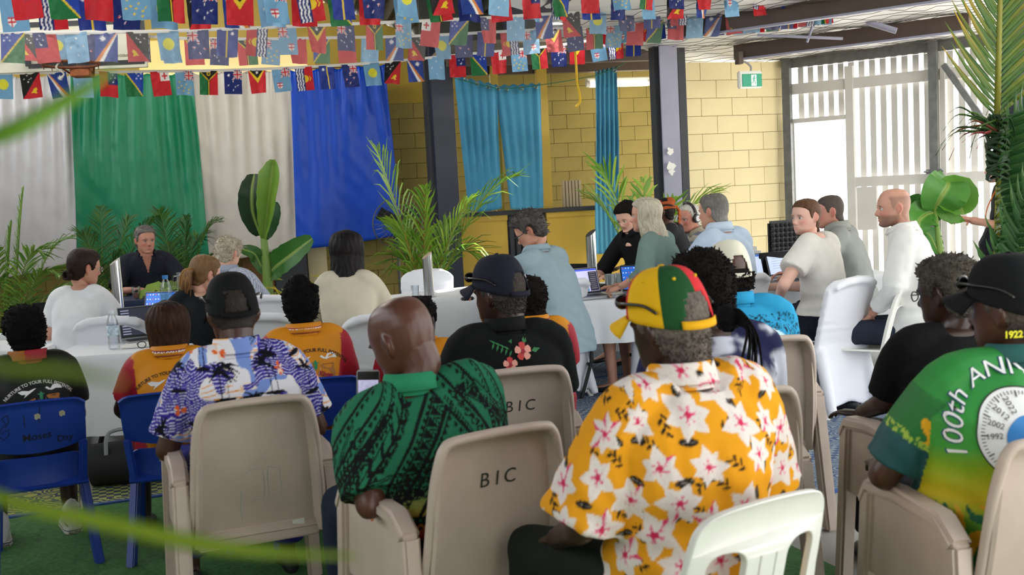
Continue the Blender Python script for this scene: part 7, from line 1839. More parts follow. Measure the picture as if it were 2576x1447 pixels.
def blade_leaf(root, name, spine_pts, width, col, col2='#8aa84a', up=(0, -1, 0.4), fold=0.25, prof=None, ripple=0.010, thick=0.003):
    """broad banana leaf along a midrib"""
    sp = catmull(spine_pts, 5); n = len(sp); rows = []; 
    for i, p in enumerate(sp):
        t = i / (n - 1); d = (sp[min(i + 1, n - 1)] - sp[max(i - 1, 0)]).normalized(); x = d.cross(Vector(up)).normalized(); u_ = x.cross(d).normalized()
        w_ = width * (prof(t) if prof else math.sin(math.pi * min(1, 0.04 + 0.93 * t)) ** 0.55)
        rows.append([p + x * q * w_ + u_ * (fold * abs(q) * w_ + ripple * math.sin(t * 38 + q * 3) * abs(q)) for q in np.linspace(-1, 1, 13)])
    b = MB(); b.shell(rows, thick); me = b.mesh(name); c = getco(me); nv = len(rows) * 13
    qq = np.tile(np.tile(np.linspace(-1, 1, 13), len(rows)), 2); mr = (np.abs(qq) < 0.09)[:, None]; tt = (0.5 + 0.5 * vnoise(c, 22, 2))[:, None]
    setcol(me, np.where(mr, np.array(hx('#a9c06a')), np.array(hx(col)) * (1 - 0.35 * tt) + np.array(hx(col2)) * 0.35 * tt)); o = link(name, me, M_leaf, root); me.set_sharp_from_angle(angle=R(60))
    b = MB(); b.tube([p for p in sp], np.linspace(0.012, 0.003, n), 6); me = b.mesh('midrib'); setcol(me, np.tile(np.array(hx('#93ad52')), (len(me.vertices), 1))); link('midrib', me, M_leaf, o)
    return o
def lp(root, px, py, d): return P(px, py, d) - root.location
d0 = 9.9; g0 = P(672, 700, d0); ban = empty('banana_plant', (g0.x, g0.y, 0), 0, 'banana plant with an upright furled leaf before the cream drape', 'banana plant')
b = MB(); b.tube([Vector((0, 0, 0)), lp(ban, 672, 690, d0), lp(ban, 664, 600, d0), lp(ban, 668, 520, d0)], [0.055, 0.045, 0.032, 0.018], 10); me = b.mesh('stem'); setcol(me, np.tile(np.array(hx('#7fa04a')), (len(me.vertices), 1))); link('stem', me, M_leaf, ban)
blade_leaf(ban, 'furled_leaf', [lp(ban, 664, 600, d0 - 0.1), lp(ban, 672, 540, d0 - 0.2), lp(ban, 680, 470, d0 - 0.3), lp(ban, 688, 402, d0 - 0.3)], 0.095, '#6f9a34', '#9cbc4e', fold=0.9, prof=lambda t: (0.25 + 0.75 * math.sin(min(1, t * 1.35) * math.pi / 2)) * (1 - max(0, t - 0.8) / 0.2 * 0.75))
blade_leaf(ban, 'leaf', [lp(ban, 655, 592, d0), lp(ban, 636, 535, d0 - 0.1), lp(ban, 634, 480, d0 - 0.15), lp(ban, 640, 438, d0 - 0.1)], 0.125, '#16361a', '#2a5226', fold=0.1)
blade_leaf(ban, 'leaf', [lp(ban, 664, 600, d0), lp(ban, 676, 572, d0 - 0.05), lp(ban, 686, 540, d0 - 0.1), lp(ban, 692, 508, d0 - 0.1)], 0.085, '#24522a', '#3a6a34', fold=0.15)
blade_leaf(ban, 'leaf', [lp(ban, 668, 700, d0), lp(ban, 694, 672, d0), lp(ban, 735, 640, d0 - 0.1), lp(ban, 786, 600, d0 - 0.15)], 0.13, '#2f6a20', '#4f8a2e', fold=0.3)
blade_leaf(ban, 'leaf', [lp(ban, 666, 690, d0), lp(ban, 650, 655, d0), lp(ban, 636, 636, d0 - 0.05), lp(ban, 602, 626, d0 - 0.1)], 0.07, '#3a6a2c', '#5a8a3a', fold=0.3)
d0 = 8.3; g0 = P(2368, 640, d0); ban = empty('banana_plant', (g0.x, g0.y, 0), 0, 'banana plant with broad backlit leaves before the slat gate', 'banana plant')
b = MB(); b.tube([Vector((0, 0, 0)), lp(ban, 2366, 640, d0), lp(ban, 2358, 580, d0), lp(ban, 2350, 520, d0)], [0.05, 0.03, 0.024, 0.014], 10); me = b.mesh('stem'); setcol(me, np.tile(np.array(hx('#86a64e')), (len(me.vertices), 1))); link('stem', me, M_leaf, ban)
blade_leaf(ban, 'leaf', [lp(ban, 2350, 530, d0), lp(ban, 2378, 510, d0), lp(ban, 2400, 500, d0), lp(ban, 2424, 540, d0 - 0.1)], 0.20, '#5f9a34', '#86bc4a', fold=0.25, up=(0, -1, -0.2))
blade_leaf(ban, 'leaf', [lp(ban, 2350, 530, d0), lp(ban, 2368, 495, d0 - 0.1), lp(ban, 2384, 468, d0 - 0.1), lp(ban, 2386, 448, d0)], 0.17, '#4a8a34', '#6aa544', fold=0.35)
blade_leaf(ban, 'leaf', [lp(ban, 2352, 535, d0), lp(ban, 2330, 540, d0), lp(ban, 2310, 560, d0 - 0.1), lp(ban, 2318, 590, d0 - 0.1)], 0.13, '#4a8a34', '#78ae4c', fold=0.3)
blade_leaf(ban, 'leaf', [lp(ban, 2356, 560, d0), lp(ban, 2328, 530, d0 + 0.1), lp(ban, 2300, 520, d0 + 0.1), lp(ban, 2288, 530, d0 + 0.1)], 0.10, '#3a7a34', '#5a9a40', fold=0.3)
blade_leaf(ban, 'leaf', [lp(ban, 2362, 640, d0), lp(ban, 2350, 615, d0), lp(ban, 2336, 590, d0), lp(ban, 2312, 580, d0)], 0.07, '#4a8a3a', '#6aa04a', fold=0.3)
# croton shrubs with narrow yellow leaves
for i, (px, py, n) in enumerate(((712, 760, 70), (812, 745, 70))):
    d0 = 9.6; g0 = P(px, py, d0); sh = empty('croton_shrub', (g0.x, g0.y, 0), 0, ['yellow green croton shrub left of the bun haired girl', 'yellow green croton shrub beside the cream knit top'][i], 'shrub')
    b = MB(); b.tube([(0, 0, 0), (0, 0, g0.z)], [0.02, 0.012], 6); b.build('stem', mat('twig', '#5a4a30', 0.8), sh); rg = np.random.default_rng(i)
    b = MB(); cl = []
    for k in range(n * 2):
        p = Vector((rg.normal(0, 0.10), rg.normal(0, 0.10), g0.z + rg.normal(-0.03, 0.09))); dv = Vector((rg.normal(0, 1), rg.normal(0, 0.7), rg.uniform(-0.2, 1.2))).normalized(); L = rg.uniform(0.08, 0.16); x = dv.orthogonal().normalized(); v0 = len(b.v)
        for u, w_ in ((0, 0.3), (0.5, 1), (1, 0.1)): q = p + dv * L * u - Vector((0, 0, 0.05 * u * u)); b.v.extend([tuple(q + x * 0.009 * w_), tuple(q - x * 0.009 * w_)])
        b.f += [(v0, v0 + 1, v0 + 3, v0 + 2), (v0 + 2, v0 + 3, v0 + 5, v0 + 4)]; cl += [hx(['#a8a02c', '#c2a830', '#5f7a28', '#8a9a34'][k % 4])] * 6
    me = mesh_from('foliage', b.v, b.f); setcol(me, np.array(cl)); tag(link('foliage', me, M_leaf, sh), kind='stuff')
# ---- tall coconut fronds bound to the column at the right
d0 = 6.3; g0 = P(2520, 700, d0); cf = empty('coconut_frond_bundle', (g0.x, g0.y, 0), 0, 'tall coconut fronds bound upright to the column at the right edge', 'palm decoration')
def leaflet_mesh(nm, L, w_, c1, c2, sag):
    b = MB(); 
    for u, q in ((0, 0.5), (0.25, 1.0), (0.6, 0.8), (0.85, 0.45), (1, 0.05)): z = -sag * u * u; b.v.extend([(L * u, w_ / 2 * q, z + 0.12 * w_ * q), (L * u, 0, z - 0.25 * w_ * q), (L * u, -w_ / 2 * q, z + 0.12 * w_ * q)])
    for m_ in range(4):
        for e in range(2): b.f.append((3 * m_ + e, 3 * m_ + e + 1, 3 * m_ + 4 + e, 3 * m_ + 3 + e))
    me = mesh_from(nm, b.v, b.f); a, c = np.array(hx(c1)), np.array(hx(c2)); t = np.repeat(np.array([0, 0.1, 0.4, 0.85, 1.0]), 3)[:, None]; setcol(me, a * (1 - t) + c * t); me.materials.append(M_leaf); return me
def big_frond(px0, py0, px1, py1, d_, n, L, meshes, a0, a1, name, stemc, taper=0.4, left=1.0):
    A, B = lp(cf, px0, py0, d_), lp(cf, px1, py1, d_); mid = (A + B) / 2
    b = MB(); b.tube([A, mid, B], [0.020, 0.016, 0.008], 7); me = b.mesh(name); setcol(me, np.tile(np.array(hx(stemc)), (len(me.vertices), 1))); fo = link(name, me, M_leaf, cf)
    dv = (B - A).normalized(); sx = Vector((1, 0, 0)); sx = (sx - dv * sx.dot(dv)).normalized(); ny_ = dv.cross(sx)
    for k in range(n):
        t = (k + 0.5) / n; p = A.lerp(B, t); a = R(a0 + (a1 - a0) * t)
        for s in (-1, 1):
            dirv = (dv * math.cos(a) + sx * s * math.sin(a) + ny_ * 0.10 * math.sin(k * 1.7)).normalized(); z_ = (ny_ + Vector((0, 0, 0.001))).normalized(); y_ = z_.cross(dirv).normalized(); z_ = dirv.cross(y_)
            o = bpy.data.objects.new('leaflet', meshes[(k + (s > 0)) % len(meshes)]); COL.objects.link(o); o.parent = fo
            sc_ = (1 - taper * t) if taper >= 0 else (0.55 + 0.45 * math.sin(t * 2.6))
            M_ = Matrix((dirv, y_, z_)).transposed().to_4x4(); M_.translation = p; o.matrix_local = M_ @ Matrix.Diagonal((L * sc_ * (left if s < 0 else 1) * (1 + 0.06 * math.sin(k * 2.9)), 1, 1, 1))
    return fo
lm = [leaflet_mesh('leaflet', 1.0, 0.026, c1, c2, 0.12) for c1, c2 in (('#3f6420', '#7a7a1c'), ('#4a6a1e', '#b9901c'), ('#335a1e', '#5a741e'))]
big_frond(2508, 300, 2522, -260, d0, 40, 0.50, lm, 46, 30, 'upright_frond', '#8a8a34', 0.35)
lm2 = [leaflet_mesh('leaflet', 1.0, 0.030, c1, c2, 0.25) for c1, c2 in (('#1f4420', '#2f5a2a'), ('#2a5226', '#4a6a3a'))]
big_frond(2506, 690, 2514, 300, d0 - 0.1, 34, 0.20, lm2, 80, 66, 'hanging_frond', '#9a9a2c', 0.1, left=0.35)
big_frond(2518, 470, 2600, 290, d0 + 0.1, 16, 0.28, lm2, 70, 60, 'hanging_frond', '#6a8a3a', 0.1)
big_frond(2530, 720, 2610, 520, d0 - 0.15, 16, 0.34, lm2, 78, 60, 'hanging_frond', '#6a8a3a', 0.1)
b = MB()
for k in range(14):
    z0 = lp(cf, 2510, 300 + 11 * k, d0 - 0.12)
    b.tube([z0 + Vector((0.055 * math.cos(t), 0.055 * math.sin(t), 0.02 * math.sin(2 * t + k))) for t in np.linspace(0, 6.283, 13)], 0.013, 5)
me = b.mesh('plaited_sheath'); setcol(me, np.tile(np.array(hx('#24401f')), (len(me.vertices), 1)) * (1 + 0.3 * vnoise(getco(me), 30, 3))[:, None]); link('plaited_sheath', me, M_leaf, cf)
rg = np.random.default_rng(9)
for k in range(30):
    A = lp(cf, 2500 + rg.uniform(-10, 16), 318 + rg.uniform(-16, 20), d0 - 0.18); dx = rg.uniform(-0.26, 0.10); B = A + Vector((dx, rg.uniform(-0.1, 0.05), rg.uniform(-0.05, 0.14))); C_ = B + Vector((dx * 0.5, 0, rg.uniform(-0.16, -0.02)))
    b = MB(); p_ = catmull([A, B, C_], 5); b.shell([[q + Vector((0, -0.004, 0.008 * (1 - i / 10))), q, q + Vector((0, 0.004, -0.008 * (1 - i / 10)))] for i, q in enumerate(p_)], 0.0015)
    me = b.mesh('spray_leaf'); setcol(me, np.tile(np.array(hx(['#33521f', '#24441f', '#4a6a28', '#7a3a2a', '#a3484a', '#8a5a28'][k % 6 if k > 18 else k % 3])), (len(me.vertices), 1))); link('spray_leaf', me, M_leaf, cf)
# ---- the plant right beside the lens: three thin leaflets, far out of focus
fg = empty('foreground_palm', (-0.42, 0.5, 0), 0, 'palm leaflets close to the lens at the left, out of focus', 'palm')
M_fg = M_leaf
b = MB(); b.tube([(0, 0, 0), (0.0, 0.0, 0.8), (0.02, 0.0, 1.45)], [0.02, 0.014, 0.008], 8); me = b.mesh('stalk'); setcol(me, np.tile(np.array(hx('#6a8a34')), (len(me.vertices), 1))); link('stalk', me, M_leaf, fg)
def fleaf(pts, w_, col):
    pp = catmull([P(*q) - fg.location for q in pts], 8); n = len(pp)
    rows = [[p + Vector((0, 0, w_ / 2 * math.sin(math.pi * (0.06 + 0.93 * i / (n - 1))) * q)) + Vector((0, 0.004 * abs(q), 0)) for q in (-1, 0, 1)] for i, p in enumerate(pp)]
    b = MB(); b.shell(rows, 0.0012); me = b.mesh('leaflet'); setcol(me, np.tile(np.array(hx(col)), (len(me.vertices), 1))); link('leaflet', me, M_leaf, fg)
fleaf([(-260, 420, 0.50), (0, 335, 0.50), (150, 258, 0.51), (285, 172, 0.52)], 0.0095, '#5a8a1c')
fleaf([(-260, 1120, 0.48), (0, 1262, 0.48), (240, 1318, 0.49), (480, 1372, 0.50), (700, 1398, 0.51), (900, 1405, 0.52)], 0.0085, '#6f8a1c')
fleaf([(-200, 900, 0.36), (0, 930, 0.36), (140, 936, 0.36), (300, 965, 0.36)], 0.003, '#6f8a24')
# ================================================================ floor coverings
def turf_mat():
    m = mat('artificial_turf', '#41783a', 0.85, bump=0.9, bscale=260, var=0.35, vscale=60); return m
MO = G(100, 1296); mex = Vector((math.cos(R(21)), math.sin(R(21)), 0)); mey = Vector((-math.sin(R(21)), math.cos(R(21)), 0))
b = MB(); b.box((0.0, -2.9, 0.004), (6.1, 5.76, 0.008)); o = b.build('artificial_turf', turf_mat(), smooth=False); o.location = (MO.x, MO.y, 0); o.rotation_euler = (0, 0, R(21)); tag(o, 'green artificial turf under the front rows of chairs', 'turf', kind='stuff')
def mat_pattern(name, ca, cb, seed):
    if name in MATS: return MATS[name]
    m = mat(name, ca, 0.8, bump=0.15, bscale=300); nt = m.node_tree; bs = nt.nodes['Principled BSDF']; N = nt.nodes.new; K = nt.links.new
    tc = N('ShaderNodeTexCoord'); mp = N('ShaderNodeMapping'); mp.inputs['Location'].default_value = (seed * 0.37, seed * 0.61, 0); K(tc.outputs['Object'], mp.inputs['Vector'])
    sp = N('ShaderNodeSeparateXYZ'); K(mp.outputs['Vector'], sp.inputs[0])
    def math_(op, a, b_=None, v=None):
        n = N('ShaderNodeMath'); n.operation = op; K(a, n.inputs[0])
        if b_ is not None: K(b_, n.inputs[1])
        elif v is not None: n.inputs[1].default_value = v
        return n.outputs[0]
    vo = N('ShaderNodeTexVoronoi'); vo.feature = 'F1'; vo.inputs['Scale'].default_value = 9; K(mp.outputs['Vector'], vo.inputs['Vector'])
    ringy = math_('SINE', math_('MULTIPLY', vo.outputs['Distance'], v=34)); r1 = math_('GREATER_THAN', ringy, v=0.15)
    wv = N('ShaderNodeTexWave'); wv.wave_type = 'BANDS'; wv.bands_direction = 'DIAGONAL'; wv.inputs['Scale'].default_value = 14; wv.inputs['Distortion'].default_value = 3; wv.inputs['Detail Scale'].default_value = 3; K(mp.outputs['Vector'], wv.inputs['Vector']); r2 = math_('GREATER_THAN', wv.outputs['Fac'], v=0.5)
    ck = N('ShaderNodeTexChecker'); ck.inputs['Scale'].default_value = 26; K(mp.outputs['Vector'], ck.inputs['Vector'])
    band = math_('SINE', math_('MULTIPLY', sp.outputs['Y'], v=8.5)); b1 = math_('GREATER_THAN', band, v=0.25); b2 = math_('LESS_THAN', band, v=-0.45)
    mx1 = N('ShaderNodeMix'); K(b1, mx1.inputs[0]); K(r2, mx1.inputs[2]); K(r1, mx1.inputs[3])
    mx2 = N('ShaderNodeMix'); K(b2, mx2.inputs[0]); K(mx1.outputs[0], mx2.inputs[2]); K(ck.outputs['Fac'], mx2.inputs[3])
    mc_ = N('ShaderNodeMix'); mc_.data_type = 'RGBA'; K(mx2.outputs[0], mc_.inputs[0]); mc_.inputs[6].default_value = (*hx(ca), 1); mc_.inputs[7].default_value = (*hx(cb), 1); K(mc_.outputs[2], bs.inputs['Base Color'])
    return m
MATC = (('mat_blue_yellow', '#2b3f56', '#a3a24e', 0), ('mat_navy_lime', '#26374d', '#9aa055', 2), ('mat_blue_grey', '#3a4f74', '#7f8a90', 5))
k = 0
for j, (y0, hgt) in enumerate(((0.02, 1.75), (1.80, 1.75), (3.58, 1.9), (-1.78, 1.75))):
    for i, x0 in enumerate((-2.6, 0.25, 3.1)):
        if j == 3 and i < 2: continue
        b = MB(); b.box((0, 0, 0.006), (2.78, hgt, 0.010)); b2_ = b.build('woven_floor_mat', mat_pattern(*MATC[(i + j) % 2 if i < 2 else 2]), smooth=False); p = MO + mex * (x0 + 1.4) + mey * (y0 + hgt / 2); b2_.location = (p.x, p.y, 0); b2_.rotation_euler = (0, 0, R(21))
        tag(b2_, '%s woven plastic floor mat, %s row' % (('left', 'middle', 'right')[i] + ' ' + ('blue and yellow' if (i + j) % 2 == 0 and i < 2 else ('navy and lime' if i < 2 else 'blue and grey')), ('front', 'second', 'far', 'nearest')[j]), 'floor mat', 'woven floor mats')
        for s in (-1, 1): q = MB(); q.box((0, s * (hgt / 2 + 0.006), 0.008), (2.8, 0.03, 0.012)); q.build('edge_binding', mat('blue_binding', '#2a4f8a', 0.7), b2_, smooth=False)
# ================================================================ basketball board
bd = 9.5; bc0 = P(92, 14, bd); bb = empty('basketball_backboard', bc0, R(4), 'white basketball backboard with rusty ring behind the flags', 'backboard')
b = MB(); b.box((0, 0, 0), (1.84, 0.04, 1.16)); brd = b.build('board', mat('backboard_white', '#c9c8b6', 0.6, var=0.06, vscale=8), bb, bevel=0.004, smooth=False)
for (cx, cz, w_, h_) in ((0.215, 0.03 - 0.13, 1.28 - 0.1, 0.0),):
    pass
x0, z0 = -0.11, -0.53; x1, z1 = 0.90, -0.17
for nm, c_, s_ in (('target_line', ((x0 + x1) / 2, z1), (x1 - x0, 0.045)), ('target_line', ((x0 + x1) / 2, z0), (x1 - x0, 0.04)), ('target_line', (x0, (z0 + z1) / 2), (0.05, z1 - z0)), ('target_line', (x1, (z0 + z1) / 2), (0.05, z1 - z0))):
    b = MB(); b.box((c_[0], -0.023, c_[1]), (s_[0], 0.004, s_[1])); b.build(nm, M_black, bb, smooth=False)
v, f = text_mesh('GRAND SLAM COURT', 0.03, 0.0008); tx = link('lettering', mesh_from('t', [(a, -0.026, c) for a, c in v], f), mat('grey_ink', '#77765f', 0.8), bb); tx.location = (0.64, 0, -0.47)
rc = P(178, 162, 9.1) - bc0; rc = Matrix.Rotation(-R(4), 3, 'Z') @ rc
b = MB(); b.tube([rc + Vector((0.225 * math.cos(t), 0.225 * math.sin(t), 0)) for t in np.linspace(0, 2 * math.pi, 33)], 0.012, 8); rim = b.build('ring', mat('rusty_steel', '#6b3a22', 0.7, metal=0.3, var=0.35, vscale=30), bb)
b = MB(); b.box((rc.x, rc.y + 0.30, rc.z - 0.03), (0.17, 0.16, 0.09)); b.build('ring_bracket', mat('orange_rust', '#8a4a1e', 0.7, var=0.3, vscale=20), bb, bevel=0.006)
for s in (-1, 1): b = MB(); b.tube([rc + Vector((s * 0.14, 0.18, 0)), rc + Vector((s * 0.07, 0.36, -0.07))], 0.008, 6); b.build('ring_stay', mat('rusty_steel', '#6b3a22'), bb)
for k in range(12):
    a = 2 * math.pi * k / 12; b = MB(); b.tube([rc + Vector((0.225 * math.cos(a), 0.225 * math.sin(a), -0.012)), rc + Vector((0.225 * math.cos(a), 0.225 * math.sin(a), -0.035))], 0.004, 5); b.build('net_hook', mat('rusty_steel', '#6b3a22'), bb)
b = MB(); b.tube(catmull([rc + Vector((-0.02, -0.2, 0)), rc + Vector((-0.05, -0.22, -0.05)), rc + Vector((0.0, -0.2, -0.10)), rc + Vector((-0.03, -0.2, -0.14))], 5), 0.008, 5); b.build('net_scrap', mat('net_cord', '#b5afa4', 0.9), bb)
for s in (-1, 1):
    b = MB(); q0 = Vector((s * 0.6, 0.03, 0.2)); b.tube([q0, q0 + Vector((0, 2.0, 1.2))], 0.03, 8); b.build('support_arm', M_char, bb)
# ================================================================ exit sign
ed = 11.5; ep = P(1889, 200, ed); ex_ = empty('exit_sign', ep, R(16), 'green running man exit sign hung from the purlin', 'sign')
b = MB(); b.box((0, 0.03, 0), (0.275, 0.06, 0.185)); b.build('housing', M_white, ex_, bevel=0.012)
b = MB(); b.box((0.012, -0.004, -0.008), (0.235, 0.008, 0.135)); b.build('green_face', mat('exit_green', '#1a8a6a', 0.4, emit='#1a8a6a', estr=0.35), ex_, bevel=0.003)
b = MB(); b.box((0.03, -0.010, -0.010), (0.062, 0.004, 0.118)); b.build('white_door', mat('exit_white', '#e8f0ee', 0.4, emit='#e8f0ee', estr=0.3), ex_)
MG = mat('exit_green', '#1a8a6a')
def fig(nm, pts, w_): v, f = stroke2d(pts, w_); link(nm, mesh_from(nm, [(a, -0.0135, c) for a, c in v], f), MG, ex_)
v, f = poly2d([(0.034 + 0.0085 * math.cos(t), 0.032 + 0.0085 * math.sin(t)) for t in np.linspace(0, 6.28, 12)[:-1]]); link('running_man', mesh_from('h', [(a, -0.0135, c) for a, c in v], f), MG, ex_)
for pts, w_ in (([(0.034, 0.022), (0.030, 0.004), (0.028, -0.014)], 0.013), ([(0.034, 0.018), (0.046, 0.008), (0.056, 0.014)], 0.006), ([(0.030, 0.018), (0.016, 0.010), (0.014, -0.004)], 0.006), ([(0.028, -0.012), (0.042, -0.026), (0.046, -0.052)], 0.007), ([(0.028, -0.012), (0.018, -0.034), (0.000, -0.040)], 0.007)): fig('running_man', pts, w_)
b = MB(); b.tube(catmull([Vector((0.02, 0.03, 0.09)), Vector((0.02, 0.03, 0.14)), Vector((-0.03, 0.05, 0.19)), Vector((-0.09, 0.06, 0.20))], 5), 0.012, 8); b.build('conduit', mat('grey_conduit', '#a9a9ab', 0.5), ex_)
b = MB(); b.box((-0.10, 0.06, 0.235), (0.06, 0.09, 0.13)); b.build('bracket', M_brown, ex_, bevel=0.005)
# ================================================================ pedestal fan
fp = P(1000, 562, 12.3); fan = empty('pedestal_fan', (fp.x, fp.y, 0), R(20), 'tall pedestal fan half hidden behind the blue drape', 'fan')
b = MB()
for k in range(30): a = 2 * math.pi * k / 30; b.tube([(0.04 * math.cos(a), -0.07, fp.z + 0.04 * math.sin(a)), (0.2 * math.cos(a), -0.08, fp.z + 0.2 * math.sin(a)), (0.29 * math.cos(a), -0.01, fp.z + 0.29 * math.sin(a))], 0.0022, 4)
for r_, y_ in ((0.29, 0.0), (0.29, -0.02), (0.2, -0.08), (0.12, -0.078), (0.045, -0.07)): b.tube([(r_ * math.cos(t), y_, fp.z + r_ * math.sin(t)) for t in np.linspace(0, 6.283, 37)], 0.005 if r_ > 0.28 else 0.0025, 5)
b.build('wire_guard', mat('guard_wire', '#6a6860', 0.4, metal=0.6), fan)
for k in range(3):
    a = 2 * math.pi * k / 3 + 0.5; b = MB(); b.shell([[(q * math.cos(a) - w_ * math.sin(a), -0.03 + 0.25 * w_, fp.z + q * math.sin(a) + w_ * math.cos(a)) for w_ in (-0.07, 0, 0.07)] for q in (0.04, 0.12, 0.2, 0.26)], 0.004); b.build('blade', M_black, fan)
b = MB(); b.lathe([(0.0, -0.06), (0.05, -0.06), (0.06, 0.0), (0.05, 0.12), (0.0, 0.13)], 16, Matrix.Translation((0, 0.0, fp.z)) @ Matrix.Rotation(R(-90), 4, 'X')); b.build('motor', M_black, fan)
b = MB(); b.tube([(0, 0.06, 0.02), (0, 0.06, fp.z)], 0.018, 8); b.build('pole', mat('fan_pole', '#5a5a58', 0.4, metal=0.5), fan)
b = MB(); b.lathe([(0.22, 0.0), (0.22, 0.02), (0.05, 0.05), (0.0, 0.05)], 24, Matrix.Translation((0, 0.06, 0))); b.build('base', M_black, fan)
b = MB(); b.tube(catmull([(0.02, 0.07, fp.z - 0.1), (0.07, 0.05, fp.z - 0.4), (0.05, 0.05, fp.z - 0.7), (0.14, 0.06, 0.3), (0.2, 0.1, 0.02)], 6), 0.006, 5); b.build('cord', M_black, fan)
# ================================================================ things on the tables
def surf(px, d, z, py=None):
    """point at height z seen in pixel column px at depth d"""
    p = P(px, 700, d); q = proj((p.x, p.y, z)); p2 = P(px + (px - q[0]), 700, d); return Vector((p2.x, p2.y, z))
M_pet = glassmat('clear_plastic', (0.93, 0.96, 0.98), 0.06); M_water = glassmat('water', (0.86, 0.92, 0.95), 0.02)
def bottle(px, d, z, h, r_, label, lab='#3f7fc0', cap='#dfe6ee', grp='water bottles'):
    p = surf(px, d, z); o = empty('water_bottle', p, 0.4, label, 'bottle', grp); k = h / 0.235
    b = MB(); b.lathe([(0.0, 0.0), (r_ * 0.9, 0.0), (r_, 0.01 * k), (r_, 0.05 * k), (r_ * 0.94, 0.06 * k), (r_, 0.07 * k), (r_ * 0.96, 0.13 * k), (r_, 0.15 * k), (r_ * 0.85, 0.18 * k), (r_ * 0.42, 0.212 * k), (r_ * 0.40, 0.220 * k)], 20); b.build('body', M_pet, o)
    b = MB(); b.lathe([(r_ * 1.005, 0.085 * k), (r_ * 1.005, 0.145 * k)], 20, cap=False); b.build('wrap_label', mat('bottle_label_' + lab, lab, 0.5, var=0.5, vscale=45), o)
    b = MB(); b.lathe([(0, 0.217 * k), (r_ * 0.46, 0.217 * k), (r_ * 0.46, 0.235 * k), (0, 0.236 * k)], 16); b.build('cap', mat('cap_' + cap, cap, 0.4), o); return o
bottle(288, 6.48, 0.745, 0.235, 0.034, 'small water bottle standing alone on the near left table', '#b9cbe4')
bottle(424, 8.0, 0.745, 0.335, 0.046, 'large water bottle with a blue cap before the speaker', '#5f9ad2', '#2f7ac4')
bottle(62, 7.0, 0.745, 0.235, 0.034, 'water bottle top behind the boy with the afro', '#b9cbe4')
def glass(px, d, z, h, r_, label, fill=None):
    p = surf(px, d, z); o = empty('drinking_glass', p, 0, label, 'glass', 'drinking glasses'); b = MB(); b.lathe([(0, 0.004), (r_ * 0.82, 0.004), (r_ * 0.85, 0), (r_, h), (r_ * 0.94, h), (r_ * 0.80, 0.01), (0, 0.01)], 18, cap=False); b.build('tumbler', M_pet, o)
    if fill: b = MB(); b.lathe([(0, 0.008), (r_ * 0.8, 0.008), (r_ * 0.86, h * 0.5), (0, h * 0.5)], 18); b.build('drink', mat('drink_' + fill, fill, 0.2), o)
    return o
glass(344, 9.35, 0.805, 0.105, 0.038, 'tumbler with a pink drink by the speaker', '#8a5a52')
glass(1046, 8.75, 0.745, 0.10, 0.036, 'upside down tumbler beside the steel tube')
glass(1534, 8.75, 0.745, 0.11, 0.040, 'left clear tumbler before the moustached man'); glass(1560, 8.8, 0.745, 0.11, 0.040, 'right clear tumbler before the moustached man')
p = surf(466, 9.35, 0.805); jg = empty('water_jug', p, R(160), 'clear glass jug of water on the navy table', 'jug'); b = MB(); b.lathe([(0, 0.004), (0.062, 0.004), (0.068, 0.02), (0.072, 0.10), (0.062, 0.16), (0.058, 0.19), (0.066, 0.21), (0.060, 0.21), (0.054, 0.19), (0.066, 0.10), (0.06, 0.02), (0, 0.012)], 22, cap=False); b.build('body', M_pet, jg)
b = MB(); b.tube(catmull([(0.062, 0, 0.18), (0.115, 0, 0.17), (0.115, 0, 0.09), (0.072, 0, 0.05)], 5), 0.008, 7); b.build('handle', M_pet, jg)
def steel_tube(px, d, z, h, label):
    p = surf(px, d, z); o = empty('steel_tube', p, R(30), label, 'steel tube', 'slant topped steel tubes'); r_ = 0.04; n = 24; b = MB()
    rings = [[(r_ * math.cos(2 * math.pi * k / n), r_ * math.sin(2 * math.pi * k / n), zz + (sl * r_ * 0.7 * math.cos(2 * math.pi * k / n))) for k in range(n)] for zz, sl in ((0.008, 0), (h * 0.5, 0), (h, 1))]
    b.rings(rings); b.build('tube', M_steel, o, angle=50); b = MB(); b.lathe([(0, 0), (0.055, 0), (0.055, 0.008), (0, 0.008)], 24); b.build('foot', M_steel, o); return o
steel_tube(302, 8.0, 0.745, 0.46, 'tall brushed steel tube right of the white t-shirt'); steel_tube(1080, 8.75, 0.745, 0.34, 'brushed steel tube before the empty covered chair'); steel_tube(1492, 8.55, 0.745, 0.46, 'brushed steel tube behind the laptop of the blazer woman')
def screen_mat(kind):
    nm = 'screen_' + kind
    if nm in MATS: return MATS[nm]
    base = {'blue': '#2f6fd8', 'dark': '#2a2c3a', 'doc': '#b9c6e4', 'mixed': '#c9c6e8'}[kind]; m = mat(nm, base, 0.3, emit=base, estr=0.55); return m
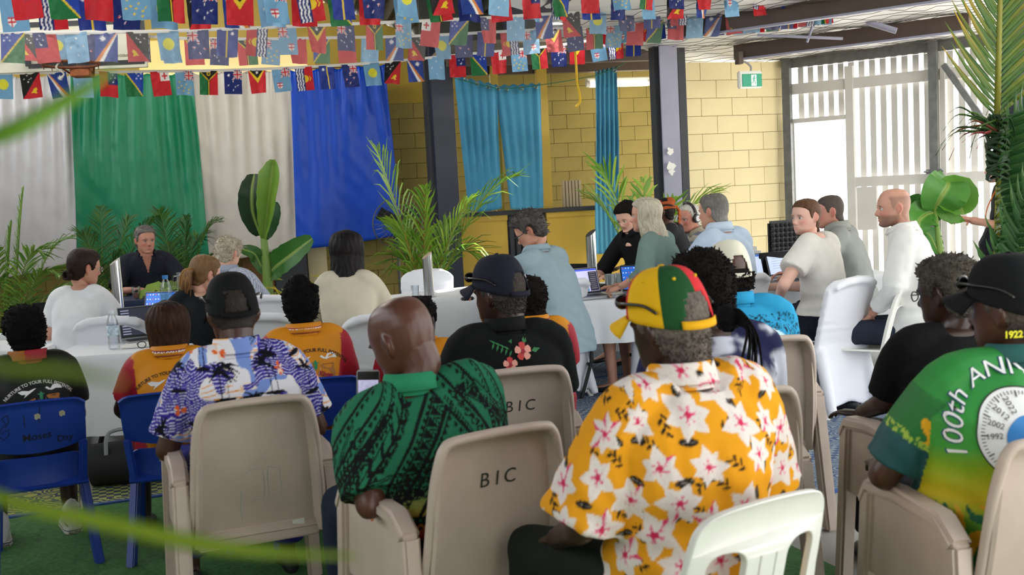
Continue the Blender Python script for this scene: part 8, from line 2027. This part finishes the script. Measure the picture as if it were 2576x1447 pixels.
def laptop(px, d, z, rz, label, kind='blue', w_=0.32, tilt=18, body='#9a9ca0', grp='laptops'):
    """rz: way the user looks (0 away from us)"""
    p = surf(px, d, z); o = empty('laptop', p, R(rz), label, 'laptop', grp); M_b = mat('laptop_' + body, body, 0.4, metal=0.4)
    b = MB(); b.box((0, 0, 0.009), (w_, 0.22, 0.016)); b.build('base', M_b, o, bevel=0.004)
    b = MB(); b.box((0, 0.015, 0.0175), (w_ * 0.88, 0.11, 0.002)); b.build('keyboard', M_black, o)
    T = Matrix.Translation((0, 0.108, 0.016)) @ Matrix.Rotation(R(-tilt), 4, 'X')
    b = MB(); b.box((0, 0.004, 0.105), (w_, 0.008, 0.21), M=T); lid = b.build('lid', M_b, o, bevel=0.003)
    b = MB(); b.box((0, -0.001, 0.107), (w_ * 0.97, 0.003, 0.195), M=T); b.build('bezel', M_black, lid)
    b = MB(); b.box((0, -0.0035, 0.11), (w_ * 0.92, 0.002, 0.175), M=T); b.build('screen', screen_mat(kind), lid)
    def patch(nm, cx, cz, ww, hh, col): q = MB(); q.box((cx, -0.0052, cz), (ww, 0.001, hh), M=T); q.build(nm, mat('px_' + col, col, 0.3, emit=col, estr=0.6), lid)
    if kind == 'blue':
        for i in range(4):
            for j in range(5): patch('icon', -w_ * 0.42 + 0.022 * j, 0.185 - 0.035 * i, 0.008, 0.009, '#d8e2f0' if (i + j) % 3 else '#c85a4a')
    elif kind == 'dark':
        for i in range(10): patch('menu_row', -w_ * 0.36, 0.185 - 0.017 * i, 0.05, 0.006, '#8f95a8')
    elif kind == 'doc':
        patch('tool_bar', 0, 0.188, w_ * 0.9, 0.016, '#3a5fb0')
        for i in range(5): patch('text_line', -0.02, 0.15 - 0.02 * i, w_ * 0.5, 0.004, '#8f9ab8')
    else:
        patch('tool_bar', 0, 0.19, w_ * 0.9, 0.012, '#2f4fd0'); patch('window_pane', 0.0, 0.07, w_ * 0.34, 0.09, '#2a6fb8'); patch('side_list', w_ * 0.33, 0.10, w_ * 0.24, 0.15, '#33303c')
        for i in range(9): patch('list_row', w_ * 0.33, 0.165 - 0.015 * i, w_ * 0.16, 0.004, '#a8a4b0')
    return o
laptop(392, 7.85, 0.745, -8, 'open laptop with a blue desktop beside the speaker bottle', 'blue', 0.30)
laptop(376, 6.75, 0.745, 30, 'open laptop with a dark menu on the near left table', 'dark', 0.30)
laptop(168, 7.75, 0.745, 182, 'black laptop lid seen from behind, left of the dark bun', 'dark', 0.32, 18, '#17181a')
laptop(1487, 8.0, 0.745, 24, 'laptop with split windows before the blazer woman', 'mixed', 0.30)
laptop(1625, 8.05, 0.745, 10, 'laptop with a blue desktop above the rainbow cap', 'blue', 0.30)
laptop(1478, 8.9, 0.745, 150, 'black laptop of the moustached man seen edge on', 'dark', 0.30, 22, '#17181a')
laptop(1912, 8.55, 0.745, 28, 'laptop with a document beside the pale blue shirt', 'doc', 0.30, 14)
laptop(1925, 8.95, 0.745, 205, 'large black laptop lid behind the document screen', 'dark', 0.36, 14, '#202124')
laptop(1996, 8.7, 0.745, 30, 'laptop half hidden by the white linen blouse', 'doc', 0.30, 16)
# papers, phones, cups and oddments on the laptop row
def slab(name, px, d, z, size, rz, m, label, cat, grp=None, bev=0.003): p = surf(px, d, z + size[2] / 2 + 0.001); b = MB(); b.box((0, 0, 0), size); o = b.build(name, m, bevel=bev); o.location = p; o.rotation_euler = (0, 0, R(rz)); return tag(o, label, cat, grp)
M_paper = mat('paper', '#e2e2de', 0.8)
slab('paper_sheet', 1545, 8.3, 0.745, (0.21, 0.297, 0.002), 20, M_paper, 'loose paper sheet by the sage sleeve', 'paper'); slab('book', 1540, 8.5, 0.745, (0.16, 0.22, 0.03), -12, mat('purple_cover', '#2c2450', 0.5), 'dark purple book lying on the laptop row', 'book')
slab('storage_tub', 1555, 8.95, 0.745, (0.20, 0.14, 0.09), 5, mat('frosted_plastic', '#a9b0a8', 0.5), 'frosted plastic tub behind the tumblers', 'tub'); slab('speakerphone', 1176, 8.3, 0.745, (0.10, 0.07, 0.025), 30, M_black, 'small black speakerphone by the blazer woman hand', 'phone', bev=0.01)
slab('mobile_phone', 1950, 8.3, 0.745, (0.075, 0.15, 0.009), 40, M_black, 'black phone lying by the document laptop', 'phone'); slab('foam_plate', 352, 6.55, 0.745, (0.20, 0.18, 0.012), 10, M_white, 'white foam plate under cling film', 'plate')
slab('mixing_desk', 1925, 9.6, 0.745, (0.24, 0.2, 0.10), 10, M_black, 'small black mixing box behind the laptops', 'box'); slab('amplifier', 1880, 9.9, 0.745, (0.22, 0.2, 0.2), 10, mat('pale_case', '#d2d3d2', 0.5), 'pale rounded case behind the pale blue shirt', 'case', bev=0.04)
p = surf(1990, 9.35, 0.745); hc_ = empty('hard_case', p, R(20), 'open black hard case with egg foam lid', 'case'); b = MB(); b.box((0, -0.15, 0.06), (0.42, 0.30, 0.12)); b.build('case_base', M_black, hc_, bevel=0.02); b = MB(); b.box((0, 0.02, 0.28), (0.42, 0.05, 0.34)); ld = b.build('case_lid', M_black, hc_, bevel=0.02)
b = MB()
for i in range(9):
    for j in range(7): b.lathe([(0.022, 0), (0.016, 0.012), (0.006, 0.02)], 6, Matrix.Translation((-0.18 + 0.045 * i, -0.005, 0.15 + 0.043 * j)) @ Matrix.Rotation(R(90), 4, 'X'))
tag(b.build('egg_foam', mat('foam', '#2b2c2e', 0.95), ld), kind='stuff')
for i, (px, dd) in enumerate(((470, 9.3), (400, 9.35), (440, 9.4))):       # leaves laid on the speaker's table
    q0 = surf(px, dd, 0.81); o = empty('table_leaf', q0, R(30 * i - 20), ['broad green leaf by the jug on the navy table', 'curled pale leaf before the speaker', 'small leaf spray between bottle and speaker'][i], 'leaf'); blade_leaf(o, 'blade', [Vector((-0.16, 0, 0.0)), Vector((-0.05, 0.0, 0.07)), Vector((0.06, 0, 0.06)), Vector((0.17, 0.02, 0.005))], 0.075, ['#3a6a24', '#86a83a', '#5a7a2c'][i], '#9ab84a', up=(0, -0.5, 1), fold=0.3)
# spectacles on the near table
p = surf(372, 6.42, 0.75); sg = empty('folded_glasses', p, R(20), 'black framed glasses lying at the table edge', 'glasses'); b = MB()
for s in (-1, 1): b.tube([(s * 0.033 + 0.024 * math.cos(t), 0, 0.02 + 0.02 * math.sin(t)) for t in np.linspace(0, 6.283, 17)], 0.003, 5); b.tube([(s * 0.058, 0, 0.03), (s * 0.06, 0.13, 0.012)], 0.0028, 5)
b.build('frame', M_black, sg)
# chair-leg stack of folded trestles in the kitchen bay
for k in range(6):
    a_, z_ = onwall(1400 + 8 * k, 500, 0.35); b = MB(); b.box((0, 0, 0.17), (0.035, 0.05, 0.34)); b.box((0, 0, 0.335), (0.038, 0.06, 0.02)); o = b.build('folded_trestle', mat('cream_trestle', '#b9a88a', 0.6), bevel=0.004); o.location = RW(a_, 0.75, zc + 0.002); o.rotation_euler = (0, 0, PSI); tag(o, ['leftmost', 'second', 'third', 'fourth', 'fifth', 'rightmost'][k] + ' cream folded trestle standing on the kitchen sill', 'trestle', 'folded trestles on the sill')
# backpack
bp = G(2036, 1045); bk_ = empty('backpack', (bp.x, bp.y, 0), R(60), 'grey and black backpack on the mats behind the beige chairs', 'backpack')
b = MB(); b.rings([[(0.16 * w_ * math.copysign(abs(math.cos(t)) ** 0.6, math.cos(t)), 0.11 * w_ * math.copysign(abs(math.sin(t)) ** 0.6, math.sin(t)), z) for t in np.linspace(0, 2 * math.pi, 25)[:-1]] for z, w_ in ((0.0, 0.85), (0.05, 1.0), (0.22, 1.03), (0.36, 0.92), (0.44, 0.7), (0.48, 0.35))]); b.build('bag', mat('grey_nylon', '#4a4d52', 0.7, bump=0.2, bscale=120), bk_)
b = MB(); b.rings([[(0.12 * w_ * math.copysign(abs(math.cos(t)) ** 0.6, math.cos(t)), -0.12 + 0.05 * w_ * math.copysign(abs(math.sin(t)) ** 0.6, math.sin(t)), z) for t in np.linspace(0, 2 * math.pi, 21)[:-1]] for z, w_ in ((0.03, 0.8), (0.08, 1.0), (0.2, 0.95), (0.24, 0.6))]); b.build('front_pocket', mat('black_nylon', '#1b1c1f', 0.7), bk_)
for s in (-1, 1): b = MB(); b.tube(catmull([(s * 0.07, 0.10, 0.44), (s * 0.09, 0.18, 0.36), (s * 0.10, 0.19, 0.2), (s * 0.12, 0.12, 0.06)], 6), 0.024, 8, flat=0.4); b.build('shoulder_strap', mat('pale_webbing', '#8f9296', 0.7), bk_)
b = MB(); b.tube(catmull([(-0.04, 0.08, 0.46), (0, 0.08, 0.53), (0.04, 0.08, 0.46)], 5), 0.01, 6); b.build('grab_loop', mat('black_nylon', '#1b1c1f'), bk_)
# dark bag on the turf by the palm-shirt man
bp = G(305, 1235); o2 = empty('sports_bag', (bp.x, bp.y + 0.15, 0), R(10), 'black sports bag on the mat left of the palm shirt man', 'bag'); b = MB(); b.rings([[(x_, 0.13 * w_ * math.cos(t), 0.13 + 0.128 * w_ * math.sin(t)) for t in np.linspace(0, 2 * math.pi, 17)[:-1]] for x_, w_ in ((-0.22, 0.6), (-0.2, 0.95), (0, 1.0), (0.2, 0.95), (0.22, 0.6))]); b.build('bag', mat('black_nylon', '#1b1c1f'), o2); b = MB(); b.tube(catmull([(-0.1, -0.1, 0.2), (-0.08, -0.06, 0.32), (0.08, -0.06, 0.32), (0.1, -0.1, 0.2)], 6), 0.011, 6); b.build('handle', mat('pale_webbing', '#8f9296'), o2)
# phone held up by the bald man
hp_ = bald['o'].matrix_basis @ bald['Wr'][-1]; fp_ = P(926, 990, 3.55)
ph = empty('smartphone', fp_, R(24), 'white smartphone showing the meeting, held by the bald man', 'phone'); b = MB(); b.box((0, 0, 0), (0.076, 0.009, 0.155)); b.build('case', mat('phone_white', '#c8c8ca', 0.3), ph, bevel=0.006, seg=3)
b = MB(); b.box((0, -0.005, 0), (0.070, 0.002, 0.145)); b.build('glass_front', M_black, ph); b = MB(); b.box((0, -0.0065, -0.008), (0.066, 0.001, 0.105)); b.build('screen', mat('phone_screen', '#a9a4c0', 0.3, emit='#b5b0d2', estr=0.6, var=0.5, vscale=60), ph); ph.rotation_euler = (R(-8), R(4), R(10))
# unseen batten lamps, added under the roof to brighten tables and drapes
for i, (x, y) in enumerate(((-3.6, 8.2), (-0.6, 9.0), (1.8, 9.6), (-3.2, 11.6), (-0.8, 12.2))):
    l = empty('roof_batten', (x, y, 4.3 if x < 1 else 3.9), R(11), ['roof tube light over the left tables', 'roof tube light over the middle tables', 'roof tube light over the right tables', 'roof tube light before the green drape', 'roof tube light before the blue drape'][i], 'lamp', 'roof tube lights')
    for s in (-1, 1): b = MB(); b.tube([(-0.6, s * 0.05, 0), (0.6, s * 0.05, 0)], 0.016, 8); b.build('tube', mat('roof_tube', '#ffffff', 0.5, emit='#fff8ee', estr=95.0), l)
    b = MB(); b.box((0, 0, 0.045), (1.28, 0.16, 0.05)); b.build('batten', M_white, l, bevel=0.006)
    for s in (-1, 1): b = MB(); b.tube([(s * 0.5, 0, 0.07), (s * 0.5, 0, 1.0)], 0.004, 5); b.build('hanger_wire', M_wire, l)
for m_ in [m_ for m_ in bpy.data.meshes if m_.users == 0]: bpy.data.meshes.remove(m_)
bpy.context.view_layer.update()
